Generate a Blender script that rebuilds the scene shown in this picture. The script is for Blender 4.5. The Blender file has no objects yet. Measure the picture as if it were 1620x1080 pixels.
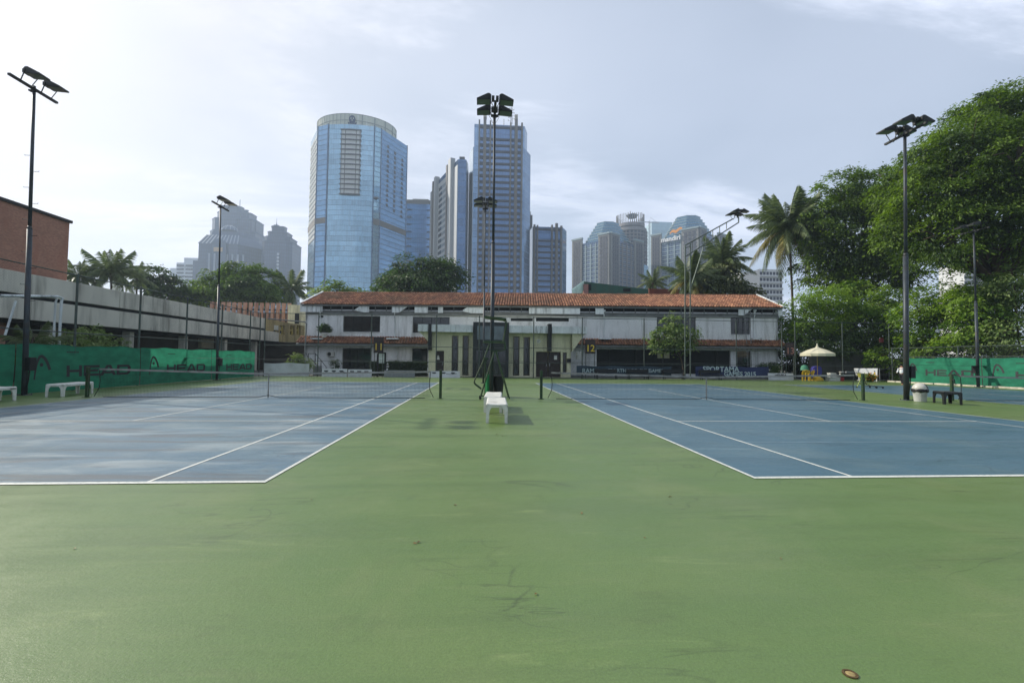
import bpy, math, random
import numpy as np
from mathutils import Vector, Matrix
random.seed(7)
RNG = np.random.default_rng(11)
R = math.radians
C = bpy.context.scene.collection
sc = bpy.context.scene
# ------------------------------------------------------------------ camera, world, sun, exposure
F_PX, PITCH, YAW, ROLL, CAM_H = 721.0, 0.03965, 0.06923, -0.01011, 1.518
def _rot():
    cy, sy = math.cos(YAW), math.sin(YAW); cp, sp = math.cos(PITCH), math.sin(PITCH); cr, sr = math.cos(ROLL), math.sin(ROLL)
    Rz = np.array([[cy, -sy, 0], [sy, cy, 0], [0, 0, 1]]); Rx = np.array([[1, 0, 0], [0, cp, sp], [0, -sp, cp]])
    Ry = np.array([[cr, 0, -sr], [0, 1, 0], [sr, 0, cr]])
    return Ry @ Rx @ Rz
CM = _rot()
cam_d = bpy.data.cameras.new('camera'); cam = bpy.data.objects.new('camera', cam_d); C.objects.link(cam)
cam_d.sensor_width = 36.0; cam_d.lens = F_PX / 1620 * 36; cam_d.clip_start = 0.05; cam_d.clip_end = 4000
rt, fw, up = CM[0], CM[1], CM[2]
cam.matrix_world = Matrix(((rt[0], up[0], -fw[0], 0), (rt[1], up[1], -fw[1], 0), (rt[2], up[2], -fw[2], CAM_H), (0, 0, 0, 1)))
sc.camera = cam
SUN = Vector((-0.906 * math.cos(R(33.5)), 0.423 * math.cos(R(33.5)), math.sin(R(33.5)))).normalized()
SUN_ELEV, SUN_AZ = R(33.5), math.atan2(-0.906, 0.423)
w = bpy.data.worlds.new('World'); sc.world = w; w.use_nodes = True
def _world():
    nt = w.node_tree; N = nt.nodes; L = nt.links; N.clear()
    out = N.new('ShaderNodeOutputWorld'); bg = N.new('ShaderNodeBackground'); sky = N.new('ShaderNodeTexSky')
    sky.sky_type = 'NISHITA'; sky.sun_disc = False; sky.sun_elevation = SUN_ELEV; sky.sun_rotation = SUN_AZ
    sky.altitude = 20; sky.air_density = 1.0; sky.dust_density = 1.6; sky.ozone_density = 1.6
    tc = N.new('ShaderNodeTexCoord'); sep = N.new('ShaderNodeSeparateXYZ'); L.new(tc.outputs['Generated'], sep.inputs[0])
    def m(op, a, b=None, c=None):
        n = N.new('ShaderNodeMath'); n.operation = op
        for i, v in enumerate((a, b, c)):
            if v is None: continue
            if isinstance(v, (int, float)): n.inputs[i].default_value = v
            else: L.new(v, n.inputs[i])
        return n.outputs[0]
    zz = m('ADD', m('MAXIMUM', sep.outputs[2], 0.0), 0.16)
    px, py = m('DIVIDE', sep.outputs[0], zz), m('DIVIDE', sep.outputs[1], zz)
    com = N.new('ShaderNodeCombineXYZ'); L.new(px, com.inputs[0]); L.new(py, com.inputs[1])
    mp = N.new('ShaderNodeMapping'); mp.inputs['Rotation'].default_value = (0, 0, R(-38)); mp.inputs['Location'].default_value = (0.6, 2.0, 0); mp.inputs['Scale'].default_value = (0.55, 1.5, 1); L.new(com.outputs[0], mp.inputs[0])
    n1 = N.new('ShaderNodeTexNoise'); n1.inputs['Scale'].default_value = 1.15; n1.inputs['Detail'].default_value = 10; n1.inputs['Roughness'].default_value = 0.62; n1.inputs['Distortion'].default_value = 0.5
    L.new(mp.outputs[0], n1.inputs['Vector'])
    mp2 = N.new('ShaderNodeMapping'); mp2.inputs['Location'].default_value = (3.1, 1.7, 0); L.new(com.outputs[0], mp2.inputs[0])
    n2 = N.new('ShaderNodeTexNoise'); n2.inputs['Scale'].default_value = 0.55; n2.inputs['Detail'].default_value = 4; L.new(mp2.outputs[0], n2.inputs['Vector'])
    r1 = N.new('ShaderNodeMapRange'); r1.interpolation_type = 'SMOOTHSTEP'; r1.inputs[1].default_value = 0.45; r1.inputs[2].default_value = 0.64; L.new(n1.outputs[0], r1.inputs[0])
    r2 = N.new('ShaderNodeMapRange'); r2.interpolation_type = 'SMOOTHSTEP'; r2.inputs[1].default_value = 0.30; r2.inputs[2].default_value = 0.72; L.new(n2.outputs[0], r2.inputs[0])
    cl = m('ADD', m('MULTIPLY', m('MULTIPLY', r1.outputs[0], r2.outputs[0]), 0.62), m('MULTIPLY', r2.outputs[0], 0.25))
    dt = N.new('ShaderNodeVectorMath'); dt.operation = 'DOT_PRODUCT'; L.new(tc.outputs['Generated'], dt.inputs[0]); dt.inputs[1].default_value = SUN
    dmax = m('MAXIMUM', dt.outputs['Value'], 0.0)
    glow = m('ADD', m('MULTIPLY', m('POWER', dmax, 2.6), 0.50), m('MULTIPLY', m('POWER', dmax, 14.0), 0.6))   # forward scatter of thin cloud round the sun
    low = m('DIVIDE', 0.30, m('ADD', m('MAXIMUM', sep.outputs[2], 0.0), 0.30))                                # longer path through the hazy air towards the horizon
    veil = m('ADD', m('MULTIPLY', m('POWER', low, 1.4), 0.62), m('ADD', 0.25, m('MULTIPLY', m('POWER', dmax, 2.0), 0.40)))       # thin veil, thicker near the horizon and round the sun
    fac = m('MINIMUM', m('ADD', m('MULTIPLY', cl, 0.85), veil), 0.96)
    bright = m('ADD', m('ADD', 8.8, m('MULTIPLY', cl, 3.0)), m('MULTIPLY', glow, 4.2))
    wh = m('MINIMUM', m('MULTIPLY', glow, 2.2), 1.0)
    cc = N.new('ShaderNodeCombineXYZ')
    L.new(m('MULTIPLY', bright, m('ADD', m('ADD', 0.82, m('MULTIPLY', cl, 0.10)), m('MULTIPLY', wh, 0.12))), cc.inputs[0]); L.new(m('MULTIPLY', bright, 0.945), cc.inputs[1]); L.new(m('MULTIPLY', bright, m('SUBTRACT', m('SUBTRACT', 1.15, m('MULTIPLY', cl, 0.06)), m('MULTIPLY', wh, 0.16))), cc.inputs[2])
    mix = N.new('ShaderNodeMix'); mix.data_type = 'RGBA'; L.new(fac, mix.inputs[0]); L.new(sky.outputs[0], mix.inputs[6]); L.new(cc.outputs[0], mix.inputs[7])
    L.new(mix.outputs[2], bg.inputs[0]); bg.inputs[1].default_value = 0.10
    L.new(bg.outputs[0], out.inputs[0])
_world()
sun_d = bpy.data.lights.new('sun', 'SUN'); sun_d.energy = 5.0; sun_d.angle = R(0.6); sun_d.color = (1.0, 0.93, 0.82)
sun = bpy.data.objects.new('sun', sun_d); C.objects.link(sun); sun.rotation_euler = SUN.to_track_quat('Z', 'Y').to_euler(); sun.location = (-60, 40, 60)
sc.view_settings.view_transform = 'Standard'; sc.view_settings.look = 'None'; sc.view_settings.gamma = 1.0
sc.view_settings.use_curve_mapping = False; sc.view_settings.exposure = 0.03
sc.cycles.use_denoising = True; sc.cycles.max_bounces = 6; sc.cycles.diffuse_bounces = 3; sc.cycles.glossy_bounces = 3
sc.cycles.transparent_max_bounces = 12; sc.cycles.caustics_reflective = False; sc.cycles.caustics_refractive = False; sc.cycles.sample_clamp_indirect = 6.0
HAZE_DENSITY = 0.00052

# ------------------------------------------------------------------ survey helpers: sight lines measured on the photograph -> places in the world
def ray(x, y):
    d = CM.T @ np.array([(x - 810) / F_PX, 1, -(y - 540) / F_PX]); return d
def at(x, y, Y):
    d = ray(x, y); t = Y / d[1]; return Vector(d * t) + Vector((0, 0, CAM_H))
def atx(x, y, X):
    d = ray(x, y); t = X / d[0]; return Vector(d * t) + Vector((0, 0, CAM_H))
def atz(x, y, Z=0.0):
    d = ray(x, y); t = (Z - CAM_H) / d[2]; return Vector(d * t) + Vector((0, 0, CAM_H))

# ------------------------------------------------------------------ materials
MATS = {}
def lin(r, g, b):
    f = lambda c: (c / 12.92 if c <= 0.04045 else ((c + 0.055) / 1.055) ** 2.4)
    return (f(r / 255), f(g / 255), f(b / 255))
class NT:
    def __init__(s, name):
        s.m = bpy.data.materials.new(name); s.m.use_nodes = True; s.t = s.m.node_tree; s.N = s.t.nodes; s.L = s.t.links
        s.b = s.N['Principled BSDF']; s.out = s.N['Material Output']
    def pos(s): return s.N.new('ShaderNodeNewGeometry').outputs['Position']
    def link(s, a, b): s.L.new(a, b)
    def noise(s, scale, detail=4, rough=0.55, vec=None, sc3=None, dist=0.0):
        v = vec if vec is not None else s.pos()
        if sc3: v = s.mapv(v, sc3)
        n = s.N.new('ShaderNodeTexNoise'); n.inputs['Scale'].default_value = scale; n.inputs['Detail'].default_value = detail
        n.inputs['Roughness'].default_value = rough; n.inputs['Distortion'].default_value = dist; s.L.new(v, n.inputs['Vector']); return n.outputs[0]
    def mapv(s, v, sc3, loc=(0, 0, 0)):
        m = s.N.new('ShaderNodeMapping'); m.inputs['Scale'].default_value = sc3; m.inputs['Location'].default_value = loc; s.L.new(v, m.inputs[0]); return m.outputs[0]
    def rng(s, v, a, b, c=0.0, d=1.0):
        r = s.N.new('ShaderNodeMapRange'); r.interpolation_type = 'SMOOTHSTEP'
        for i, x in zip((1, 2, 3, 4), (a, b, c, d)): r.inputs[i].default_value = x
        s.L.new(v, r.inputs[0]); return r.outputs[0]
    def mth(s, op, a, b=None):
        n = s.N.new('ShaderNodeMath'); n.operation = op
        for i, v in enumerate((a, b)):
            if v is None: continue
            if isinstance(v, (int, float)): n.inputs[i].default_value = v
            else: s.L.new(v, n.inputs[i])
        return n.outputs[0]
    def mix(s, f, a, b, bt='MIX'):
        m = s.N.new('ShaderNodeMix'); m.data_type = 'RGBA'; m.blend_type = bt
        for i, v in ((0, f), (6, a), (7, b)):
            if isinstance(v, (int, float)): m.inputs[i].default_value = v
            elif isinstance(v, tuple): m.inputs[i].default_value = (*v[:3], 1)
            else: s.L.new(v, m.inputs[i])
        return m.outputs[2]
    def bump(s, h, strength=0.3, dist=0.02):
        b = s.N.new('ShaderNodeBump'); b.inputs['Strength'].default_value = strength; b.inputs['Distance'].default_value = dist
        s.L.new(h, b.inputs['Height']); s.L.new(b.outputs[0], s.b.inputs['Normal'])
    def set(s, **k):
        for n, v in k.items():
            i = s.b.inputs[{'col': 'Base Color', 'rough': 'Roughness', 'metal': 'Metallic', 'spec': 'Specular IOR Level'}.get(n, n)]
            if isinstance(v, (int, float)): i.default_value = v
            elif isinstance(v, tuple): i.default_value = (*v[:3], 1)
            else: s.L.new(v, i)
    def attr(s, n):
        a = s.N.new('ShaderNodeAttribute'); a.attribute_name = n; return a.outputs['Fac']
def mat(name, col, rough=0.6, metal=0.0, var=0.12, scale=3.0, dirt=None, dirt_amt=0.35, streak=False, bump=0.0, tint=0.0, spec=0.4):
    """plain painted / cast surface: colour, two scales of unevenness, optional dirt and per-piece tint"""
    if name in MATS: return MATS[name]
    t = NT(name); c = lin(*col)
    n1 = t.noise(scale, 5, 0.6); n2 = t.noise(scale * 7, 3)
    k = t.mth('ADD', t.rng(n1, 0.25, 0.75, 1 - var, 1 + var * 0.7), t.mth('MULTIPLY', t.mth('SUBTRACT', n2, 0.5), var * 0.8))
    if tint: k = t.mth('ADD', k, t.mth('MULTIPLY', t.mth('SUBTRACT', t.attr('tint'), 0.5), tint))
    cb = t.N.new('ShaderNodeCombineXYZ')
    for i in range(3): t.L.new(t.mth('MULTIPLY', k, c[i]), cb.inputs[i])
    o = cb.outputs[0]
    if dirt:
        s3 = (3.0, 3.0, 0.35) if streak else (1, 1, 1)
        d = t.rng(t.noise(scale * 0.8, 6, 0.65, sc3=s3), 0.46, 0.74, 0, dirt_amt * 2)
        o = t.mix(d, o, lin(*dirt))
    t.set(col=o, rough=rough, metal=metal, spec=spec)
    if bump: t.bump(t.noise(scale * 9, 4), bump, 0.02)
    MATS[name] = t.m; return t.m

# ------------------------------------------------------------------ mesh builder and scene tree
WL = {}
class MB:
    """collects polygons (world or local coordinates) and links them as ONE mesh object"""
    def __init__(s, M=None): s.v = []; s.f = []; s.uv = {}; s.pid = []; s.p = 0; s.M = M; s.mi = []; s.cur = 0
    def piece(s): s.p += 1
    def poly(s, pts, uv=None):
        i = len(s.v)
        for q in pts:
            q = Vector(q); s.v.append(tuple(s.M @ q) if s.M is not None else tuple(q))
        s.f.append(tuple(range(i, i + len(pts)))); s.pid.append(s.p); s.mi.append(s.cur)
        if uv: s.uv[len(s.f) - 1] = uv
    def mesh(s, vs, fs):
        i = len(s.v)
        for q in vs:
            q = Vector(q); s.v.append(tuple(s.M @ q) if s.M is not None else tuple(q))
        for f in fs: s.f.append(tuple(i + k for k in f)); s.pid.append(s.p); s.mi.append(s.cur)
    def box(s, x0, y0, z0, x1, y1, z1):
        if x1 < x0: x0, x1 = x1, x0
        if y1 < y0: y0, y1 = y1, y0
        if z1 < z0: z0, z1 = z1, z0
        s.mesh([(x0, y0, z0), (x1, y0, z0), (x1, y1, z0), (x0, y1, z0), (x0, y0, z1), (x1, y0, z1), (x1, y1, z1), (x0, y1, z1)],
               [(0, 3, 2, 1), (4, 5, 6, 7), (0, 1, 5, 4), (1, 2, 6, 5), (2, 3, 7, 6), (3, 0, 4, 7)])
    def cbox(s, x0, y0, z0, x1, y1, z1, c=0.02):
        """box with chamfered upright edges and top"""
        pl = [(x0 + c, y0), (x1 - c, y0), (x1, y0 + c), (x1, y1 - c), (x1 - c, y1), (x0 + c, y1), (x0, y1 - c), (x0, y0 + c)]
        ins = lambda a: [((x - (x0 + x1) / 2) * a[0] + (x0 + x1) / 2, (y - (y0 + y1) / 2) * a[1] + (y0 + y1) / 2) for x, y in pl]
        sh = ins((1 - 2 * c / max(x1 - x0, 1e-6), 1 - 2 * c / max(y1 - y0, 1e-6)))
        rings = [[(x, y, z0) for x, y in pl], [(x, y, z1 - c) for x, y in pl], [(x, y, z1) for x, y in sh]]
        s.loft(rings, True, True)
    def loft(s, rings, cap0=True, cap1=True, closed=True):
        n = len(rings[0]); vs = [q for r in rings for q in r]; fs = []
        for k in range(len(rings) - 1):
            for i in range(n if closed else n - 1):
                j = (i + 1) % n; fs.append((k * n + i, k * n + j, (k + 1) * n + j, (k + 1) * n + i))
        if cap0: fs.append(tuple(reversed(range(n))))
        if cap1: fs.append(tuple((len(rings) - 1) * n + i for i in range(n)))
        s.mesh(vs, fs)
    def prism(s, pts, z0, z1, top=True, bottom=False, uv=True):
        d = 0.0; n = len(pts)
        for i in range(n):
            a, b = pts[i], pts[(i + 1) % n]; l = math.hypot(b[0] - a[0], b[1] - a[1])
            s.poly([(a[0], a[1], z0), (b[0], b[1], z0), (b[0], b[1], z1), (a[0], a[1], z1)], [(d, z0), (d + l, z0), (d + l, z1), (d, z1)]); d += math.ceil(l / 1.5) * 1.5
        if top: s.poly([(x, y, z1) for x, y in pts])
        if bottom: s.poly([(x, y, z0) for x, y in reversed(pts)])
    def tube(s, path, r, n=8, cap=True):
        P = [Vector(p) for p in path]; rs = r if isinstance(r, (list, tuple)) else [r] * len(P); rings = []
        t0 = (P[1] - P[0]).normalized(); a = t0.orthogonal().normalized()
        for i, p in enumerate(P):
            t = (P[min(i + 1, len(P) - 1)] - P[max(i - 1, 0)]).normalized()
            a = (a - t * a.dot(t)).normalized(); b = t.cross(a)
            rings.append([tuple(p + (a * math.cos(2 * math.pi * k / n) + b * math.sin(2 * math.pi * k / n)) * rs[i]) for k in range(n)])
        s.loft(rings, cap, cap)
    def bar(s, p0, p1, w, h=None, upv=(0, 0, 1)):
        """rectangular bar between two points"""
        h = h or w; P0, P1 = Vector(p0), Vector(p1); t = (P1 - P0).normalized(); u = Vector(upv)
        if abs(t.dot(u)) > 0.95: u = Vector((0, 1, 0))
        a = t.cross(u).normalized(); b = a.cross(t)
        q = lambda P: [tuple(P + a * x * w / 2 + b * y * h / 2) for x, y in ((-1, -1), (1, -1), (1, 1), (-1, 1))]
        s.loft([q(P0), q(P1)])
    def lathe(s, prof, c=(0, 0, 0), n=20, cap0=False, cap1=False, sx=1, sy=1):
        rings = [[(c[0] + r * math.cos(2 * math.pi * k / n) * sx, c[1] + r * math.sin(2 * math.pi * k / n) * sy, c[2] + z) for k in range(n)] for r, z in prof]
        s.loft(rings, cap0, cap1)
    def build(s, name, m, parent=None, smooth=False, tint=False, kind=None, bevel=0.0, label=None, local=False):
        me = bpy.data.meshes.new(name); o = bpy.data.objects.new(name, me); C.objects.link(o)
        V = np.array(s.v, dtype=np.float64).reshape(-1, 3)
        if parent is not None: off = np.array(WL.get(parent.name, (0, 0, 0)))
        elif local: off = np.zeros(3)
        else: off = np.array([(V[:, 0].min() + V[:, 0].max()) / 2, (V[:, 1].min() + V[:, 1].max()) / 2, V[:, 2].min()])
        me.from_pydata((V - off).tolist(), [], s.f)
        if s.uv:
            L = me.uv_layers.new(name='UVMap')
            for fi, uv in s.uv.items():
                ls = me.polygons[fi].loop_start
                for k, q in enumerate(uv): L.data[ls + k].uv = q
        if tint:
            rr = RNG.random(s.p + 1); a = me.attributes.new('tint', 'FLOAT', 'FACE'); a.data.foreach_set('value', rr[np.array(s.pid)].astype(np.float32))
        for x in (m if isinstance(m, (list, tuple)) else [m]): me.materials.append(x)
        if isinstance(m, (list, tuple)): me.polygons.foreach_set('material_index', s.mi)
        if smooth: me.polygons.foreach_set('use_smooth', [True] * len(me.polygons))
        if parent is not None: o.parent = parent
        else: o.location = tuple(off)
        WL[o.name] = tuple(off)
        if bevel:
            b = o.modifiers.new('bevel', 'BEVEL'); b.width = bevel; b.segments = 2; b.limit_method = 'ANGLE'
        if kind: o['kind'] = kind
        if label: o['label'] = label
        return o
def thing(name, label, cat, loc=(0, 0, 0), rz=0.0, group=None, world=True):
    """Empty at a thing's base. world=True: its parts are given in world coordinates; False: in its own frame"""
    o = bpy.data.objects.new(name, None); C.objects.link(o); o.empty_display_size = 0.2
    o.location = loc; o.rotation_euler = (0, 0, rz); o['label'] = label; o['category'] = cat
    if group: o['group'] = group
    WL[o.name] = tuple(loc) if world else (0, 0, 0)
    return o
def tag(o, label, cat, group=None):
    o['label'] = label; o['category'] = cat
    if group: o['group'] = group
    return o
KIDS = {}
def copy_tree(o, parent=None):
    c = o.copy(); C.objects.link(c)
    if parent is not None: c.parent = parent
    for ch in list(o.children): copy_tree(ch, c)
    return c
def place(o, loc, rz=0.0, label=None):
    o.location = loc; o.rotation_euler = (0, 0, rz)
    if label: o['label'] = label
    return o
def text_mesh(mb, s, size, M, bold=0.0, spacing=1.0, sx=1.0, align='CENTER', depth=0.004):
    """lettering with Blender's own font, laid into mb through matrix M (text in its XY plane)"""
    cu = bpy.data.curves.new('t', 'FONT'); cu.body = s; cu.size = size; cu.offset = bold; cu.extrude = depth; cu.align_x = align; cu.align_y = 'CENTER'; cu.space_character = spacing; cu.resolution_u = 3
    o = bpy.data.objects.new('t', cu); C.objects.link(o); bpy.context.view_layer.update()
    me = o.evaluated_get(bpy.context.evaluated_depsgraph_get()).to_mesh()
    vs = [M @ Vector((v.co.x * sx, v.co.y, v.co.z)) for v in me.vertices]; fs = [tuple(p.vertices) for p in me.polygons]
    mb.mesh(vs, fs); o.evaluated_get(bpy.context.evaluated_depsgraph_get()).to_mesh_clear()
    bpy.data.objects.remove(o); bpy.data.curves.remove(cu)
def frameM(o, x, z):
    """matrix with text x axis, text up axis and origin"""
    x = Vector(x).normalized(); z = Vector(z).normalized(); n = x.cross(z)
    return Matrix(((x[0], z[0], n[0], o[0]), (x[1], z[1], n[1], o[1]), (x[2], z[2], n[2], o[2]), (0, 0, 0, 1)))
# ================================================================== SETTING: ground, courts
def court_mat(name, base, worn, dark, dust, wear=1.0, wet=0.0):
    """acrylic court paint: sun-faded patches, mop streaks and drag marks across the courts, grit, stains, hair cracks"""
    t = NT(name); P = t.pos()
    streak = t.noise(1.0, 8, 0.66, sc3=(0.20, 1.7, 1), dist=0.5); fine = t.noise(1.0, 7, 0.72, sc3=(1.1, 8.0, 1), dist=0.3)
    blot = t.noise(0.30, 7, 0.62, dist=0.4); blot2 = t.noise(1.15, 6, 0.68, dist=0.6); grit = t.noise(70.0, 3, 0.75); grit2 = t.noise(17.0, 4, 0.75)
    c = t.mix(t.rng(blot, 0.40, 0.62, 0, 0.75 * wear), lin(*base), lin(*worn))
    c = t.mix(t.rng(t.noise(0.62, 6, 0.6, dist=0.5), 0.50, 0.66, 0, 0.55 * wear), c, lin(*dust))
    c = t.mix(t.rng(streak, 0.46, 0.66, 0, 0.45 * wear), c, lin(*dark)); c = t.mix(t.rng(fine, 0.52, 0.70, 0, 0.40 * wear), c, lin(*dust))
    c = t.mix(t.mth('MULTIPLY', t.rng(blot2, 0.54, 0.70), t.rng(fine, 0.42, 0.62, 0, 0.42)), c, lin(*[x * .86 for x in dark]))
    for sc, th in (((0.11, 2.6, 1), 0.018), ((0.5, 1.3, 1), 0.010), ((0.28, 0.35, 1), 0.006)):                 # thin drag marks: contour lines of a stretched noise
        d = t.mth('ABSOLUTE', t.mth('SUBTRACT', t.noise(1.0, 3, 0.5, sc3=sc, dist=1.2), 0.5)); k = t.mth('MULTIPLY', t.rng(d, 0.0, th, 1, 0), t.rng(t.noise(0.5, 4, 0.6), 0.50, 0.62, 0, 0.50))
        c = t.mix(k, c, lin(*[x * .72 for x in dark]))
    lt = t.mth('MULTIPLY', t.rng(t.noise(1.0, 6, 0.7, sc3=(0.6, 3.4, 1), dist=0.8), 0.58, 0.72, 0, 0.5), t.rng(blot, 0.42, 0.55)); c = t.mix(lt, c, lin(*[min(255, x * 1.18) for x in dust]))
    if wet: c = t.mix(t.rng(t.noise(1.0, 7, 0.66, sc3=(0.26, 2.2, 1), dist=0.7), 0.50, 0.64, 0, wet), c, lin(86, 92, 94)); c = t.mix(t.rng(t.noise(1.0, 6, 0.6, sc3=(0.35, 1.2, 1), dist=0.5), 0.50, 0.68, 0, wet * .8), c, lin(148, 160, 162))
    v = t.N.new('ShaderNodeTexVoronoi'); v.inputs['Scale'].default_value = 1.3; t.L.new(P, v.inputs['Vector'])
    spot = t.mth('MULTIPLY', t.rng(v.outputs['Distance'], 0.0, 0.045, 1, 0), t.rng(t.noise(0.9, 3), 0.50, 0.56)); c = t.mix(t.mth('MULTIPLY', spot, 0.85), c, lin(46, 46, 38))
    v2 = t.N.new('ShaderNodeTexVoronoi'); v2.inputs['Scale'].default_value = 0.45; t.L.new(t.mapv(P, (1, 1.4, 1), (3.3, 1.2, 0)), v2.inputs['Vector'])
    c = t.mix(t.mth('MULTIPLY', t.rng(v2.outputs['Distance'], 0.01, 0.16, 1, 0), t.rng(t.noise(7.0, 5, 0.7), 0.48, 0.64, 0, 0.38)), c, lin(104, 96, 70))   # brown stains where the paint wore through
    ck = t.N.new('ShaderNodeTexVoronoi'); ck.feature = 'DISTANCE_TO_EDGE'; ck.inputs['Scale'].default_value = 0.16
    wob = t.N.new('ShaderNodeVectorMath'); wob.operation = 'ADD'; nz = t.N.new('ShaderNodeTexNoise'); nz.inputs['Scale'].default_value = 0.8; nz.inputs['Detail'].default_value = 6
    t.L.new(P, nz.inputs['Vector']); t.L.new(t.mapv(P, (0.5, 1.6, 1)), wob.inputs[0]); t.L.new(nz.outputs['Color'], wob.inputs[1]); t.L.new(wob.outputs[0], ck.inputs['Vector'])
    c = t.mix(t.mth('MULTIPLY', t.rng(ck.outputs['Distance'], 0.0, 0.0022, 1, 0), t.rng(t.noise(0.55, 3), 0.52, 0.62, 0, 0.30)), c, lin(52, 58, 44))
    g = t.mth('ADD', t.rng(grit, 0.30, 0.70, 0.86, 1.12), t.mth('MULTIPLY', t.mth('SUBTRACT', grit2, 0.5), 0.22)); gc = t.N.new('ShaderNodeCombineXYZ')
    for q in range(3): t.L.new(g, gc.inputs[q])
    c = t.mix(1.0, c, gc.outputs[0], 'MULTIPLY')
    rough = t.mth('ADD', t.rng(streak, 0.3, 0.7, 0.46, 0.36), t.mth('MULTIPLY', t.mth('SUBTRACT', blot2, 0.5), 0.30))
    t.set(col=c, rough=rough, spec=0.6); t.bump(t.mth('ADD', t.mth('ADD', grit, t.mth('MULTIPLY', grit2, 1.5)), t.mth('MULTIPLY', blot2, 0.8)), 0.30, 0.006)
    return t.m
M_green = court_mat('green_court_paint', (90, 115, 60), (102, 121, 68), (80, 100, 54), (112, 126, 78), .75)
M_blue = court_mat('blue_court_paint', (66, 100, 116), (80, 108, 120), (60, 90, 104), (94, 116, 122), .8)
M_blue_worn = court_mat('worn_blue_court_paint', (80, 110, 128), (96, 120, 130), (72, 96, 108), (122, 136, 138), 1.0, .85)
def line_mat():
    t = NT('court_line_paint'); n = t.noise(2.2, 6, 0.7); n2 = t.noise(22, 4, 0.7)
    c = t.mix(t.rng(n, 0.45, 0.75, 0, 0.45), lin(208, 210, 202), lin(160, 170, 164)); c = t.mix(t.rng(n2, 0.50, 0.66, 0, 0.6), c, lin(128, 146, 142))
    t.set(col=c, rough=0.55); return t.m
M_line = line_mat()
M_linefaint = mat('faded_line_paint', (128, 152, 166), 0.6, var=0.2, scale=2)
M_earth = mat('bare_earth', (88, 84, 70), 0.95, var=0.3, scale=0.3, dirt=(70, 80, 48), dirt_amt=0.5)
b = MB(); b.poly([(-900, -700, -0.02), (900, -700, -0.02), (900, 900, -0.02), (-900, 900, -0.02)]); g = b.build('ground', M_earth); g['kind'] = 'structure'
b = MB(); b.poly([(-17.7, -14, 0), (34.3, -14, 0), (34.3, 37.9, 0), (-17.7, 37.9, 0)]); g = b.build('court_apron_ground', M_green); g['kind'] = 'structure'
Y0, Y1, YN = 5.757, 29.53, 17.64
def court(x0, label, faded=None, m=None):
    x1 = x0 + 10.97; b = MB(); b.poly([(x0, Y0, .004), (x1, Y0, .004), (x1, Y1, .004), (x0, Y1, .004)])
    c = b.build('tennis_court_floor', m or M_blue); c['kind'] = 'structure'; c['label'] = label
    def ln(name, xa, ya, xb, yb, m=None):
        q = MB(); q.poly([(xa, ya, .008), (xb, ya, .008), (xb, yb, .008), (xa, yb, .008)]); q.build(name, m or M_line, c)
    for y in (Y0, Y1 - .09): ln('baseline', x0, y, x1, y + .09)
    for x in (x0, x1 - .05): ln('sideline', x, Y0 + .09, x + .05, Y1 - .09)
    for x in (x0 + 1.37, x1 - 1.42): ln('singles_line', x, Y0 + .09, x + .05, Y1 - .09)
    for y in (YN - 6.40, YN + 6.35): ln('service_line', x0 + 1.42, y, x1 - 1.42, y + .05)
    m = (x0 + x1) / 2
    ln('centre_service_line', m - .025, YN - 6.35, m + .025, YN + 6.35)
    for y in (Y0 + .09, Y1 - .19): ln('centre_mark', m - .025, y, m + .025, y + .10)
    if faded: ln('faded_line', x0 + 1.42, faded, x1 - 2.2, faded + .03, M_linefaint)
    return c
court(-13.54, 'blue tennis court on the left with grey water stains', None, M_blue_worn)
court(3.58, 'blue tennis court on the right with an old faded line', 8.3)
court(20.43, 'blue tennis court furthest right beside the green screen')

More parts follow.
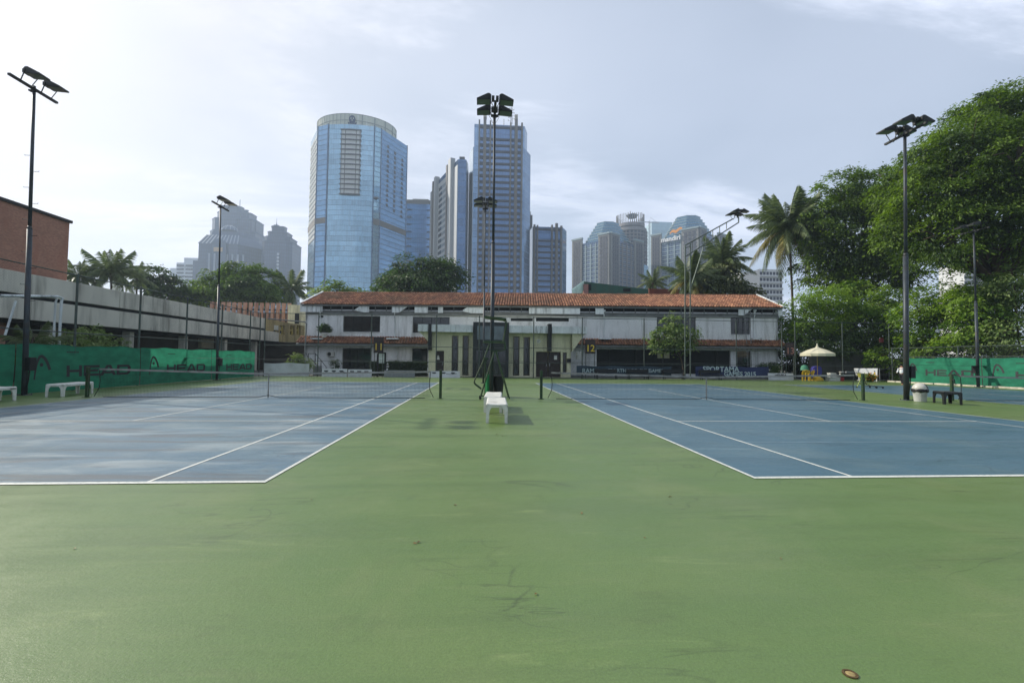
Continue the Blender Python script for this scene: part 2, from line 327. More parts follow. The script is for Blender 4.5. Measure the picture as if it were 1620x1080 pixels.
# ================================================================== NETS
M_post = mat('green_painted_steel', (42, 68, 40), 0.45, 0.2, var=0.3, scale=6, dirt=(72, 60, 44), dirt_amt=0.3)
M_band = mat('net_headband', (148, 146, 140), 0.8, var=0.2, scale=4, dirt=(92, 90, 84), dirt_amt=0.4)
M_cord = mat('black_net_cord', (24, 26, 26), 0.7)
M_wire = mat('dark_chainlink_wire', (40, 50, 44), 0.6, 0.3)
M_dark = mat('dark_steel', (30, 32, 34), 0.5, 0.3, var=0.3)
def tennis_net(xa, xb, label, lp=1.06):
    root = thing('tennis_net', label, 'tennis net', ((xa + xb) / 2, YN, 0), group='tennis nets across the courts')
    def ztop(x):
        s = (x - xa) / (xb - xa); m = abs(2 * s - 1); return 0.92 + 0.14 * m
    for x, sg in ((xa, -1), (xb, 1)):
        p = MB(); p.cbox(x - .05, YN - .05, 0.012, x + .05, YN + .05, lp + .04, .012)
        p.box(x - .11, YN - .09, 0, x + .11, YN + .09, .012); q = p.build('post', M_post, root)
        p = MB(); p.tube([(x, YN - .05, .86), (x, YN - .11, .86)], .03, 8); p.bar((x, YN - .11, .86), (x + .02, YN - .11, .70), .016, .016); p.tube([(x + .02, YN - .11, .70), (x + .02, YN - .17, .70)], .012, 6); p.build('crank', M_dark, q)
    na, nb = xa + .38, xb - .38
    p = MB(); n = 26; pts = [na + (nb - na) * i / n for i in range(n + 1)]
    rings = [[(x, YN - .012, ztop(x)), (x, YN - .012, ztop(x) - .065), (x, YN + .012, ztop(x) - .065), (x, YN + .012, ztop(x))] for x in pts]
    p.loft(rings); p.build('headband', M_band, root)
    p = MB()
    for s in (0, 1): p = MB(); p.tube([((xa, xb)[s], YN, lp), ((na, nb)[s], YN, ztop((na, nb)[s]) - .02)], .006, 5); p.build('net_cable', M_dark, root)
    p = MB(); st = .05; k = int((nb - na) / st); t = .0022
    for i in range(k + 1):
        x = na + i * st; p.poly([(x - t, YN, .03), (x + t, YN, .03), (x + t, YN, ztop(x) - .06), (x - t, YN, ztop(x) - .06)])
    for j in range(18):
        rr = [(x, .03 + (ztop(x) - .09) * j / 18) for x in pts]
        for (xq, zq), (xr, zr) in zip(rr, rr[1:]): p.poly([(xq, YN + .001, zq - t), (xr, YN + .001, zr - t), (xr, YN + .001, zr + t), (xq, YN + .001, zq + t)])
    p.build('net_mesh', M_cord, root, kind='stuff')
    for x, d in ((na, 1), (nb, -1)):
        p = MB(); p.tube([(x, YN, ztop(x) - .03), (x + .05 * d, YN, .6), (x + .03 * d, YN, .35), (x - .12 * d, YN - .02, .04)], .013, 5); p.build('side_cord', M_cord, root)
    m = (xa + xb) / 2
    p = MB(); p.box(m - .025, YN - .02, .01, m + .025, YN - .014, ztop(m) + .004); p.build('centre_strap', M_band, root)
    p = MB()
    for d in (-1, 1): p.tube([(m, YN - .02, .10), (m + .16 * d, YN - .02, .07), (m + .4 * d, YN - .02, .02), (m + 2.2 * d, YN - .02, .025), (na + .2 if d < 0 else nb - .2, YN - .02, .02)], .012, 5)
    p.build('bottom_cord', M_cord, root)
    return root
tennis_net(-14.22, -1.50, 'tennis net strung across the grey stained court on the left')
tennis_net(2.38, 15.62, 'tennis net across the middle right court, one post by the umpire chair')
tennis_net(19.52, 32.2, 'tennis net on the furthest right court behind the black bench')

# ================================================================== FENCES (posts, rails, woven wire)
M_fpost = mat('fence_post_paint', (70, 82, 76), 0.55, 0.2, var=0.3, scale=4, dirt=(82, 66, 50), dirt_amt=0.25)
M_kerb = mat('pale_kerb', (196, 190, 172), 0.85, var=0.2, scale=3, dirt=(120, 116, 104), dirt_amt=0.4)
def chainlink(p, A, B, z0, z1, st=.11, r=.0030):
    A, B = Vector(A), Vector(B); L = (B - A).length; d = (B - A) / L; n = Vector((-d.y, d.x, 0)); H = z1 - z0; s = -H
    while s < L:
        for sg in (1, -1):
            a0, a1 = s, s + H
            lo, hi = max(a0, 0), min(a1, L)
            if hi - lo < .05: continue
            za, zb = (z0 + lo - a0, z0 + hi - a0) if sg > 0 else (z1 - (lo - a0), z1 - (hi - a0))
            P0 = A + d * lo; P1 = A + d * hi; off = n * (.002 * sg); w = Vector((0, 0, r)); 
            p.poly([(P0.x + off.x, P0.y + off.y, za - r), (P1.x + off.x, P1.y + off.y, zb - r), (P1.x + off.x, P1.y + off.y, zb + r), (P0.x + off.x, P0.y + off.y, za + r)])
        s += st
def fence(label, A, B, posts, top, mid, low=None, mesh=True, st=.11, wr=.0030):
    A, B = Vector((*A, 0)), Vector((*B, 0)); d = (B - A).normalized(); root = thing('chainlink_fence', label, 'fence', tuple(A), group='tall wire fences round the courts')
    for s in posts:
        q = A + d * s; p = MB(); p.tube([(q.x, q.y, 0), (q.x, q.y, top + .03)], .045, 8); p.lathe([(.052, 0), (.052, .02), (.01, .045)], (q.x, q.y, top + .03), 8); p.build('post', M_fpost, root)
    n = Vector((-d.y, d.x, 0)) * 0.0
    for z, r in ((top, .026), (mid, .024)) + (((low, .02),) if low else ()):
        p = MB(); a, c = A + d * posts[0], A + d * posts[-1]
        k = 14; p.tube([(a.x + (c.x - a.x) * i / k, a.y + (c.y - a.y) * i / k, z + .012 * math.sin(i * 1.9)) for i in range(k + 1)], r, 6); p.build('rail', M_fpost, root)
    if mesh:
        p = MB(); chainlink(p, A + d * posts[0], A + d * posts[-1], .04, top, st, wr); p.build('chainlink_mesh', M_wire, root, kind='stuff')
    return root
BY = 37.5
bx = lambda px: at(px, 560, BY).x
# back fence in front of the clubhouse, in two runs either side of the gate
XG0, XG1 = bx(1237), bx(1258)
xl = -17.45
pb = [bx(p) for p in (418, 503, 587, 690, 758, 844, 921, 1019, 1092, 1165, 1237)]
fence('tall wire fence along the back of the courts before the clubhouse', (pb[0], BY), (pb[-1], BY), [x - pb[0] for x in pb], 5.02, 2.48, 1.25)
pr = [bx(p) for p in (1258, 1333, 1407)]
fence('wire fence behind the cream parasol on the right', (pr[0], BY), (pr[-1] + .0, BY), [x - pr[0] for x in pr], 5.02, 2.48, 1.25)
pl = [-8.6, -4.9, -1.2, 2.5, 6.2, 9.9, 13.5, 17.2, 20.9, 24.6, 28.35, 32.05, 35.85, 37.42]
fence('tall wire fence running down the left side past the concrete building', (xl, pl[0]), (xl, pl[-1]), [y - pl[0] for y in pl], 4.98, 2.48, wr=.0020)
XR = 33.75
fence('low wire fence behind the green screen on the right', (XR, 10), (XR, 35.2), [0, 4, 8, 12, 16, 20, 24, 25.2], 2.75, 2.05)
p = MB()
for i in range(12):
    y0 = 12 + i * 1.95; p.cbox(XR - .42 + .02 * (i % 3), y0, 0, XR - .24 + .02 * (i % 3), y0 + 1.85, .10 + .015 * (i % 2), .015)
    o = p.build('kerb_stone', M_kerb); p = MB(); tag(o, 'pale concrete kerb stones at the foot of the right green screen', 'kerb stone', 'kerb stones under the right screen')
# right back corner link and a short dark return
fence('short wire fence at the far right corner behind the white board', (pr[-1], BY), (34.6, BY + 0.0), [0.0, max(0.4, 35.9 - pr[-1])], 4.95, 2.48, mesh=False) if False else None

# ================================================================== WINDSCREENS with lettering
def screen_mat(name, col, trans):
    t = NT(name); n = t.noise(1.6, 6, 0.6, sc3=(1, 1, 2)); wv = t.noise(60, 2)
    c = t.mix(t.rng(n, 0.3, 0.75), lin(*[x * 0.88 for x in col]), lin(*[min(255, x * 1.08) for x in col]))
    t.set(col=c, rough=0.8, spec=0.2)
    tr = t.N.new('ShaderNodeBsdfTranslucent'); t.L.new(c, tr.inputs[0]); ms = t.N.new('ShaderNodeMixShader'); ms.inputs[0].default_value = trans
    t.L.new(t.b.outputs[0], ms.inputs[1]); t.L.new(tr.outputs[0], ms.inputs[2]); t.L.new(ms.outputs[0], t.out.inputs[0]); t.bump(wv, 0.15, 0.004); return t.m
M_screen = screen_mat('green_windscreen_fabric', (52, 140, 108), 0.42)
M_letter = mat('dark_print', (44, 46, 48), 0.7, var=0.25, scale=4)
def disp(y, z): return .035 * math.sin(y * 1.05 + z * .9) + .018 * math.sin(y * 3.1 + 1.3 * z) + .03 * (z < .45) * (0.45 - z) * 2 * math.sin(y * 2.3)
LET = {'H': [[(0, 0), (.30, 0), (.30, 1), (0, 1)], [(1.25, 0), (1.55, 0), (1.55, 1), (1.25, 1)], [(.30, .40), (1.25, .40), (1.25, .62), (.30, .62)]],
       'E': [[(0, 0), (.30, 0), (.30, 1), (0, 1)], [(.30, 0), (1.50, 0), (1.50, .22), (.30, .22)], [(.30, .40), (1.38, .40), (1.38, .60), (.30, .60)], [(.30, .78), (1.50, .78), (1.50, 1), (.30, 1)]],
       'A': [[(0, 0), (.36, 0), (.86, .80), (.66, 1)], [(1.44, 0), (1.80, 0), (1.14, 1), (.94, .80)], [(.66, 1), (.86, .80), (.94, .80), (1.14, 1)], [(.42, .18), (1.38, .18), (1.26, .38), (.54, .38)]],
       'D': [[(0, 0), (.30, 0), (.30, 1), (0, 1)], [(.30, .78), (1.15, .78), (1.30, 1), (.30, 1)], [(.30, 0), (1.30, 0), (1.15, .22), (.30, .22)], [(1.15, .78), (1.22, .70), (1.55, .78), (1.30, 1)], [(1.15, .22), (1.30, 0), (1.55, .22), (1.22, .30)], [(1.22, .30), (1.55, .22), (1.55, .78), (1.22, .70)]]}
def windscreen(x, ya, yb, h, face, label, logo=None, letters=None, small=None, group=None, zb=.03):
    """fabric in the plane X = x between ya and yb; face = +1 looks towards +X"""
    root = thing('windscreen', label, 'windscreen', (x, (ya + yb) / 2, 0), group=group)
    p = MB(); n, m = max(8, int(abs(yb - ya) / .25)), 9
    top = lambda y: h + .025 * math.sin(y * 1.7) + .02 * math.sin(y * 4.1)
    P = lambda i, j: (x + face * disp(ya + (yb - ya) * i / n, j / m * h), ya + (yb - ya) * i / n, zb + (top(ya + (yb - ya) * i / n) - zb) * j / m)
    for i in range(n):
        for j in range(m): p.poly([P(i, j), P(i + 1, j), P(i + 1, j + 1), P(i, j + 1)])
    p.build('fabric', M_screen, root, smooth=True)
    p = MB(); rr = [(x + face * (disp(ya + (yb - ya) * i / n, h) + .006), ya + (yb - ya) * i / n, top(ya + (yb - ya) * i / n) - .01) for i in range(n + 1)]
    p.tube(rr, .012, 5); p.build('hem_cord', mat('hem_cord', (30, 96, 72), 0.8), root)
    S = 1 if face > 0 else -1     # reading direction along Y
    def quad(p, q4, o, sc_, sx=1.0):
        k = 4
        for a in range(k):
            for b_ in range(3):
                pts = []
                for u, v in ((a / k, b_ / 3), ((a + 1) / k, b_ / 3), ((a + 1) / k, (b_ + 1) / 3), (a / k, (b_ + 1) / 3)):
                    q = [(q4[0][c] * (1 - u) + q4[1][c] * u) * (1 - v) + (q4[3][c] * (1 - u) + q4[2][c] * u) * v for c in (0, 1)]
                    yy, zz = o[0] + S * q[0] * sc_ * sx, o[1] + q[1] * sc_; pts.append((x + face * (disp(yy, zz) + .012), yy, zz))
                p.poly(pts)
    if letters:
        y0, y1, z0, z1 = letters; hh = z1 - z0; tot = 1.55 + .18 + 1.5 + .05 + 1.8 + .05 + 1.55; sx = abs(y1 - y0) / (tot * hh); cx = 0
        for ch, wd, gp in (('H', 1.55, .18), ('E', 1.5, .05), ('A', 1.8, .05), ('D', 1.55, 0)):
            p = MB()
            for q4 in LET[ch]: quad(p, [(a + cx, b_) for a, b_ in q4], (y0, z0), hh, sx)
            p.build('letter', M_letter, root); cx += wd + gp
    if logo:
        y0, z0, sc_ = logo; p = MB(); k = 16; pr_ = None
        for i in range(k + 1):
            s = i / k; a = s * 2.05 - 1                       # inverted parabola, longer and thinner on its left leg
            if a < 0: cx_, cz, wd = .42 * a * (1 - .18 * a * a), 1 - 1.15 * a * a, .085 + .06 * (1 - abs(a)) 
            else: cx_, cz, wd = .46 * a, 1 - .62 * a * a, .145
            tx, tz = (.42, -2.3 * a) if a < 0 else (.46, -1.24 * a); l = math.hypot(tx, tz); nx, nz = -tz / l, tx / l
            cur = ((cx_ - nx * wd / 2, cz - nz * wd / 2), (cx_ + nx * wd / 2, cz + nz * wd / 2))
            if pr_: quad(p, [pr_[0], cur[0], cur[1], pr_[1]], (y0, z0), sc_)
            pr_ = cur
        for i in range(10):
            a0, a1 = 2 * math.pi * i / 10, 2 * math.pi * (i + 1) / 10
            q0, q1 = (.03 + .10 * math.cos(a0), .58 + .10 * math.sin(a0)), (.03 + .10 * math.cos(a1), .58 + .10 * math.sin(a1)); quad(p, [(.03, .58), q0, q1, (.03, .58)], (y0, z0), sc_)
        p.build('emblem', M_letter, root, kind='stuff')
    if small:
        p = MB(); q = .0
        for wd in (.07, .05, .09, .06, .10, .05, .08): quad(p, [(q, 0), (q + wd, 0), (q + wd, .05), (q, .05)], small, 1.0); q += wd + .02
        p.build('small_print', M_letter, root, kind='stuff')
    return root
GS = 'green windscreens along the court sides'
SX = -17.36
windscreen(SX, 8.0, 18.25, 1.93, 1, 'plain dark green windscreen at the left edge beside the lamp post', group=GS)
windscreen(SX, 18.3, 24.55, 1.93, 1, 'shaded green windscreen with dark lettering behind the white bench', (19.32, .66, .80), (20.45, 23.95, .60, 1.08), (20.45, 1.62), GS)
windscreen(SX, 24.6, 30.75, 1.95, 1, 'green windscreen with a sunlit upper strip, middle of the left row', (25.55, .66, .80), (26.62, 30.1, .60, 1.06), (26.7, 1.62), GS)
windscreen(SX, 30.8, 36.4, 1.95, 1, 'green windscreen at the far end of the left row by the corner', (31.65, .66, .80), (32.55, 36.0, .58, 1.02), (32.6, 1.6), GS)
windscreen(33.6, 34.05, 28.4, 1.95, -1, 'sunlit green windscreen with dark lettering behind the dustbin', (33.35, .72, .78), (32.25, 28.91, .64, 1.09), (32.2, 1.6), GS, .10)
windscreen(33.6, 28.35, 22.3, 1.93, -1, 'sunlit green windscreen at the right edge behind the lamp post', (27.5, .72, .78), (26.44, 23.0, .64, 1.09), (26.4, 1.58), GS, .10)

# ================================================================== LAMP POSTS
M_pole = mat('lamp_pole_paint', (58, 66, 72), 0.5, 0.3, var=0.25, scale=3, dirt=(84, 62, 46), dirt_amt=0.25)
M_lamp = mat('floodlight_housing', (34, 37, 36), 0.5, 0.2, var=0.3)
def glass_lens():
    t = NT('floodlight_glass'); t.set(col=lin(120, 128, 116), rough=0.15, spec=0.6); return t.m
M_lens = glass_lens()
def add_floodlight(root, x, y, z, d, tilt=0.10):
    """one wide-hooded floodlight; d = +1 / -1 throws light towards +X / -X"""
    wy = .215; T = lambda a, h: (x + d * (a * .88 * math.cos(tilt)), z + (h - a * math.sin(tilt) * .6) * .88)
    prof = [(0, .0), (0, .20), (.07, .27), (.16, .28), (.66, .06), (.66, 0)]
    b = MB(); L = [[(T(a, h)[0], y - wy, T(a, h)[1]) for a, h in prof], [(T(a, h)[0], y + wy, T(a, h)[1]) for a, h in prof]]
    b.loft(L); f = b.build('floodlight', M_lamp, root)
    b = MB(); q = [T(.06, -.006), T(.63, -.006)]
    b.loft([[(q[0][0], y - wy + .03, q[0][1]), (q[1][0], y - wy + .03, q[1][1]), (q[1][0], y - wy + .03, q[1][1] - .008), (q[0][0], y - wy + .03, q[0][1] - .008)],
            [(q[0][0], y + wy - .03, q[0][1]), (q[1][0], y + wy - .03, q[1][1]), (q[1][0], y + wy - .03, q[1][1] - .008), (q[0][0], y + wy - .03, q[0][1] - .008)]]); b.build('glass', M_lens, f)
    b = MB(); b.box(x - d * .02, y - .12, z + .06, x - d * .13, y + .12, z + .20)
    for s in (-1, 1): b.bar((x + d * .12, y + s * .26, z + .1), (x - d * .10, y + s * .20, z - .34), .035, .012)
    b.build('bracket', M_lamp, f)
def lamp_post(label, x, y, top, sides, base_r=.085, rungs=True, box=1, lean=(0, 0), group='floodlight posts beside the courts'):
    root = thing('lamp_post', label, 'lamp post', (x, y, 0), group=group); tx, ty = x + lean[0], y + lean[1]; zs = top * .53
    px = lambda z: (x + lean[0] * z / top, y + lean[1] * z / top, z)
    b = MB(); b.tube([px(0), px(zs)], [base_r, base_r * .92], 12); b.tube([px(zs), px(zs + .12)], [base_r * .92, base_r * .66], 12); b.tube([px(zs + .12), px(top)], [base_r * .64, base_r * .55], 12); b.build('pole', M_pole, root, smooth=True)
    b = MB(); b.cbox(x - .17, y - .17, 0, x + .17, y + .17, .025, .02)
    for sx in (-1, 1):
        for sy in (-1, 1): b.tube([(x + .13 * sx, y + .13 * sy, .025), (x + .13 * sx, y + .13 * sy, .06)], .014, 6)
    b.build('base_plate', M_pole, root)
    if rungs:
        for k in range(10):
            z = top * .30 + k * .62
            if z > top - .6: break
            q = px(z); s = -1 if k % 2 else 1; b = MB(); b.tube([q, (q[0] + s * .26, q[1], q[2] + .0), (q[0] + s * .27, q[1], q[2] + .03)], .009, 5); b.build('step_peg', M_dark, root)
    q = px(top)
    b = MB(); b.box(q[0] - .05, q[1] - .95, top - .16, q[0] + .05, q[1] + .95, top - .08); b.box(q[0] - .16, q[1] - .06, top - .22, q[0] + .16, q[1] + .06, top - .16); b.build('crossarm', M_lamp, root)
    for d in sides:
        for s in (-1, 1): add_floodlight(root, q[0] + d * .16, q[1] + s * .40, top + .16, d)
    if box:
        b = MB(); q = px(1.15); b.cbox(q[0] + box * base_r, q[1] - .13, .92, q[0] + box * (base_r + .20), q[1] + .13, 1.42, .015); b.tube([(q[0] + box * (base_r + .08), q[1], .92), (q[0] + box * (base_r + .05), q[1], .55), (q[0] + box * base_r, q[1], .3)], .02, 6); b.build('switch_box', M_dark, root)
    return root
lamp_post('lamp post with step pegs at the left edge by the dark screen', -17.05, 18.4, 11.85, (1,), .088, lean=(-.22, 0))
lamp_post('slim lamp post further back on the left before the far screen', -17.0, 30.85, 11.5, (1,), .08, lean=(-.15, 0), rungs=False)
lamp_post('tall central lamp post with four floodlights behind the umpire chair', .47, 18.45, 11.75, (1, -1), .085, rungs=False, box=0)
lamp_post('further central lamp post seen just left of the tall one', .21, 29.0, 11.35, (1, -1), .06, rungs=False, box=0)
lamp_post('lamp post on the right standing beside the white dustbin', 17.62, 17.76, 11.35, (1, -1), .10, rungs=False, lean=(.22, 0), box=1)
lamp_post('lamp post at the right edge in front of the green screen', 33.1, 28.2, 10.6, (-1,), .09, rungs=False, box=-1)
def truss_lamp():
    A0, A1 = at(1083.5, 600, 37.2), at(1092, 600, 37.2); root = thing('ladder_mast', 'grey ladder shaped mast with a slanting arm holding floodlights', 'lamp mast', (A0.x, 37.2, 0))
    Z = lambda px, py: at(px, py, 37.2)
    M = mat('galvanised_steel', (96, 106, 98), 0.45, 0.5, var=0.2)
    T0, T1, E0, E1 = Z(1084, 388), Z(1092, 385), Z(1160, 346), Z(1168.5, 352); F0, F1 = Z(1084, 406), Z(1168.5, 343.5)
    for a, b_ in (((A0.x, 37.2, 0), T0), ((A1.x, 37.2, 0), T1)):
        b = MB(); b.tube([a, b_], .055, 8); b.build('upright', M, root)
    zz = [1.2 + i * 1.0 for i in range(11)]
    for z in zz:
        if z > T1.z - .3: break
        f = z / T0.z; xa, xb = A0.x + (T0.x - A0.x) * f, A1.x + (T1.x - A1.x) * z / T1.z
        if int(round(z)) % 2 == 1: b = MB(); b.tube([(xa, 37.2, z - .12), (xb, 37.2, z + .12)], .035, 6); b.build('rung', M, root)
    for a, c in ((T0, E0 + (F1 - E0) * .0), (F0, E1)):
        b = MB(); b.tube([a, c], .05, 8); b.build('arm_chord', M, root)
    b = MB(); b.tube([F1, E1], .05, 8); b.build('arm_end', M, root)
    for k in range(1, 7):
        f = k / 7; a, c = T0.lerp(E0, f), F0.lerp(E1, f * .93); b = MB(); b.tube([a, (a.x, a.y, c.z + .02 if c.z < a.z else a.z - .3)], .03, 6); b.build('arm_strut', M, root)
    b = MB(); b.tube([Z(1092, 458), Z(1114, 388)], .04, 6); b.build('brace', M, root)
    cx, cz = Z(1166, 340).x, Z(1166, 340).z
    b = MB(); b.bar((cx - .5, 36.5, cz), (cx + .5, 37.9, cz), .10, .10); b.build('crossarm', M_lamp, root)
    for d in (-1, 1):
        for s in (-1, 1): add_floodlight(root, cx + d * .14, 37.2 + s * .42, cz + .12, d)
truss_lamp()

# ================================================================== BENCHES
M_white = mat('white_moulded_plastic', (214, 214, 206), 0.42, var=0.07, scale=5, dirt=(150, 148, 136), dirt_amt=0.35)
M_black = mat('black_moulded_plastic', (32, 33, 34), 0.35, var=0.2, scale=5)
def bench(label, m, L=1.85, W=.52, H=.47, group=None):
    root = thing('court_bench', label, 'bench', (0, 0, 0), world=False, group=group)
    b = MB(); t = .05; n = 6; prof = []        # seat: arched slab with rolled long edges, lofted along Y
    def ring(y, sag):
        o = [(-W / 2, H - .11), (-W / 2, H - .035), (-W / 2 + .03, H - .005), (-W / 2 + .08, H - sag), (0, H - sag - .008), (W / 2 - .08, H - sag), (W / 2 - .03, H - .005), (W / 2, H - .035), (W / 2, H - .11), (W / 2 - .03, H - .11), (W / 2 - .035, H - .05), (0, H - .05), (-W / 2 + .035, H - .05), (-W / 2 + .03, H - .11)]
        return [(x, y, z) for x, z in o]
    ys = [-L / 2 + .0, -L / 2 + .03, -L / 2 + .12, 0, L / 2 - .12, L / 2 - .03, L / 2]; rs = [ring(y, s) for y, s in zip(ys, (.03, .008, .0, .006, .0, .008, .03))]
    b.loft(rs); b.build('seat', m, root, smooth=False, bevel=.006)
    for sy in (-1, 1):
        y = sy * (L / 2 - .02); q = MB()
        q.loft([[(x, y, z) for x, z in ((-W / 2 + .06, H - .05), (W / 2 - .06, H - .05), (W / 2 - .09, H - .10), (-W / 2 + .09, H - .10))], [(x, y - sy * .035, z) for x, z in ((-W / 2 + .06, H - .05), (W / 2 - .06, H - .05), (W / 2 - .09, H - .10), (-W / 2 + .09, H - .10))]]); q.build('end_apron', m, root)
        for sx in (-1, 1):
            q = MB(); x0 = sx * W / 2; ye = sy * L / 2
            rings = []
            for z, wx, wy in ((0, .065, .10), (.02, .07, .105), (.25, .078, .125), (H - .16, .095, .155), (H - .11, .13, .21), (H - .045, .16, .27)):
                rings.append([(x0, ye, z), (x0, ye - sy * wy, z), (x0 - sx * .03, ye - sy * wy, z), (x0 - sx * .03, ye - sy * .035, z), (x0 - sx * wx, ye - sy * .035, z), (x0 - sx * wx, ye, z)])
            q.loft(rings); q.build('leg', m, root)
    return root
GB = 'moulded benches round the courts'
bench_w = bench('white moulded bench in the centre, the nearer of the two in line', M_white, group=GB); place(bench_w, (.44, 11.85, 0), -.03)
place(copy_tree(bench_w), (.42, 13.98, 0), -.05, 'white moulded bench in the centre, the one behind nearest the umpire chair')
place(copy_tree(bench_w), (-15.55, 18.55, 0), .22, 'white moulded bench in front of the green screen, left of the net post')
place(copy_tree(bench_w), (-15.55, 15.35, 0), .04, 'white moulded bench cut off by the left edge of the photo')
bk = bench('small black moulded bench on the green strip beside the white dustbin', M_black, L=.80, W=.55, H=.48, group=GB); place(bk, (17.78, 16.25, 0), -.42)

# ================================================================== UMPIRE CHAIR
def umpire_chair():
    Yc, hw = 17.7, .30; root = thing('umpire_chair', 'tall green tubular umpire chair standing between the two nets', 'umpire chair', (.55, Yc, 0)); m = M_post
    for s in (-1, 1):
        y = Yc + s * hw
        for a, c in (((.55, y, 1.86), (.02, y + s * .08, .03)), ((.60, y, 1.86), (1.13, y + s * .08, .03))):
            b = MB(); b.tube([a, ((a[0] + c[0]) / 2, y + s * .04, (a[2] + c[2]) / 2), c], .024, 8); b.build('leg', m, root)
        b = MB(); b.tube([(.36, y, 2.16), (.12, y, 1.45), (-.20, y, .72), (-.22, y, .62), (-.17, y, .55), (.06, y, .38)], .022, 8); b.build('ladder_rail', m, root)
        b = MB(); b.tube([(.93, y, 2.16), (.97, y, 2.06), (.95, y, 1.92), (.85, y, 1.86), (.42, y, 1.85)], .020, 8); b.build('seat_bracket', m, root)
        b = MB(); b.tube([(.88, y, 2.2), (.94, y, 2.55), (1.0, y, 2.92), (.97, y, 3.02), (.85, y, 3.07), (.15, y, 3.15)], .022, 8); b.build('back_post', m, root)
    b = MB(); b.cbox(.10, Yc - hw, 2.16, .97, Yc + hw, 2.22, .015); b.build('seat', m, root)
    b = MB(); b.bar((.16, Yc, 3.16), (.92, Yc, 3.085), .06, .05, (0, 1, 0))
    b.loft([[(.14, Yc - hw - .05, 3.12), (.14, Yc + hw + .05, 3.12), (.14, Yc + hw + .05, 3.18), (.14, Yc - hw - .05, 3.18)], [(.98, Yc - hw - .05, 3.03), (.98, Yc + hw + .05, 3.03), (.98, Yc + hw + .05, 3.10), (.98, Yc - hw - .05, 3.10)]]); b.build('canopy', m, root)
    for t in (.18, .38, .58, .78):
        x, z = .36 - .5 * t, 2.05 - 1.45 * t; b = MB(); b.tube([(x, Yc - hw, z), (x, Yc + hw, z)], .016, 6); b.build('step', m, root)
    for x in (.03, 1.12):
        b = MB(); b.tube([(x, Yc - hw - .08, .10), (x, Yc + hw + .08, .10)], .02, 8); b.build('foot_bar', m, root)
    for s in (-1, 1):
        b = MB(); b.tube([(.02, Yc + s * .38 - .025, .05), (.02, Yc + s * .38 + .025, .05)], .05, 12); b.build('wheel', M_dark, root)
    b = MB(); b.tube([(.02, Yc - .38, .14), (.30, Yc - .38, .13)], .018, 6); b.build('handle', M_dark, root)
umpire_chair()
b = MB(); b.lathe([(.09, 0), (.10, .02), (.10, .82), (.085, .86), (.085, .90), (0, .90)], (.33, 18.6, 0), 16, True); tag(b.build('water_flask', mat('bright_green_plastic', (36, 132, 74), 0.4), smooth=False), 'tall green cylinder standing by the foot of the central lamp post', 'canister')
b = MB(); b.lathe([(.17, 0), (.19, .03), (.26, .80), (.28, .82), (.28, .86), (.23, .87), (.20, .55), (.17, .12)], (.74, 18.75, 0), 18, True, True); tag(b.build('waste_bin', mat('black_bin_plastic', (20, 21, 21), 0.5)), 'black waste bin standing behind the central lamp post', 'waste bin')
b = MB(); b.tube([(.22, 18.9, 0), (.22, 18.9, 1.55)], .03, 8); b.box(.1, 18.86, 1.50, .34, 18.94, 1.58); tag(b.build('hose_stand', M_post), 'thin green post with a short bar beside the central lamp post', 'post')

# ================================================================== DUSTBIN
def dustbin():
    c = (17.60, 17.15, 0); root = thing('dustbin', 'white round dustbin with domed lid and black bag beside lamp post', 'dustbin', c)
    S_ = Matrix.Translation((17.60, 17.15, 0)) @ Matrix.Scale(.9, 4) @ Matrix.Translation((-17.60, -17.15, 0))
    b = MB(S_); b.lathe([(.20, 0), (.215, .015), (.265, .50), (.285, .50), (.285, .53)], c, 28, True, True); b.build('body', mat('grey_white_bin_plastic', (178, 180, 176), .45, var=.08, scale=4, dirt=(130, 128, 120), dirt_amt=.3), root, smooth=False)
    b = MB(S_); n = 28; rings = []
    for k, (r, z) in enumerate(((.292, .43), (.305, .47), (.31, .53), (.30, .565), (.275, .57))):
        rings.append([(c[0] + (r + .012 * math.sin(5 * a * 2 * math.pi / n + k)) * math.cos(2 * math.pi * a / n), c[1] + (r + .012 * math.sin(7 * a * 2 * math.pi / n)) * math.sin(2 * math.pi * a / n), z + .018 * math.sin(a * 1.3 + k)) for a in range(n)])
    b.loft(rings, False, False); b.build('bag_rim', M_black, root, smooth=True)
    b = MB(S_); b.lathe([(.278, .56), (.28, .585), (.262, .66), (.222, .73), (.15, .79), (.06, .82), (0, .825)], c, 28); b.build('lid', mat('pale_lid_plastic', (186, 184, 174), 0.35), root, smooth=True)
    b = MB(S_); pr_ = [(.283, .60), (.268, .665), (.228, .735), (.155, .795)]
    rings = [[(c[0] + (r + .004) * math.cos(a), c[1] + (r + .004) * math.sin(a), z) for a in [R(-78 + 9 * i) for i in range(9)]] for r, z in pr_]
    b.loft(rings, False, False, closed=False); b.build('flap', M_black, root, smooth=True)
dustbin()
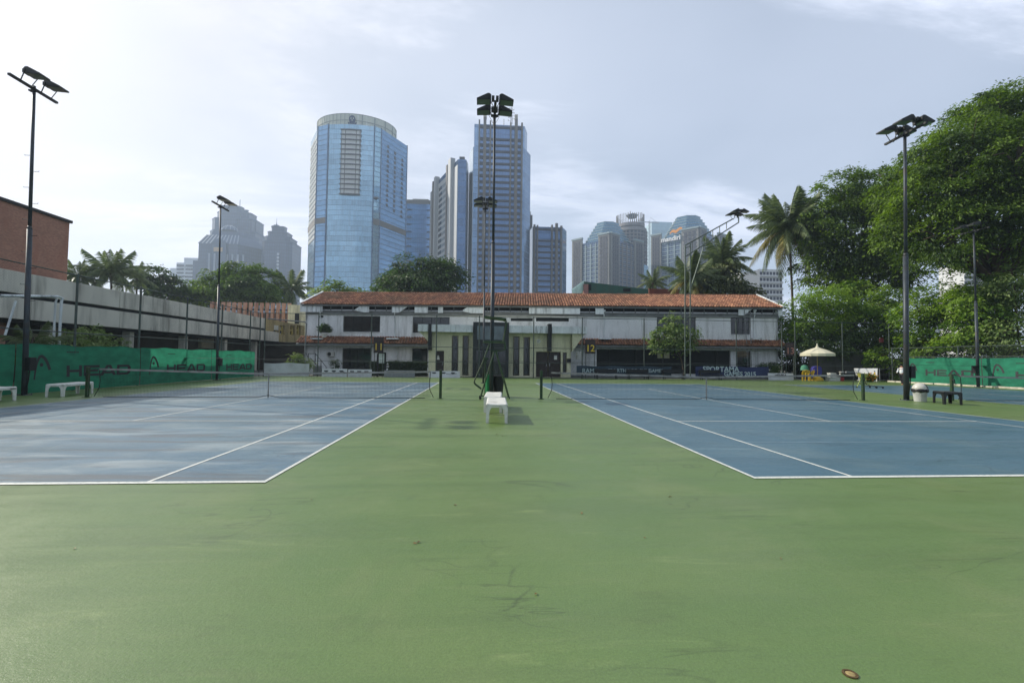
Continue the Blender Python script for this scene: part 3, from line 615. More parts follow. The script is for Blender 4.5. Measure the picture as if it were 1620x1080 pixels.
# ================================================================== CLUBHOUSE (long two-storey house behind the courts)
FO = Vector((at(478, 560, 47.0).x, 47.0, 0)); FE = Vector((at(1235, 560, 42.7).x, 42.7, 0)); FL = (FE - FO).length; FA = math.atan2((FE - FO).y, (FE - FO).x)
FU = (FE - FO).normalized(); FV = Vector((-FU.y, FU.x, 0))
def fac(px, py, v=0.0):
    """sight line -> (u along the front, height) on the front wall moved v into the house"""
    d = Vector(ray(px, py)); o = Vector((0, 0, CAM_H)); t = ((FO + FV * v) - o).dot(FV) / d.dot(FV); q = o + d * t; return (q - FO).dot(FU), q.z
def fw_(u, v, z): return FO + FU * u + FV * v + Vector((0, 0, z))
M_plaster = mat('white_plaster', (226, 228, 228), 0.9, var=0.10, scale=0.8, dirt=(132, 134, 130), dirt_amt=0.28, streak=True, bump=0.1)
M_cream = mat('cream_plaster', (220, 217, 182), 0.85, var=0.1, scale=0.8, dirt=(130, 130, 104), dirt_amt=0.3, streak=True)
M_fascia = mat('fascia_white_board', (222, 228, 228), 0.7, var=0.12, scale=1.2, dirt=(70, 74, 74), dirt_amt=0.42, streak=True)
M_grey = mat('grey_painted_trim', (120, 124, 124), 0.7, var=0.15, scale=2, dirt=(70, 70, 66), dirt_amt=0.3)
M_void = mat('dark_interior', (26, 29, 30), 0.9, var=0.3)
M_brown = mat('dark_brown_wood', (50, 38, 34), 0.55, var=0.3, scale=3)
M_wood = mat('weathered_frame', (92, 96, 96), 0.7, var=0.2)
def pane_mat(name, col, rough=0.08):
    t = NT(name); n = t.noise(0.6, 3); t.set(col=t.mix(t.rng(n, .3, .7), lin(*col), lin(*[c * .7 for c in col])), rough=rough, spec=0.7); return t.m
M_pane = pane_mat('dark_window_glass', (30, 38, 42))
def tile_mat():
    t = NT('clay_roof_tile'); a = t.attr('tint'); n = t.noise(0.5, 5, 0.6); n2 = t.noise(7, 4, 0.65); n3 = t.noise(0.22, 3)
    c = t.mix(t.rng(a, 0.1, 0.9), lin(122, 84, 66), lin(172, 124, 94)); c = t.mix(t.rng(a, 0.75, 1.0, 0, .7), c, lin(96, 62, 46))
    c = t.mix(t.rng(n, 0.48, 0.72, 0, .75), c, lin(92, 74, 58)); c = t.mix(t.rng(n2, 0.55, 0.75, 0, .5), c, lin(70, 56, 46)); c = t.mix(t.rng(n3, 0.52, 0.70, 0, .4), c, lin(110, 96, 74))
    t.set(col=c, rough=0.85, spec=0.25); return t.m
M_tile = tile_mat()
def tile_field(p, u0, u1, v0, z0, v1, z1, cw=.262, rows=11, frame=fw_):
    """rows of half-round tiles from eave (v0, z0) up to (v1, z1), each tile its own lapped piece"""
    nc = int((u1 - u0) / cw); L = math.hypot(v1 - v0, z1 - z0); sv, sz = (v1 - v0) / L, (z1 - z0) / L; rl = L / rows
    for i in range(nc):
        for j in range(rows):
            p.piece(); ua = u0 + i * (u1 - u0) / nc; ub = ua + (u1 - u0) / nc * .98; ju, jl, jz = random.uniform(-.012, .012), random.uniform(-.03, .03), random.uniform(-.006, .01)
            s0, s1 = j * rl - .02 + jl, (j + 1) * rl + .05 + jl; ring = []
            for s, lift, k in ((s0, .045 + jz, 1.0), (s1, .0 + jz, .86)):
                r = []
                for q in range(5):
                    a = math.pi * q / 4; h = (.125 * math.sin(a) + lift); uu = (ua + ub) / 2 - math.cos(a) * (ub - ua) * .5 * k + ju
                    r.append(frame(uu, v0 + sv * s - sz * h, z0 + sz * s + sv * h))
                ring.append(r)
            for q in range(4): p.poly([ring[0][q], ring[0][q + 1], ring[1][q + 1], ring[1][q]])
            p.poly([ring[0][4], ring[0][3], ring[0][2], ring[0][1], ring[0][0]])
def wall_open(p, u0, u1, z0, z1, ops, v=0.0, depth=.22, frame=fw_):
    us = sorted({u0, u1, *[o[0] for o in ops], *[o[2] for o in ops]}); zs = sorted({z0, z1, *[o[1] for o in ops], *[o[3] for o in ops]})
    us = [x for x in us if u0 <= x <= u1]; zs = [x for x in zs if z0 <= x <= z1]
    for a, b_ in zip(us, us[1:]):
        for c, d in zip(zs, zs[1:]):
            m, n = (a + b_) / 2, (c + d) / 2
            if any(o[0] < m < o[2] and o[1] < n < o[3] for o in ops): continue
            p.poly([frame(a, v, c), frame(b_, v, c), frame(b_, v, d), frame(a, v, d)])
    for a, c, b_, d in ops:
        for q in (((a, c), (b_, c)), ((b_, c), (b_, d)), ((b_, d), (a, d)), ((a, d), (a, c))):
            p.poly([frame(q[0][0], v, q[0][1]), frame(q[0][0], v + depth, q[0][1]), frame(q[1][0], v + depth, q[1][1]), frame(q[1][0], v, q[1][1])])
def fbox(p, u0, v0, z0, u1, v1, z1, frame=fw_):
    p.mesh([frame(u, v, z) for z in (z0, z1) for v in (v0, v1) for u in (u0, u1)], [(0, 2, 3, 1), (4, 5, 7, 6), (0, 1, 5, 4), (1, 3, 7, 5), (3, 2, 6, 7), (2, 0, 4, 6)])
EAVE_Z, RIDGE_Z, RIDGE_V = 6.90, 8.62, 4.4
house = thing('clubhouse', 'long white two storey clubhouse with an orange clay tile roof', 'house', tuple(FO))
ops = []
def win(px0, py0, px1, py1): u0, z1 = fac(px0, py0); u1, z0 = fac(px1, py1); return (u0, z0, u1, z1)
W_UP = [win(543, 499.5, 601, 525.5), win(653, 501, 711, 527), win(1039, 501.5, 1101, 526), win(1156, 501.5, 1187, 529)]
W_LOW = [win(541.7, 550, 587, 590), win(652, 550.5, 676, 590), win(944, 552, 1156, 592), win(1166, 554, 1188, 592)]
W_VENT = [win(808, 503, 843, 508), win(848, 502.5, 900, 508.5)]
p = MB(); wall_open(p, .25, FL - .25, 0, 6.35, W_UP + W_LOW + W_VENT, 0, .25); p.build('front_wall', M_plaster, house)
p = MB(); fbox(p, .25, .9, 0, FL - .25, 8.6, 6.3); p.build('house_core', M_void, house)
for u, s in ((.25, -1), (FL - .25, 1)):
    p = MB(); q = [fw_(u, 0, 0), fw_(u, 8.8, 0), fw_(u, 8.8, 6.6), fw_(u, 4.4, 8.45), fw_(u, 0, 6.6)]; r = [x - FU * (.2 * s) for x in q]; p.loft([q, r]); p.build('gable_wall', M_plaster, house)
p = MB(); tile_field(p, .05, FL - .05, -.62, EAVE_Z - .12, RIDGE_V, RIDGE_Z); p.build('roof_tiles', M_tile, house, tint=True, kind='stuff')
p = MB(); fbox(p, .1, -.5, EAVE_Z - .26, FL - .1, -.42, EAVE_Z - .12); p.mesh([fw_(.1, -.45, EAVE_Z - .16), fw_(FL - .1, -.45, EAVE_Z - .16), fw_(FL - .1, RIDGE_V, RIDGE_Z - .06), fw_(.1, RIDGE_V, RIDGE_Z - .06), fw_(FL - .1, 9.4, 6.7), fw_(.1, 9.4, 6.7)], [(0, 1, 2, 3), (3, 2, 4, 5)]); p.build('roof_deck', M_grey, house)
n = 118
for i in range(n):
    p = MB(); u0, u1 = .02 + (FL - .04) * i / n, .02 + (FL - .04) * (i + 1) / n + .05; jz = random.uniform(-.012, .012)
    rings = [[fw_(u, RIDGE_V + math.cos(a) * r, RIDGE_Z + .02 + jz + math.sin(a) * r) for a in [math.pi * k / 5 for k in range(6)]] for u, r in ((u0, .17), (u1, .145))]
    p.loft(rings, False, False, closed=False); p.build('ridge_tile', M_tile, house, tint=True)
for u, s in ((0.0, -1), (FL, 1)):
    p = MB(); p.bar(fw_(u, -.66, EAVE_Z - .06), fw_(u, RIDGE_V, RIDGE_Z + .12), .16, .22); p.build('barge_board', M_fascia, house)
# eaves band: dark openings with small posts, the white boards that are left
ZF0, ZF1 = fac(560, 491.5, -.3)[1], fac(560, 483.5, -.3)[1]
p = MB(); fbox(p, .1, -.30, ZF0 - .10, FL - .1, -.18, ZF0 + .02); p.build('eaves_rail', M_grey, house)
p = MB(); fbox(p, .1, -.33, ZF1 - .02, FL - .1, -.18, ZF1 + .12); p.build('eaves_rail', M_grey, house)
p = MB(); fbox(p, .3, -.17, ZF0 - .35, FL - .3, .0, ZF0 - .10); p.build('soffit_beam', M_grey, house)
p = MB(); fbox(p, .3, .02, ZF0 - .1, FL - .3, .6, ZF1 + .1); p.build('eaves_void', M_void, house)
u = .6
while u < FL - .3:
    p = MB(); fbox(p, u, -.28, ZF0 + .02, u + .07, -.2, ZF1 - .02); p.build('eaves_post', M_wood, house); u += 1.12
for a, c, brk in ((475, 510.5, 0), (562, 584, 1), (620, 646, 2), (656, 677, 0), (693, 701, 0), (732, 765.5, 1), (837, 917.5, 0), (942, 955, 0), (1168, 1191, 2), (1231, 1237, 0)):
    ua, ub = fac(a, 487, -.36)[0], fac(c, 487, -.36)[0]; ua = max(ua, -.15); ub = min(ub, FL + .1); z0, z1 = ZF0 - .16, ZF1 + .10
    pts = [(ua, z0), (ub, z0), (ub, z1), (ua, z1)]
    if brk == 1: pts = [(ua + .1, z0 + .15), (ua + .9, z0), (ub, z0), (ub, z1), (ua + .7, z1), (ua, z0 + .3)]
    if brk == 2: pts = [(ua, z0), (ub - .9, z0), (ub, z1 - .1), (ub, z1), (ua, z1)]
    p = MB(); p.loft([[fw_(x, -.40, z) for x, z in pts], [fw_(x, -.345, z) for x, z in pts]]); p.build('fascia_panel', M_fascia, house)
def window(o, n, root=None, pane=M_pane, fr=M_wood, sill=True, frame=fw_, v=0.0, d=.16, fw=.06):
    root = root or house; a, c, b_, e = o
    p = MB()
    for q in ((a, c, b_, c + fw), (a, e - fw, b_, e), (a, c + fw, a + fw, e - fw), (b_ - fw, c + fw, b_, e - fw)): fbox(p, q[0], v + d - .05, q[1], q[2], v + d + .02, q[3], frame)
    f = p.build('window', fr, root)
    for i in range(n):
        p = MB(); x0, x1 = a + fw + (b_ - a - 2 * fw) * i / n, a + fw + (b_ - a - 2 * fw) * (i + 1) / n; fbox(p, x0 + .02, v + d - .012, c + fw, x1 - .02, v + d + .005, e - fw, frame); p.build('pane', pane, f)
    if sill:
        p = MB(); fbox(p, a - .06, v - .07, c - .07, b_ + .06, v + d - .06, c - .002, frame); p.build('sill', M_plaster, f)
    return f
for o, n in zip(W_UP, (4, 4, 3, 3)): window(o, n)
for o in W_VENT:
    p = MB(); fbox(p, o[0], .14, o[1], o[2], .18, o[3]); f = p.build('vent_opening', M_void, house)
window(W_LOW[0], 4, sill=False); window(W_LOW[1], 2, sill=False); window(W_LOW[3], 2, pane=M_pane, sill=False)
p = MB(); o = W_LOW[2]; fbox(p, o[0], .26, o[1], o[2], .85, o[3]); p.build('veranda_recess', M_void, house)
for k in range(5):
    uu = o[0] + (o[2] - o[0]) * (k + .5) / 5; p = MB(); fbox(p, uu - .06, .05, 0, uu + .06, .17, o[3]); p.build('veranda_post', M_dark, house)
# tiled eyebrow roofs between the storeys
for px0, px1, pyt, pyb in ((476, 679, 533.5, 543.5), (905, 1236, 538, 546.6)):
    ua, ub = fac(px0, 538)[0], fac(px1, 538)[0]; zt, zb = fac((px0 + px1) / 2, pyt)[1], fac((px0 + px1) / 2, pyb, -1.0)[1]
    p = MB(); tile_field(p, ua, ub, -1.05, zb, -.02, zt, .262, 4); p.build('eyebrow_roof_tiles', M_tile, house, tint=True, kind='stuff')
    p = MB(); p.mesh([fw_(ua, -.98, zb - .05), fw_(ub, -.98, zb - .05), fw_(ub, -.002, zt - .04), fw_(ua, -.002, zt - .04), fw_(ua, -.98, zb - .2), fw_(ub, -.98, zb - .2), fw_(ub, -.002, zb - .2), fw_(ua, -.002, zb - .2)], [(0, 1, 2, 3), (4, 7, 6, 5), (0, 4, 5, 1), (1, 5, 6, 2), (0, 3, 7, 4)]); p.build('eyebrow_deck', M_grey, house)
for px in (508, 625.5, 955, 1192):
    u, z = fac(px, 494); p = MB(); p.tube([fw_(u, -.25, z), fw_(u, -.22, z - .35), fw_(u, -.09, z - .6), fw_(u, -.09, fac(px, 536)[1] + .12)], .055, 8); p.lathe([(.07, 0), (.16, .12), (.16, .2)], tuple(fw_(u, -.25, z)), 8)
    p.build('drainpipe', M_fascia, house)
    p = MB(); u2 = u + .05; p.cbox(*[0] * 3, 1, 1, 1) if False else fbox(p, u - .55, -1.0, fac(px, 540, -1)[1] + .22, u + .55, -.3, fac(px, 540, -1)[1] + .34); p.build('drain_tray', M_fascia, house)
for px in (1179, 1188):
    u, z = fac(px, 490, -.6); p = MB(); p.tube([fw_(u, -.45, z), fw_(u - (.25 if px > 1180 else 0), -1.15, 0)], .03, 6); p.build('vertical_pipe', M_grey, house)
for px in (625.5, 1192):
    u, z = fac(px, 548); p = MB(); p.tube([fw_(u + .2, -.08, z), fw_(u + .2, -.08, .0)], .05, 8); p.build('drainpipe', M_fascia, house)
p = MB(); o = win(504.5, 499, 511.5, 502.5); fbox(p, o[0], -.012, o[1], o[2], .02, o[3]); p.build('wall_vent', M_void, house)
# wall-hung things
def ac_unit():
    o = win(519, 556.5, 530, 563.5); root = thing('air_conditioner', 'boxy outdoor air conditioner unit fixed to the white ground floor wall', 'air conditioner', tuple(fw_(o[0], -.3, o[1])))
    p = MB(); fbox(p, o[0], -.36, o[1], o[2], -.06, o[3]); p.build('casing', mat('offwhite_enamel', (190, 190, 182), 0.5), root)
    cu, cz = o[0] + (o[2] - o[0]) * .38, (o[1] + o[3]) / 2; p = MB(); k = [fw_(cu + .19 * math.cos(a), -.368, cz + .19 * math.sin(a)) for a in [2 * math.pi * i / 14 for i in range(14)]]; p.loft([k, [q + FV * .006 for q in k]]); p.build('fan_grille', M_void, root)
    for x in (o[0] + .1, o[2] - .1): p = MB(); p.bar(fw_(x, 0, o[1] - .02), fw_(x, -.4, o[1] - .02), .04, .04); p.build('bracket', M_grey, root)
ac_unit()
o = win(1041, 556.5, 1060, 566.5); p = MB(); fbox(p, o[0], .16, o[1], o[2], .20, o[3]); tag(p.build('paper_notice', mat('pale_yellow_paper', (196, 194, 158), .9, var=.1)), 'pale rectangular notice in the dark veranda below the small tree', 'notice')

# ------------------------------------------------------------------ entrance porch
PY = 39.6
q = lambda px, py, Y=PY: at(px, py, Y)
porch = thing('entrance_porch', 'cream entrance porch with white canopy and dark slit windows', 'porch', (2.0, PY, 0))
idn = lambda u, v, z: Vector((u, PY + v, z))
def pw(px0, py0, px1, py1): a, c = q(px0, py0), q(px1, py1); return (a.x, max(c.z, 0.02), c.x, a.z)
SL = [pw(715, 531, 724.5, 593.5), pw(732, 531, 741, 593.5), pw(812, 532, 821.5, 594), pw(828.3, 533, 838, 594)]
DR = [pw(689.5, 554.5, 702, 598), pw(848, 556, 887, 598)]; NW = [pw(890.5, 557.5, 896.5, 590)]
XL_, XR_ = q(678, 560).x, q(903, 560).x; ZC0, ZC1 = q(720, 525, PY - .7).z, q(720, 513.5, PY - .7).z
p = MB(); wall_open(p, XL_, XR_, 0, ZC1 - .1, SL + DR + NW, 0, .25, idn); p.box(XL_, PY + .6, 0, XR_, PY + 5.5, ZC1 - .15)
for x in (XL_, XR_): p.poly([(x, PY, 0), (x, PY + .6, 0), (x, PY + .6, ZC1 - .1), (x, PY, ZC1 - .1)])
p.build('cream_wall', M_cream, porch)
for o in SL + NW: window(o, 1, porch, fr=M_brown, sill=False, frame=idn)
for o, k in zip(DR, (1, 2)):
    for i in range(k):
        p = MB(); a = o[0] + (o[2] - o[0]) * i / k; b_ = o[0] + (o[2] - o[0]) * (i + 1) / k; p.box(a + .03, PY + .14, .02, b_ - .03, PY + .19, o[3] - .03)
        for z0, z1 in ((.25, 1.0), (1.15, o[3] - .25)): p.box(a + .18, PY + .125, z0, b_ - .18, PY + .139, z1)
        d = p.build('door', M_brown, porch)
        p = MB(); hx = b_ - .14 if i == 0 else a + .14; p.tube([(hx, PY + .10, .95), (hx, PY + .10, 1.2)], .014, 6); p.build('handle', M_fascia, d)
    p = MB(); p.box(o[0] - .12, PY - .05, 0, o[0], PY + .05, o[3] + .12); p.box(o[2], PY - .05, 0, o[2] + .12, PY + .05, o[3] + .12); p.box(o[0], PY - .05, o[3], o[2], PY + .05, o[3] + .12); p.build('door_frame', M_cream, porch)
for a, c in ((682.7, 748), (805.5, 867)):
    x0, x1 = q(a, 518, PY - .7).x, q(c, 518, PY - .7).x; p = MB(); p.box(x0, PY - .7, ZC0, x1, PY - .002, ZC1); p.build('canopy', M_fascia, porch)
for a, c, tipx, s in ((661, 677.5, 678, 1), (873.5, 929, 904, -1)):
    x0, x1 = q(a, 518, PY - .7).x, q(c, 518, PY - .7).x; p = MB(); p.box(x0, PY - .7, ZC0, x1, PY + 2.2, ZC1); p.build('canopy_end', M_fascia, porch)
    xt = q(tipx, 545).x; xo = x0 + .1 if s > 0 else x1 - .15; tip = 540 if s > 0 else 556
    tri = [(xo, ZC0 - .003), (xt, ZC0 - .003), (xt, q(tipx, tip).z)]; p = MB(); p.loft([[(x, PY - .45, z) for x, z in tri], [(x, PY + 2, z) for x, z in tri]]); p.build('splayed_soffit', M_cream, porch)
for a, c, yb in ((677.5, 682.5, 553.5), (867.5, 873, 555.5)):
    x0, x1 = q(a, 518, PY - .75).x, q(c, 518, PY - .75).x; p = MB(); p.box(x0, PY - .75, q(a, yb, PY - .75).z, x1, PY - .003, q(a, 512, PY - .75).z); p.build('dark_pier', M_dark, porch)
x0, x1 = q(748.3, 540, PY - .85).x, q(805, 540, PY - .85).x; zt = q(776, 509.5, PY - .85).z
p = MB(); p.box(x0, PY - .85, 0, x1, PY - .004, zt); p.build('entrance_block', mat('charcoal_cladding', (40, 44, 46), .6, var=.2), porch)
o = (q(755, 515.3, PY - .87).x, q(755, 537, PY - .87).z, q(797, 515.3, PY - .87).x, q(755, 515.3, PY - .87).z)
p = MB(); p.box(o[0], PY - .88, o[1], o[2], PY - .855, o[3]); sg = p.build('sign_panel', pane_mat('grey_blue_glass', (104, 122, 128), .2), porch)
p = MB(); text_mesh(p, 'TENNIS  CLUB', .30, frameM(((o[0] + o[2]) / 2, PY - .885, o[3] - .42), (1, 0, 0), (0, 0, 1)), depth=.003); p.build('lettering', mat('faint_lettering', (132, 148, 150), .6), sg) if False else None
for i in range(4):
    a = x0 + .25 + (x1 - x0 - .5) * i / 4; b_ = x0 + .25 + (x1 - x0 - .5) * (i + 1) / 4; p = MB(); p.box(a + .03, PY - .875, .1, b_ - .03, PY - .853, o[1] - .9); p.build('glass_door', M_pane, porch)
cc = q(852, 539.5); p = MB(); k = [(cc.x + .22 * math.cos(a), PY - .03, cc.z + .22 * math.sin(a)) for a in [2 * math.pi * i / 20 for i in range(20)]]; p.loft([k, [(x, y + .028, z) for x, y, z in k]]); t_ = thing('wall_clock', 'round pale clock on the cream porch wall', 'clock', (cc.x, PY, cc.z)); p.build('rim', M_cream, t_)
p = MB(); k = [(cc.x + .18 * math.cos(a), PY - .036, cc.z + .18 * math.sin(a)) for a in [2 * math.pi * i / 20 for i in range(20)]]; p.loft([k, [(x, y + .005, z) for x, y, z in k]]); p.build('dial', M_white, t_)
p = MB(); p.box(cc.x - .008, PY - .042, cc.z, cc.x + .008, PY - .037, cc.z + .13); p.box(cc.x, PY - .042, cc.z - .008, cc.x + .1, PY - .037, cc.z + .008); p.build('hand', M_dark, t_)
for px, lab in ((693, 'small white triangular notice on the brown door left of the porch'), (879, 'white notice sheet on the right leaf of the brown double door')):
    a = q(px, 566); p = MB(); p.loft([[(a.x - .12, PY + .115, a.z - .15), (a.x + .14, PY + .115, a.z - .15), (a.x + (.05 if px < 800 else .14), PY + .115, a.z + .22), (a.x - (.05 if px < 800 else .12), PY + .115, a.z + .22)], [(a.x - .12, PY + .122, a.z - .15), (a.x + .14, PY + .122, a.z - .15), (a.x + (.05 if px < 800 else .14), PY + .122, a.z + .22), (a.x - (.05 if px < 800 else .12), PY + .122, a.z + .22)]])
    tag(p.build('paper_notice', M_white), lab, 'notice')
a = q(900, 570); p = MB(); p.cbox(a.x - .18, PY - .1, a.z - .17, a.x + .18, PY - .003, a.z + .17, .02); tag(p.build('meter_box', M_dark), 'small dark box on the right end of the porch wall', 'meter box')
a, c = at(912, 556, 42.5), at(921, 568, 42.5); p = MB(); p.cbox(a.x, 42.5, c.z, c.x, 42.75, a.z, .03); tag(p.build('water_heater', M_white), 'white box on the dark wall between porch and board twelve', 'cabinet')
g = MB(); g.poly([(-30, 37.9, -.012), (60, 37.9, -.012), (60, 60, -.012), (-30, 60, -.012)]); g = g.build('yard_pavement', mat('grey_yard_concrete', (96, 98, 94), .9, var=.2, scale=.6, dirt=(60, 62, 56), dirt_amt=.4)); g['kind'] = 'structure'

# ================================================================== LEFT: concrete deck building, brick tower, annex, fins
M_conc = mat('stained_concrete', (208, 204, 190), .9, var=.14, scale=.5, dirt=(112, 109, 98), dirt_amt=.42, streak=True, bump=.15)
M_yel = mat('sun_tint_concrete', (176, 156, 108), .9, var=.14, scale=.6, dirt=(110, 96, 66), dirt_amt=.35, streak=True)  # sunlit warmth of the annex end put into the yellow colour
wl = thing('boundary_wall', 'dark weathered boundary wall behind the parasol and right fence', 'wall', (32, 39.4, 0)); M_bw = mat('dark_weathered_wall', (70, 70, 66), .95, var=.3, scale=.5, dirt=(40, 44, 36), dirt_amt=.5, streak=True)
p = MB(); p.cbox(FE.x + .6, 39.4, 0, 37.4, 39.7, 2.35, .03); p.cbox(37.1, 10, 0, 37.4, 39.38, 2.0, .03); p.build('wall_face', M_bw, wl, kind='stuff')
deck = thing('concrete_building', 'long low building with two weathered concrete bands on the left', 'building', (-24, 20, 0))
LX = -24.0
for (z0, z1, x0) in ((4.70, 5.82, LX), (3.37, 4.47, LX + .05)):
    y = -22.0
    while y < 52.5:
        p = MB(); jx = random.uniform(-.015, .015); p.cbox(x0 - .3 + jx, y + .012, z0, x0 + jx, y + 5.98, z1, .02); p.build('parapet_panel', M_conc, deck); y += 6.0
p = MB(); p.box(LX - 12, -22, 4.2, LX - .32, 60, 5.2); p.build('deck_slab', M_conc, deck)
p = MB(); p.box(LX - .32, -22, 4.44, LX - .22, 60, 4.73); p.build('slit_void', M_void, deck)
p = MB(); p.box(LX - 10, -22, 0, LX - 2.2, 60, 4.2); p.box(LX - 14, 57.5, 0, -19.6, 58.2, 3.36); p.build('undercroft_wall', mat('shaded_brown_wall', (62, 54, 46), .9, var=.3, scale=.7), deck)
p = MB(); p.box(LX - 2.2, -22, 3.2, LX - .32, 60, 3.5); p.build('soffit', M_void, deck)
for y in [-20 + 6 * i for i in range(13)]:
    p = MB(); p.box(LX - 1.1, y - .2, 0, LX - .6, y + .2, 3.2); p.build('column', M_conc, deck)
for px0, px1, py0, py1 in ((47, 67, 527, 537.5), (71, 85, 528, 538), (319, 338, 534, 551), (96, 104, 512, 540)):
    a, c = atx(px0, py0, LX - 1.9), atx(px1, py1, LX - 1.9); p = MB(); p.box(LX - 2.19, a.y, c.z, LX - 1.9, c.y, a.z); f = p.build('infill_panel', mat('beige_board', (168, 160, 136), .8, var=.1), deck)
brick = thing('brick_tower', 'square terracotta brick block rising above the concrete deck', 'building', (LX - 6, 16, 0))
def brick_mat():
    t = NT('terracotta_brick'); P = t.pos(); sep = t.N.new('ShaderNodeSeparateXYZ'); t.L.new(P, sep.inputs[0]); cb = t.N.new('ShaderNodeCombineXYZ'); t.L.new(t.mth('ADD', sep.outputs[0], sep.outputs[1]), cb.inputs[0]); t.L.new(sep.outputs[2], cb.inputs[1])
    br = t.N.new('ShaderNodeTexBrick'); br.inputs['Scale'].default_value = 4.2; br.inputs['Color1'].default_value = (*lin(182, 130, 108), 1); br.inputs['Color2'].default_value = (*lin(156, 110, 92), 1); br.inputs['Mortar'].default_value = (*lin(166, 136, 120), 1); br.inputs['Mortar Size'].default_value = .02; t.L.new(cb.outputs[0], br.inputs['Vector'])
    n = t.noise(.5, 6, .65); c = t.mix(t.rng(n, .42, .7, 0, .65), br.outputs[0], lin(140, 104, 88)); c = t.mix(t.rng(t.noise(1.1, 5, .6, sc3=(1, 1, .3)), .5, .72, 0, .5), c, lin(156, 104, 84)); t.set(col=c, rough=.9); return t.m
M_brick = brick_mat()
bt = atx(110, 353, LX - .6)
p = MB(); p.box(LX - 14, -22, 4.2, LX - .6, bt.y, bt.z); p.build('brick_wall', M_brick, brick)
p = MB(); p.box(LX - 14.1, -22.1, bt.z, LX - .5, bt.y + .1, bt.z + .16); p.build('coping', M_dark, brick)
p = MB(); a, c = atx(0, 505, LX - 1.2), atx(9, 530, LX - 1.2); p.box(LX - 2.0, a.y - 3, 0, LX - 1.2, c.y, a.z); p.build('brick_pier', M_brick, brick)
annex = thing('ochre_annex', 'ochre end of the concrete building, sunlit warmth in its colour, with small H shaped openings', 'building', (LX, 57, 0))
p = MB(); yw0, yw1 = 52.6, 64.0
mp_ = lambda u, v, z: Vector((LX - v, u, z))
AO = []
for a, c in ((433.5, 441), (443, 450.5), (459, 466.5), (469.5, 475.5)):
    s, e = atx(a, 514, LX), atx(c, 530, LX); AO.append((s.y, e.z, e.y, s.z))
wall_open(p, yw0, yw1, 3.37, 5.82, AO, 0, .5, mp_); p.box(LX - 6, yw0, 3.4, LX - .52, yw1, 5.80); p.build('ochre_wall', M_yel, annex)
for o in AO:
    p = MB(); m = (o[0] + o[2]) / 2; w_ = (o[2] - o[0])
    fbox(p, o[0] + .1 * w_, .2, o[1], o[0] + .3 * w_, .4, o[3], mp_); fbox(p, o[2] - .3 * w_, .2, o[1], o[2] - .1 * w_, .4, o[3], mp_); fbox(p, o[0] + .3 * w_, .22, (o[1] + o[3]) / 2 - .1, o[2] - .3 * w_, .38, (o[1] + o[3]) / 2 + .1, mp_)
    f = p.build('opening_frame', mat('yellow_paint', (186, 164, 84), .7), annex); p = MB(); fbox(p, o[0] + .01, .45, o[1] + .01, o[2] - .01, .49, o[3] - .01, mp_); p.build('opening_void', M_void, f)
blk = thing('cream_block', 'small cream rooftop block left of the clubhouse roof', 'building', tuple(at(465, 540, 66)))
p = MB(); a, c = at(456, 482, 66), at(478, 482, 66); z1 = a.z; p.box(a.x, 66, 0, c.x + 2, 72, z1); p.build('cream_wall', M_cream, blk)
o = at(466.5, 496, 65.9), at(472.5, 512, 65.9); p = MB(); p.box(o[0].x, 65.9, o[1].z, o[1].x, 65.99, o[0].z); p.build('window', M_void, blk)
fins = thing('finned_parapet', 'row of terracotta fins along the roof edge of a building behind', 'parapet', tuple(at(395, 540, 68)))
M_fin = mat('terracotta_render', (192, 152, 128), .9, var=.15, scale=.8, dirt=(110, 76, 60), dirt_amt=.35, streak=True)
za, zb, zm = at(400, 478.5, 68).z, at(400, 507, 68).z, at(400, 487, 68).z
for i in range(15):
    x = at(332 + i * 8.75, 490, 68).x; p = MB(); p.box(x, 68, zm, x + .44, 68.3, za); p.box(x + .06, 67.9, zb - 1, x + .36, 68.3, zm - .002); p.build('fin', M_fin, fins)
p = MB(); p.box(at(326, 490, 69).x, 69.0, zb - 3, at(458, 490, 69).x, 70, zm - .6); p.build('back_wall', mat('fin_back_wall', (120, 110, 104), .9, var=.15), fins)
p = MB(); p.box(at(326, 490, 68.5).x, 68.92, zm - .25, at(458, 490, 68.5).x, 69.0, zm - .05); p.build('rail', M_dark, fins)
for lab, X, pts in (('white pipe frame with a slanting prop behind the left fence', -19.2, ((0, 467.5), (92, 469), (99, 472), (97, 478), (93, 548))), ('grey pipe frame at the far left corner before the clubhouse', -19.0, ((424, 504), (470, 508), (482, 509), (485, 512), (481, 560)))):
    root = thing('pipe_frame', lab, 'pipe frame', tuple(atx(pts[-1][0], pts[-1][1], X))); P_ = []
    if X == -19.2: P_ = [atx(a, c, X) for a, c in pts]; P_[-1].z = 0
    else: P_ = [at(a, c, 40.5) for a, c in pts]; P_[-1].z = 0
    p = MB(); p.tube(P_, .055, 8); p.build('pipe', M_fascia if X == -19.2 else M_grey, root)
    if X == -19.2:
        p = MB(); p.tube([atx(25, 476, X), atx(8, 530, X)], .04, 8); p.build('prop', M_fascia, root); p = MB(); p.tube([Vector((X - .25, v.y, v.z - .02)) for v in P_], .045, 8); p.build('pipe', M_fascia, root)

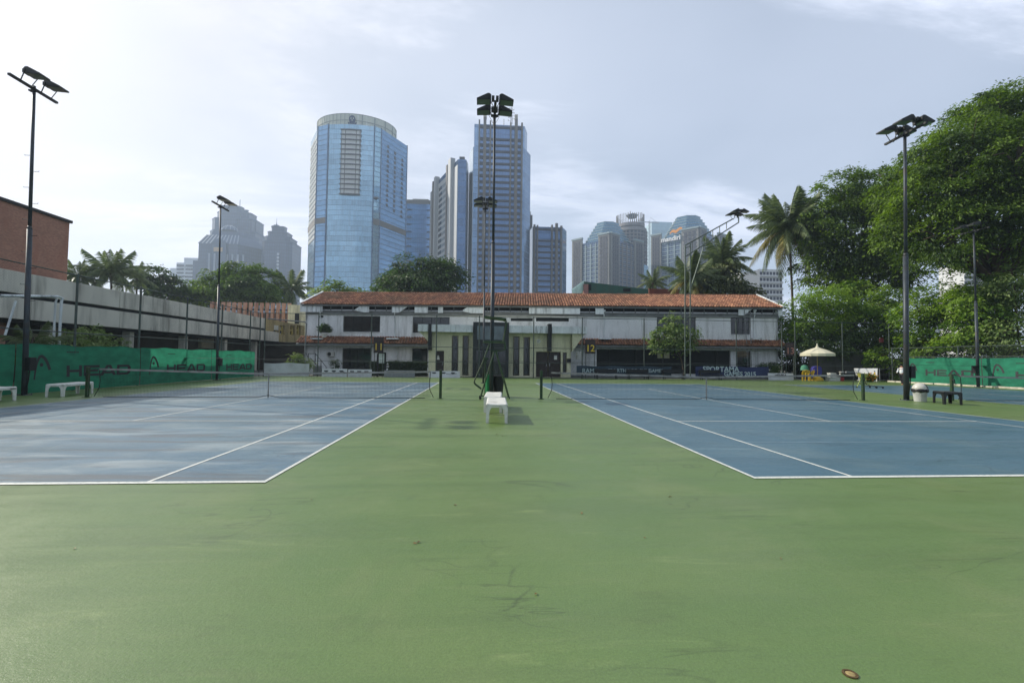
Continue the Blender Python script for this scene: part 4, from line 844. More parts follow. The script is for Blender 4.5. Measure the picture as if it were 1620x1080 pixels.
# ------------------------------------------------------------------ green-clad building behind the roof
gb = thing('green_clad_building', 'half built block with green sheet cladding behind the tile roof', 'building', tuple(at(960, 560, 64)))
Gp = lambda px, py, Y=64: at(px, py, Y)
p = MB(); A = Gp(921.7, 445); B_ = Gp(1026, 457.5); C1, C2 = Gp(1026, 470), Gp(921.7, 462)
zb_ = C2.z - 1; p.loft([[tuple(A), tuple(B_), (B_.x, 64, zb_), (A.x, 64, zb_)], [(A.x, 65.2, A.z), (B_.x, 65.2, B_.z), (B_.x, 65.2, zb_), (A.x, 65.2, zb_)]]); p.build('green_cladding', mat('dark_green_sheet', (48, 88, 74), .6, var=.15, scale=1, dirt=(70, 74, 62), dirt_amt=.3, streak=True), gb)
p = MB(); D_ = Gp(904, 458, 61); D2 = Gp(907, 472, 61); p.loft([[(A.x, 63.9, A.z), (D_.x, 61, D_.z), (D_.x + .3, 61, D2.z), (A.x, 63.9, Gp(921.7, 459).z)], [(A.x + .2, 63.98, A.z), (D_.x + .2, 61.1, D_.z), (D_.x + .5, 61.1, D2.z), (A.x + .2, 63.98, Gp(921.7, 459).z)]]); p.build('pale_green_fascia', mat('sunlit_tint_green_sheet', (204, 230, 214), .6, var=.1, scale=1, dirt=(110, 130, 116), dirt_amt=.3, streak=True), gb)  # fascia green lightened, its sunlit look is put into the colour
for a, c, t_ in ((922.5, 930, 449.5), (976, 983, 464)):
    x0, x1 = Gp(a, 455, 63.9).x, Gp(c, 455, 63.9).x; p = MB(); p.box(x0, 63.6, 0, x1, 63.97, Gp(a, t_, 63.7).z); p.build('pink_pier', mat('pink_render', (160, 120, 112), .9), gb)
for a, c, t_, u_ in ((931, 935.5, 449, 459), (986, 997.5, 456, 461)):
    x0, x1 = Gp(a, 455, 63.9).x, Gp(c, 455, 63.9).x; p = MB(); p.box(x0, 63.9, Gp(a, u_, 63.9).z, x1, 63.985, Gp(a, t_, 63.9).z); p.build('opening', M_void, gb)
p = MB(); p.box(Gp(908, 470, 66).x, 65.3, 0, Gp(1026, 470, 66).x, 74, zb_ - .2); p.build('lower_block', M_void, gb)
p = MB(); a, c = Gp(1027, 456.5, 66), Gp(1075, 458, 66); p.box(a.x, 66, 0, c.x, 72, a.z); tag(p.build('rust_shed', mat('rust_red_sheet', (122, 66, 48), .8, var=.25, scale=1, streak=True, dirt=(84, 50, 40))), 'rust red sheet metal shed wall between green block and palms', 'shed')

# ================================================================== BOARDS, BANNERS along the back fence
M_board = mat('dark_brown_board', (42, 32, 32), .6, var=.2)
def number_board(num, px0, px1, py0, py1, col, label, Y=37.38):
    a, c = at(px0, py0, Y), at(px1, py1, Y); root = thing('number_board', label, 'court sign', ((a.x + c.x) / 2, Y, 0), group='court number boards on the back fence')
    p = MB(); p.cbox(a.x, Y - .04, c.z, c.x, Y + .02, a.z, .012); p.build('board', M_board, root)
    p = MB(); m = (a.x + c.x) / 2; text_mesh(p, num, .78, frameM((m, Y - .046, c.z + (a.z - c.z) * .36), (1, 0, 0), (0, 0, 1)), bold=.006); p.build('numeral', mat('numeral_' + num, col, .6), root)
    p = MB(); text_mesh(p, 'COURT', .17, frameM((m, Y - .046, a.z - .24), (1, 0, 0), (0, 0, 1))); p.build('small_lettering', mat('brown_lettering', (92, 60, 50), .7), root)
    for x in (a.x + .06, c.x - .06):
        p = MB(); p.tube([(x, Y + .03, 0), (x, Y + .03, c.z + .1)], .028, 6); p.build('support', M_fpost, root)
    return root
number_board('11', 591.7, 606.7, 533, 558, (196, 164, 66), 'dark court board lettered eleven in yellow')
number_board('12', 925.8, 941.7, 537, 559.3, (206, 176, 52), 'dark court board lettered twelve in yellow')
number_board('13', 1242.5, 1256.7, 541.7, 563, (150, 104, 92), 'dark court board lettered thirteen in faded paint')
a, c = at(599.5, 559, 37.9), at(610, 574, 37.9); root = thing('notice_board', 'pale notice in a dark frame below board eleven', 'notice board', (a.x, 37.9, 0)); p = MB(); p.box(a.x, 37.9, c.z, c.x - .12, 37.94, a.z); p.build('notice_sheet', M_fascia, root)
p = MB(); p.box(c.x - .11, 37.9, 0, c.x + .02, 38.0, a.z + .1); p.box(a.x - .1, 37.945, a.z, c.x - .12, 38.0, a.z + .1); p.box(a.x - .16, 37.9, 0, a.x - .02, 38.0, a.z); p.build('frame', M_dark, root)
M_ban = mat('white_banner_vinyl', (196, 198, 200), .6, var=.08, scale=1.5, dirt=(150, 150, 148), dirt_amt=.3)
def marks(p, x0, z, Y, k):
    for i in range(k):
        a = x0 + i * .75; p.box(a, Y - .006, z, a + .30, Y - .001, z + .10); p.box(a + .06, Y - .006, z - .06, a + .24, Y - .001, z - .005)
def aboard(px0, px1, py0, py1, label, m=M_ban, k=3, Y=37.15, lean=.10, swoosh=True):
    a, c = at(px0, py0, Y), at(px1, py1, Y); root = thing('sponsor_board', label, 'sponsor board', ((a.x + c.x) / 2, Y, 0), group='low sponsor boards along the back fence'); h = a.z
    p = MB(); p.loft([[(a.x, Y, 0), (c.x, Y, 0), (c.x, Y + lean, h), (a.x, Y + lean, h)], [(a.x, Y + .03, 0), (c.x, Y + .03, 0), (c.x, Y + .03 + lean, h), (a.x, Y + .03 + lean, h)]]); p.build('panel', m, root)
    p = MB(); p.M = Matrix.Translation((0, lean * .66, 0)); L = c.x - a.x
    for i in range(k): xx = a.x + L * (i + .55) / (k + .3); p.box(xx - .16, Y - .008, h * .66, xx + .16, Y - .002, h * .80); p.box(xx - .1, Y - .008, h * .57, xx + .1, Y - .002, h * .65)
    if swoosh: p.tube([(a.x + L * .55, Y - .006, h * .56), (a.x + L * .7, Y - .006, h * .50), (a.x + L * .9, Y - .006, h * .66)], .02, 5)
    if k: p.build('printed_marks', M_letter, root, kind='stuff')
    for x in (a.x + .05, c.x - .05): p = MB(); p.tube([(x, Y + .05 + lean, h), (x, Y + .28, 0)], .014, 5); p.build('stay', M_dark, root)
    return root
aboard(509, 548.5, 583, 597.5, 'white sponsor board with dark marks, first from the left end')
aboard(550.5, 587.5, 584, 597.5, 'white sponsor board below court board eleven')
aboard(607.5, 656, 585.5, 598, 'plain grey back of a sponsor board right of board eleven', mat('grey_board', (128, 132, 132), .8, var=.15, scale=6), 0)
aboard(678.5, 727.5, 586.5, 598, 'white sponsor board beside the left net post', k=3)
wb = aboard(1216, 1256, 590, 599.5, 'white sponsor board at the foot of court board thirteen', k=0)
p = MB(); a = at(1236, 594, 37.14); text_mesh(p, '=EVISA', .34, frameM((a.x, 37.19, a.z), (1, 0, 0), (0, 0, 1)), bold=.008); p.build('lettering', M_letter, wb)
def loose_banner(px0, px1, py0, py1, label, m, Y=37.3, text=()):
    a, c = at(px0, py0, Y), at(px1, py1, Y); root = thing('fence_banner', label, 'banner', ((a.x + c.x) / 2, Y, 0), group='banners tied to the back fence'); n = 30; p = MB()
    D = lambda x, z: Y - .03 + .03 * math.sin(x * 2.1) * math.cos(z * 2) + .012 * math.sin(x * 6.3 + z * 3)
    zt = lambda x: a.z + .03 * math.sin(x * 2.4)
    for i in range(n):
        for j in range(5):
            k = []
            for ii, jj in ((i, j), (i + 1, j), (i + 1, j + 1), (i, j + 1)):
                x = a.x + (c.x - a.x) * ii / n; z = max(c.z, .03) + (zt(x) - max(c.z, .03)) * jj / 5; k.append((x, D(x, z), z))
            p.poly(k)
    p.build('vinyl', m, root, smooth=True)
    for s, size, fx, fz, bold in text:
        p = MB(); text_mesh(p, s, size, frameM((a.x + (c.x - a.x) * fx, Y - .09, max(c.z, .03) + (a.z - max(c.z, .03)) * fz), (1, 0, 0), (0, 0, 1)), bold=bold); p.build('lettering', mat('pale_lettering', (170, 186, 190), .7), root)
    return root
loose_banner(418, 489, 574, 597, 'creased white banner hung in the left corner of the back fence', M_ban)
M_navy = mat('navy_banner_vinyl', (30, 42, 84), .55, var=.25, scale=.5); M_teal = mat('dark_teal_banner_vinyl', (30, 52, 66), .55, var=.25, scale=.6)
loose_banner(912, 1062, 578.5, 594, 'long dark blue banner with faint white words right of the porch', M_teal, text=(('RAMA', .5, .14, .45, .0), ('SPORTHOOD SURF', .42, .55, .5, .0), ('GAMES', .4, .83, .5, .0)))
loose_banner(1100, 1216, 579.5, 597, 'blue banner with pale words and the year 2015', M_navy, text=(('SPORTAMA', .62, .34, .74, .012), ('GAMES 2015', .52, .60, .30, .012)))
def row_seat(px, label, Y=36.75):
    a = at(px, 590, Y); root = thing('spectator_bench', label, 'bench', (a.x, Y, 0), group='dark benches before the blue banners'); w_ = .95; m = M_dark
    p = MB(); p.cbox(a.x - w_, Y - .2, .40, a.x + w_, Y + .22, .45, .012); p.build('seat', m, root)
    p = MB(); p.cbox(a.x - w_, Y + .24, .55, a.x + w_, Y + .28, .82, .012); p.build('backrest', m, root)
    for sx in (-1, 1):
        p = MB(); p.box(a.x + sx * .8 - .03, Y - .15, 0, a.x + sx * .8 + .03, Y - .10, .40); p.build('leg', m, root)
        p = MB(); p.box(a.x + sx * .8 - .03, Y + .20, 0, a.x + sx * .8 + .03, Y + .24, .85); p.build('leg', m, root)
for px, l in ((960, 'dark bench nearest the porch in the back row'), (1010, 'dark bench below the middle of the long banner'), (1066, 'dark bench left of the ladder mast'), (1125, 'dark bench before the blue year banner')): row_seat(px, l)
# ================================================================== TOWERS of the city behind
def glass_wall(name, col, du=1.5, dz=3.9, line=(60, 80, 100), lw=.07, lz=.10, var=.35, rough=.10, metal=.75, band=None, bandw=.3):
    """curtain wall: panes differ a little from each other, thin mullions and floor lines; reflects the sky"""
    t = NT(name); uv = t.N.new('ShaderNodeUVMap'); sep = t.N.new('ShaderNodeSeparateXYZ'); t.L.new(uv.outputs[0], sep.inputs[0])
    u, z = t.mth('DIVIDE', sep.outputs[0], du), t.mth('DIVIDE', sep.outputs[1], dz); fu, fz = t.mth('FRACT', u), t.mth('FRACT', z)
    cb = t.N.new('ShaderNodeCombineXYZ'); t.L.new(t.mth('FLOOR', u), cb.inputs[0]); t.L.new(t.mth('FLOOR', z), cb.inputs[1]); wn = t.N.new('ShaderNodeTexWhiteNoise'); wn.noise_dimensions = '2D'; t.L.new(cb.outputs[0], wn.inputs['Vector'])
    c = t.mix(t.mth('MULTIPLY', wn.outputs['Value'], var), lin(*col), lin(*[x * .62 for x in col]))
    cb2 = t.N.new('ShaderNodeCombineXYZ'); t.L.new(t.mth('FLOOR', z), cb2.inputs[1]); wn2 = t.N.new('ShaderNodeTexWhiteNoise'); wn2.noise_dimensions = '2D'; t.L.new(cb2.outputs[0], wn2.inputs['Vector'])
    c = t.mix(t.mth('MULTIPLY', wn2.outputs['Value'], .28), c, lin(*[min(255, x * 1.25) for x in col]))
    m = metal
    if band: bm = t.mth('LESS_THAN', fz, bandw); c = t.mix(t.mth('MULTIPLY', bm, .8), c, lin(*band))
    ln = t.mth('MAXIMUM', t.mth('LESS_THAN', fu, lw), t.mth('LESS_THAN', fz, lz)); c = t.mix(t.mth('MULTIPLY', ln, .7), c, lin(*line))
    t.set(col=c, rough=rough, metal=t.mth('MULTIPLY', t.mth('SUBTRACT', 1.0, ln), metal), spec=.6)
    n = t.noise(.05, 3); b = t.N.new('ShaderNodeBump'); b.inputs['Strength'].default_value = .12; b.inputs['Distance'].default_value = .6; t.L.new(t.mth('ADD', n, t.mth('MULTIPLY', wn.outputs['Value'], .03)), b.inputs['Height']); t.L.new(b.outputs[0], t.b.inputs['Normal'])
    return t.m
def hz(px, py, Y): return at(px, py, Y).z
def X_(px, Y, py=400): return at(px, py, Y).x
def wall_pts(A, B, t): return (A[0] + (B[0] - A[0]) * t, A[1] + (B[1] - A[1]) * t)
def face_box(p, A, B, t0, t1, z0, z1, out=.3, inn=.05):
    """box standing proud of the wall A-B (seen with the outside on the right of A->B)"""
    dx, dy = B[0] - A[0], B[1] - A[1]; l = math.hypot(dx, dy); nx, ny = dy / l, -dx / l
    a, b_ = wall_pts(A, B, t0), wall_pts(A, B, t1); r = []
    for z in (z0, z1): r.append([(a[0] - nx * inn, a[1] - ny * inn, z), (a[0] + nx * out, a[1] + ny * out, z), (b_[0] + nx * out, b_[1] + ny * out, z), (b_[0] - nx * inn, b_[1] - ny * inn, z)])
    p.loft(r)
M_stone = mat('pale_tower_stone', (176, 172, 160), .85, var=.08, scale=.05)
M_pier = mat('grey_tower_stone', (120, 116, 112), .8, var=.1, scale=.05)
M_span = mat('dark_spandrel', (70, 72, 82), .6, var=.1, scale=.05)
M_wtow = mat('white_tower_paint', (206, 208, 206), .85, var=.06, scale=.05)
# ---- tall blue hotel tower with curved crown
def tower_hotel():
    Y = 300; zt = hz(545, 203, Y)
    A, B, Cc, D, E, F = (X_(487, 322), 322), (X_(498, 300), 300), (X_(514.5, 296), 296), (X_(588.5, 296), 296), (X_(599.5, 299), 299), (X_(641, 322), 322)
    root = thing('glass_tower', 'tallest pale blue glass tower with a curved cream crown and dark crest', 'skyscraper', (X_(550, 310), 310, 0), group='office towers on the skyline')
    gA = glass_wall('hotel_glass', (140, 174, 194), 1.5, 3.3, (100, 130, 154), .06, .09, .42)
    gB = glass_wall('hotel_glass_dim_facet', (110, 148, 182), 1.5, 3.3, (70, 96, 124), .06, .16, .35); gC = glass_wall('hotel_glass_bright_facet', (164, 200, 220), 1.5, 3.3, (96, 128, 156), .06, .18, .3)  # facet light put into tints: left chamfer and flank dimmer, right chamfer brighter
    pts = [A, B, Cc, ((Cc[0] * 2 + D[0]) / 3, 294.6), ((Cc[0] + 2 * D[0]) / 3, 294.6), D, E, F, (F[0] - 4, 345), (A[0] + 4, 345)]
    p = MB(); p.prism(pts, 0, zt); p.build('glass_body', gA, root)
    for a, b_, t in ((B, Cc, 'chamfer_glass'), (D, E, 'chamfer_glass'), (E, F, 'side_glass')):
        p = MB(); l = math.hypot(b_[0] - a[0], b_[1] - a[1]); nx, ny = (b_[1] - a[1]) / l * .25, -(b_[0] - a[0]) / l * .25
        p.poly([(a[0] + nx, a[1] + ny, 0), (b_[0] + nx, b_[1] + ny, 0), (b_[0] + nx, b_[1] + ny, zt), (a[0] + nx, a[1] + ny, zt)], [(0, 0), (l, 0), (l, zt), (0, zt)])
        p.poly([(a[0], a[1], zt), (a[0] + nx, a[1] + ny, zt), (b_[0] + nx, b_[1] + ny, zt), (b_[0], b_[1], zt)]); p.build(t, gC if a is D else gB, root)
    for q in (B, Cc, D, E, F):
        p = MB(); p.prism([(q[0] - .35, q[1] - .55), (q[0] + .35, q[1] - .55), (q[0] + .35, q[1] + .3), (q[0] - .35, q[1] + .3)], 0, zt + .4); p.build('corner_joint', mat('tower_joint', (70, 92, 120), .4, .4), root)
    zb0, zb1 = hz(600, 358, 300), hz(600, 349, 300)
    for a, b_ in ((A, B), (B, Cc), (D, E), (E, F)):
        p = MB(); face_box(p, a, b_, 0, 1, zb0, zb1, .5); p.build('belt', M_pier, root)
    # balcony stack
    x0, x1 = X_(534, 294), X_(567.5, 294); z0, z1 = hz(550, 307, 294), hz(550, 205.5, 294)
    p = MB(); p.box(x0 + .6, 293.9, z0, x1 - .6, 294.75, z1); p.build('balcony_wall', M_wtow, root)
    nn = 13; dz = (z1 - z0) / nn
    for k in range(nn + 1):
        z = z0 + dz * k; p = MB(); pl = [(x0, 294.4), (x0, 293.2), ((x0 + x1) / 2, 292.7), (x1, 293.2), (x1, 294.4)]; p.prism(pl, z - .30, z + .22, True, True); p.build('balcony_ledge', mat('ledge_grey', (92, 94, 100), .8), root)
        if k < nn:
            for f in (.06, .24, .76, .94): p = MB(); xx = x0 + (x1 - x0) * f; p.box(xx - .18, 293.6, z + .23, xx + .18, 293.85, z + dz - .31); p.build('balcony_fin', M_pier, root)
    # dark windows on the right flank, white lattice on the left flank
    for c, t in enumerate((.20, .47, .76)):
        for k in range(13):
            z = zt - 9 - 1.6 * c - k * 3.3; p = MB(); face_box(p, E, F, t, t + .075, z - 1.2, z + .9, .32); p.build('flank_window', M_span, root)
    for k in range(21):
        z = zt - 5 - k * 3.3
        p = MB()
        for c in range(6): face_box(p, A, B, .03 + c * .16 + .05 * (k % 2), .03 + c * .16 + .10 + .05 * (k % 2), z - 1.9, z + .3, .35)
        p.build('lattice_row', M_wtow, root, kind='stuff')
    # crown: curved screen wall
    cx, rx, ry, cy = X_(561, 318), (X_(623, 318) - X_(499, 318)) / 2, 20, 318; zc = hz(561, 180, 298)
    ang = [math.pi + math.pi * k / 30 for k in range(31)]; Q = lambda a, r, z: (cx + (rx + r) * math.cos(a), cy + (ry + r) * math.sin(a), z)
    M_cr = mat('crown_cream_panel', (196, 200, 186), .7, var=.08, scale=.1); M_rib = mat('crown_rib', (140, 148, 144), .7)
    for k in range(30):
        p = MB(); a, b_ = ang[k] + .003, ang[k + 1] - .003; p.loft([[Q(a, 0, zt - 3), Q(b_, 0, zt - 3), Q(b_, -.5, zt - 3), Q(a, -.5, zt - 3)], [Q(a, 0, zc), Q(b_, 0, zc), Q(b_, -.5, zc), Q(a, -.5, zc)]]); p.build('crown_panel', M_cr, root)
    for k in range(0, 31, 2 if False else 1):
        if k > 15 and k % 3: continue
        p = MB(); p.tube([Q(ang[k], .15, zt), Q(ang[k], .15, zc)], .16 if k <= 15 else .3, 5); p.build('crown_rib', M_rib, root)
    for z in (zt + (zc - zt) * .5, zc - .15):
        p = MB(); p.tube([Q(a, .12, z) for a in ang], .2, 5); p.build('crown_ring', M_rib, root)
    # crest: a rounded head over a spreading base
    ex, ez, ey = X_(552.5, 297.5), hz(552.5, 200.5, 297.5), 297.2; p = MB(); M_em = mat('crest_dark_blue', (38, 52, 88), .6)
    s = .185
    pl = [(-11, 0), (11, 0), (13, 9), (16, 14), (8, 12), (9, 17), (11, 27), (8, 35), (3, 39), (-3, 39), (-8, 35), (-11, 27), (-9, 17), (-8, 12), (-16, 14), (-13, 9)]
    p.loft([[(ex + a * s, ey - .5, ez + b_ * s) for a, b_ in pl], [(ex + a * s, ey + .2, ez + b_ * s) for a, b_ in pl]]); em = p.build('crest', M_em, root)
    p = MB()
    for a, b_, w_, h in ((-4, 26, 3, 4), (4, 26, 3, 4), (0, 19, 2, 5), (-7, 4, 2, 4), (0, 4, 2, 4), (7, 4, 2, 4)): p.box(ex + (a - w_ / 2) * s, ey - .58, ez + b_ * s, ex + (a + w_ / 2) * s, ey - .505, ez + (b_ + h) * s)
    p.build('crest_relief', M_cr, em, kind='stuff')
    p = MB(); a = at(595, 314, 297.0); p.box(a.x - 1.6, 295.6, a.z - .5, a.x + 1.6, 297.0, a.z + .6); p.build('cleaning_cradle', M_span, root)
tower_hotel()
# ---- towers with stone piers in the middle
G_blue = glass_wall('office_glass_blue', (88, 114, 148), 1.5, 3.6, (60, 80, 110), .05, .08, .3)
G_side = glass_wall('office_glass_side', (120, 146, 174), 1.5, 3.6, (84, 108, 140), .05, .07, .3)
def tower_piers(label, Y, xl, xr, chl, chr_, ytop, piers, fl=3.6, masts=(), shoulder=None, depth=28, spans=((0, 1),), pierx=None):
    zt = hz((xl + xr) / 2, ytop, Y); A, B, Cc, D = (X_(chl, Y + 8), Y + 8), (X_(xl, Y), Y), (X_(xr, Y), Y), (X_(chr_, Y + 8), Y + 8)
    root = thing('glass_tower', label, 'skyscraper', ((B[0] + Cc[0]) / 2, Y + 12, 0), group='office towers on the skyline')
    p = MB(); p.prism([A, B, Cc, D, (D[0], Y + depth), (A[0], Y + depth)], 0, zt if not shoulder else hz(xl, shoulder, Y)); p.build('glass_body', G_side, root)
    if shoulder:
        i = 2.2; p = MB(); p.prism([(A[0] + i, Y + 8), (B[0] + .3, Y + .3), (Cc[0] - .3, Y + .3), (D[0] - i, Y + 8), (D[0] - i, Y + depth), (A[0] + i, Y + depth)], hz(xl, shoulder, Y) - .5, zt); p.build('glass_body', G_side, root)
    p = MB(); face_box(p, A, B, .02, .98, 0, (hz(xl, shoulder, Y) if shoulder else zt) - .5, .25); p.build('glare_tint_chamfer', mat('glare_tint_glass', (200, 212, 222), .2, .4, var=.06, scale=.05), root)  # bright sky and sun reflection put into a pale chamfer colour
    a, b_ = X_(piers[0][0], Y) if piers else B[0], X_(piers[-1][1], Y) if piers else Cc[0]
    p = MB(); p.box(a, Y - .25, 0, b_, Y + 1, zt - .3); p.uv = {}
    p = MB(); p.poly([(a, Y - .25, 0), (b_, Y - .25, 0), (b_, Y - .25, zt - .2), (a, Y - .25, zt - .2)], [(0, 0), (b_ - a, 0), (b_ - a, zt), (0, zt)]); p.poly([(a, Y - .25, zt - .2), (b_, Y - .25, zt - .2), (b_, Y + .5, zt - .2), (a, Y + .5, zt - .2)]); p.build('front_glass', G_blue, root)
    k = 0; z = zt - 1.8
    while z > 6:
        for (c0, c1) in zip(piers, piers[1:]):
            x0, x1 = X_(c0[1], Y) + .05, X_(c1[0], Y) - .05; h = .85 if x1 - x0 < 5 else .62
            if k == 1: continue
            p = MB(); p.box(x0, Y - .7, z - h, x1, Y - .2, z + h); p.build('spandrel', M_span, root)
        z -= fl; k += 1
    for c0, c1, yt in piers:
        p = MB(); p.box(X_(c0, Y), Y - 1.5, 0, X_(c1, Y), Y + .4, hz(c0, yt, Y)); p.build('pier', M_pier, root)
    for px, y0, y1, r in masts:
        p = MB(); p.tube([(X_(px, Y), Y + .5, hz(px, y0, Y)), (X_(px, Y), Y + .5, hz(px, y1, Y))], r, 6); p.build('mast', M_stone if r > .3 else M_grey, root)
    return root
tc = tower_piers('tall blue glass tower with stone piers behind the central lamp post', 262, 747, 829, 741, 838, 197.5,
    [(754.6, 757, 191), (762.3, 767, 187), (772.3, 774.6, 192.5), (804.8, 807, 195.5), (812.3, 817, 190), (822.5, 825.2, 196)], 3.62,
    [(763.3, 188, 178, .55), (766, 188, 178, .55), (813.4, 191, 181, .5), (816, 191, 181, .5), (795, 197, 188, .15)], 232)
def lattice_mast(root, px, Y, y0, y1, w_, m):
    x, z0, z1 = X_(px, Y), hz(px, y0, Y), hz(px, y1, Y); p = MB()
    for sx, sy in ((-1, -1), (1, -1), (1, 1), (-1, 1)): p.tube([(x + sx * w_, Y + sy * w_, z0), (x + sx * w_ * .5, Y + sy * w_ * .5, z1)], w_ * .16, 4)
    n = max(4, int((z1 - z0) / (w_ * 2)))
    for k in range(n):
        a, b_ = z0 + (z1 - z0) * k / n, z0 + (z1 - z0) * (k + 1) / n; s = 1 if k % 2 else -1; p.tube([(x - s * w_, Y - w_, a), (x + s * w_, Y - w_, b_)], w_ * .12, 4); p.tube([(x - s * w_, Y + w_, a), (x + s * w_, Y + w_, b_)], w_ * .12, 4)
    p.build('antenna_mast', m, root, kind='stuff')
    return x, z1
xa, za_ = lattice_mast(tc, 807, 264, 196, 170, .55, M_pier)
random.seed(3)
for k in range(9):
    p = MB(); z = za_ - 1 - k * .9; s = 1 if k % 2 else -1; p.tube([(xa, 264, z), (xa + s * random.uniform(1.0, 2.2), 263.4, z + random.uniform(-.4, .6))], .09, 4); p.lathe([(.01, -.3), (.35, 0), (.01, .3)], (xa + s * random.uniform(1.0, 2.0), 263.4, z), 8); p.build('aerial', M_pier, tc)
tower_piers('shorter stone piered tower right of the tall central one', 288, 843, 890, 838.5, 896, 359,
    [(843.5, 846.5, 356), (848.5, 851, 357), (871.5, 874, 356.5), (878, 882, 354), (886, 889, 358)], 3.7, (), None, 30)
p = MB(); a = at(836, 340, 300); p.box(a.x, 300, 0, X_(842, 300), 306, hz(838, 340, 300)); p.box(a.x + .8, 301, hz(838, 340, 300), a.x + 1.6, 305, hz(838, 334, 300)); tag(p.build('tower_core', M_pier), 'narrow grey stair core between the two piered towers', 'tower')
M_flank = mat('silver_grey_cladding', (168, 172, 174), .6, var=.08, scale=.05)
def tower_lit():
    Y = 252; A, B, D, E = (X_(684.5, 292), 292), (X_(722.5, Y), Y), (X_(735.5, Y), Y), (X_(739, 258), 258); zt = hz(722, 252, Y)
    root = thing('glass_tower', 'tower with a bright stone flank and dark ribs left of the tallest piers', 'skyscraper', ((A[0] + D[0]) / 2, 275, 0), group='office towers on the skyline')
    p = MB(); p.prism([A, B, D, E, (E[0], 296), (A[0] + 3, 299)], 0, zt); p.build('glass_body', G_blue, root)
    p = MB(); face_box(p, A, B, .02, 1, 0, zt - 3, .3); p.build('stone_flank', M_flank, root)
    dz = 3.62; k = 0
    while zt - 6 - k * dz > 4:
        z = zt - 6 - k * dz; p = MB(); face_box(p, A, B, .27, .40, z - 2.0, z, .42); p.build('flank_window', M_pane, root); p = MB(); face_box(p, A, B, .41, .66, z - 1.9, z - .2, .42); p.build('flank_window', glassP, root); k += 1
    for t0, t1, h in ((.0, .05, -3), (.08, .12, 2.6), (.16, .23, 4), (.68, .72, 3.2), (.76, .86, 5)):
        p = MB(); face_box(p, A, B, t0, t1, 0, zt + h - 2, 2.2, .6); p.build('rib', M_flank if t1 - t0 > .045 else M_pier, root)
    p = MB(); p.box(X_(724.5, Y), Y + .3, zt, X_(733, Y), Y + 6, hz(728, 247.5, Y)); p.build('parapet', M_span, root)
glassP = glass_wall('pale_flank_glass', (170, 178, 180), 1.2, 3.6, (120, 124, 124), .08, .1, .3)
tower_lit()
def tower_box(label, Y, x0, x1, yt, m, depth=24, extra=None):
    root = thing('glass_tower', label, 'skyscraper', ((X_(x0, Y) + X_(x1, Y)) / 2, Y + depth / 2, 0), group='office towers on the skyline'); zt = hz((x0 + x1) / 2, yt, Y)
    a, b_ = X_(x0, Y), X_(x1, Y); p = MB(); p.prism([(a, Y), (b_, Y), (b_, Y + depth), (a, Y + depth)], 0, zt); p.build('glass_body', m, root); return root, a, b_, zt
r_, a, b_, zt = tower_box('small plain blue glass block between the two big towers', 380, 641.5, 684, 323, glass_wall('small_tower_glass', (104, 142, 182), 1.5, 3.9, (80, 104, 136), .06, .12, .3))
p = MB(); p.box(a + .2, 380.2, zt, b_ - .2, 400, hz(660, 316, 380)); p.build('plant_floor', M_pier, r_); p = MB(); p.box(a + 5, 381, hz(660, 316, 380), b_ - 4, 398, hz(660, 314, 380)); p.build('roof_cap', M_stone, r_)
for k in range(11):
    z = zt - 5 - k * 6.1
    for x0, x1 in ((a + .6, a + 4.6), (b_ - 5, b_ - .6)): p = MB(); p.box(x0, 379.6, z - .5, x1, 380.1, z + .5); p.build('louvre', M_span, r_)
# ---- hazy stepped towers on the left
G_haze = glass_wall('haze_tint_tower_wall', (62, 78, 108), 2.6, 4.0, (40, 52, 76), .30, .3, .5, .4, .15)  # distance haze put into the blue of walls and stone
M_hst = mat('haze_tint_tower_stone', (78, 92, 118), .8, var=.08, scale=.03)
def tiers(root, Y, tl, dep=30):
    zb = 0
    for k, (x0, x1, yt) in enumerate(tl):
        z1 = hz((x0 + x1) / 2, yt, Y); a, b_ = X_(x0, Y), X_(x1, Y); d = dep * (b_ - a) / (X_(tl[0][1], Y) - X_(tl[0][0], Y)); c = (b_ - a) * .14; y0 = Y + k * 1.6
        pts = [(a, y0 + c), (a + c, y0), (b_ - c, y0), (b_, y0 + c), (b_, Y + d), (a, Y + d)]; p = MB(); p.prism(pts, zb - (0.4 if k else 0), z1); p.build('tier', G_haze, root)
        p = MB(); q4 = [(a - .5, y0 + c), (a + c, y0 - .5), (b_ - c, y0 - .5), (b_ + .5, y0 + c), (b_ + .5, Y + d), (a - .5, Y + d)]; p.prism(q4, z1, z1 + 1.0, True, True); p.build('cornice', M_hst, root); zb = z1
    return zb
root = thing('stepped_tower', 'hazy grey stepped tower with a broad crown behind the left lamp post', 'skyscraper', (X_(357, 560), 565, 0), group='hazy towers on the left skyline')
tiers(root, 560, [(325, 401, 365), (327, 398, 345), (335, 390, 334), (338, 374, 324)])
zt = tiers(root, 556, [(366, 400, 366), (371, 394, 346), (375, 389, 336), (378, 386, 331)]); p = MB(); p.tube([(X_(377, 560), 560, hz(377, 331, 560)), (X_(377, 560), 560, hz(377, 316, 560))], .35, 5); p.build('spire', M_hst, root)
root = thing('domed_block', 'hazy block with sloping ribbed roof and small dome before the stepped tower', 'office block', (X_(357, 520), 530, 0), group='hazy towers on the left skyline')
Y = 520; a, b_ = X_(314, Y), X_(401, Y); z1, z2 = hz(357, 386, Y), hz(357, 369, Y); c0, c1 = X_(326, Y + 8), X_(390, Y + 8)
p = MB(); p.prism([(a, Y), (X_(376, Y), Y), (b_, Y + 26), (b_, Y + 50), (a, Y + 50)], 0, z1); p.build('lower_block', G_haze, root)
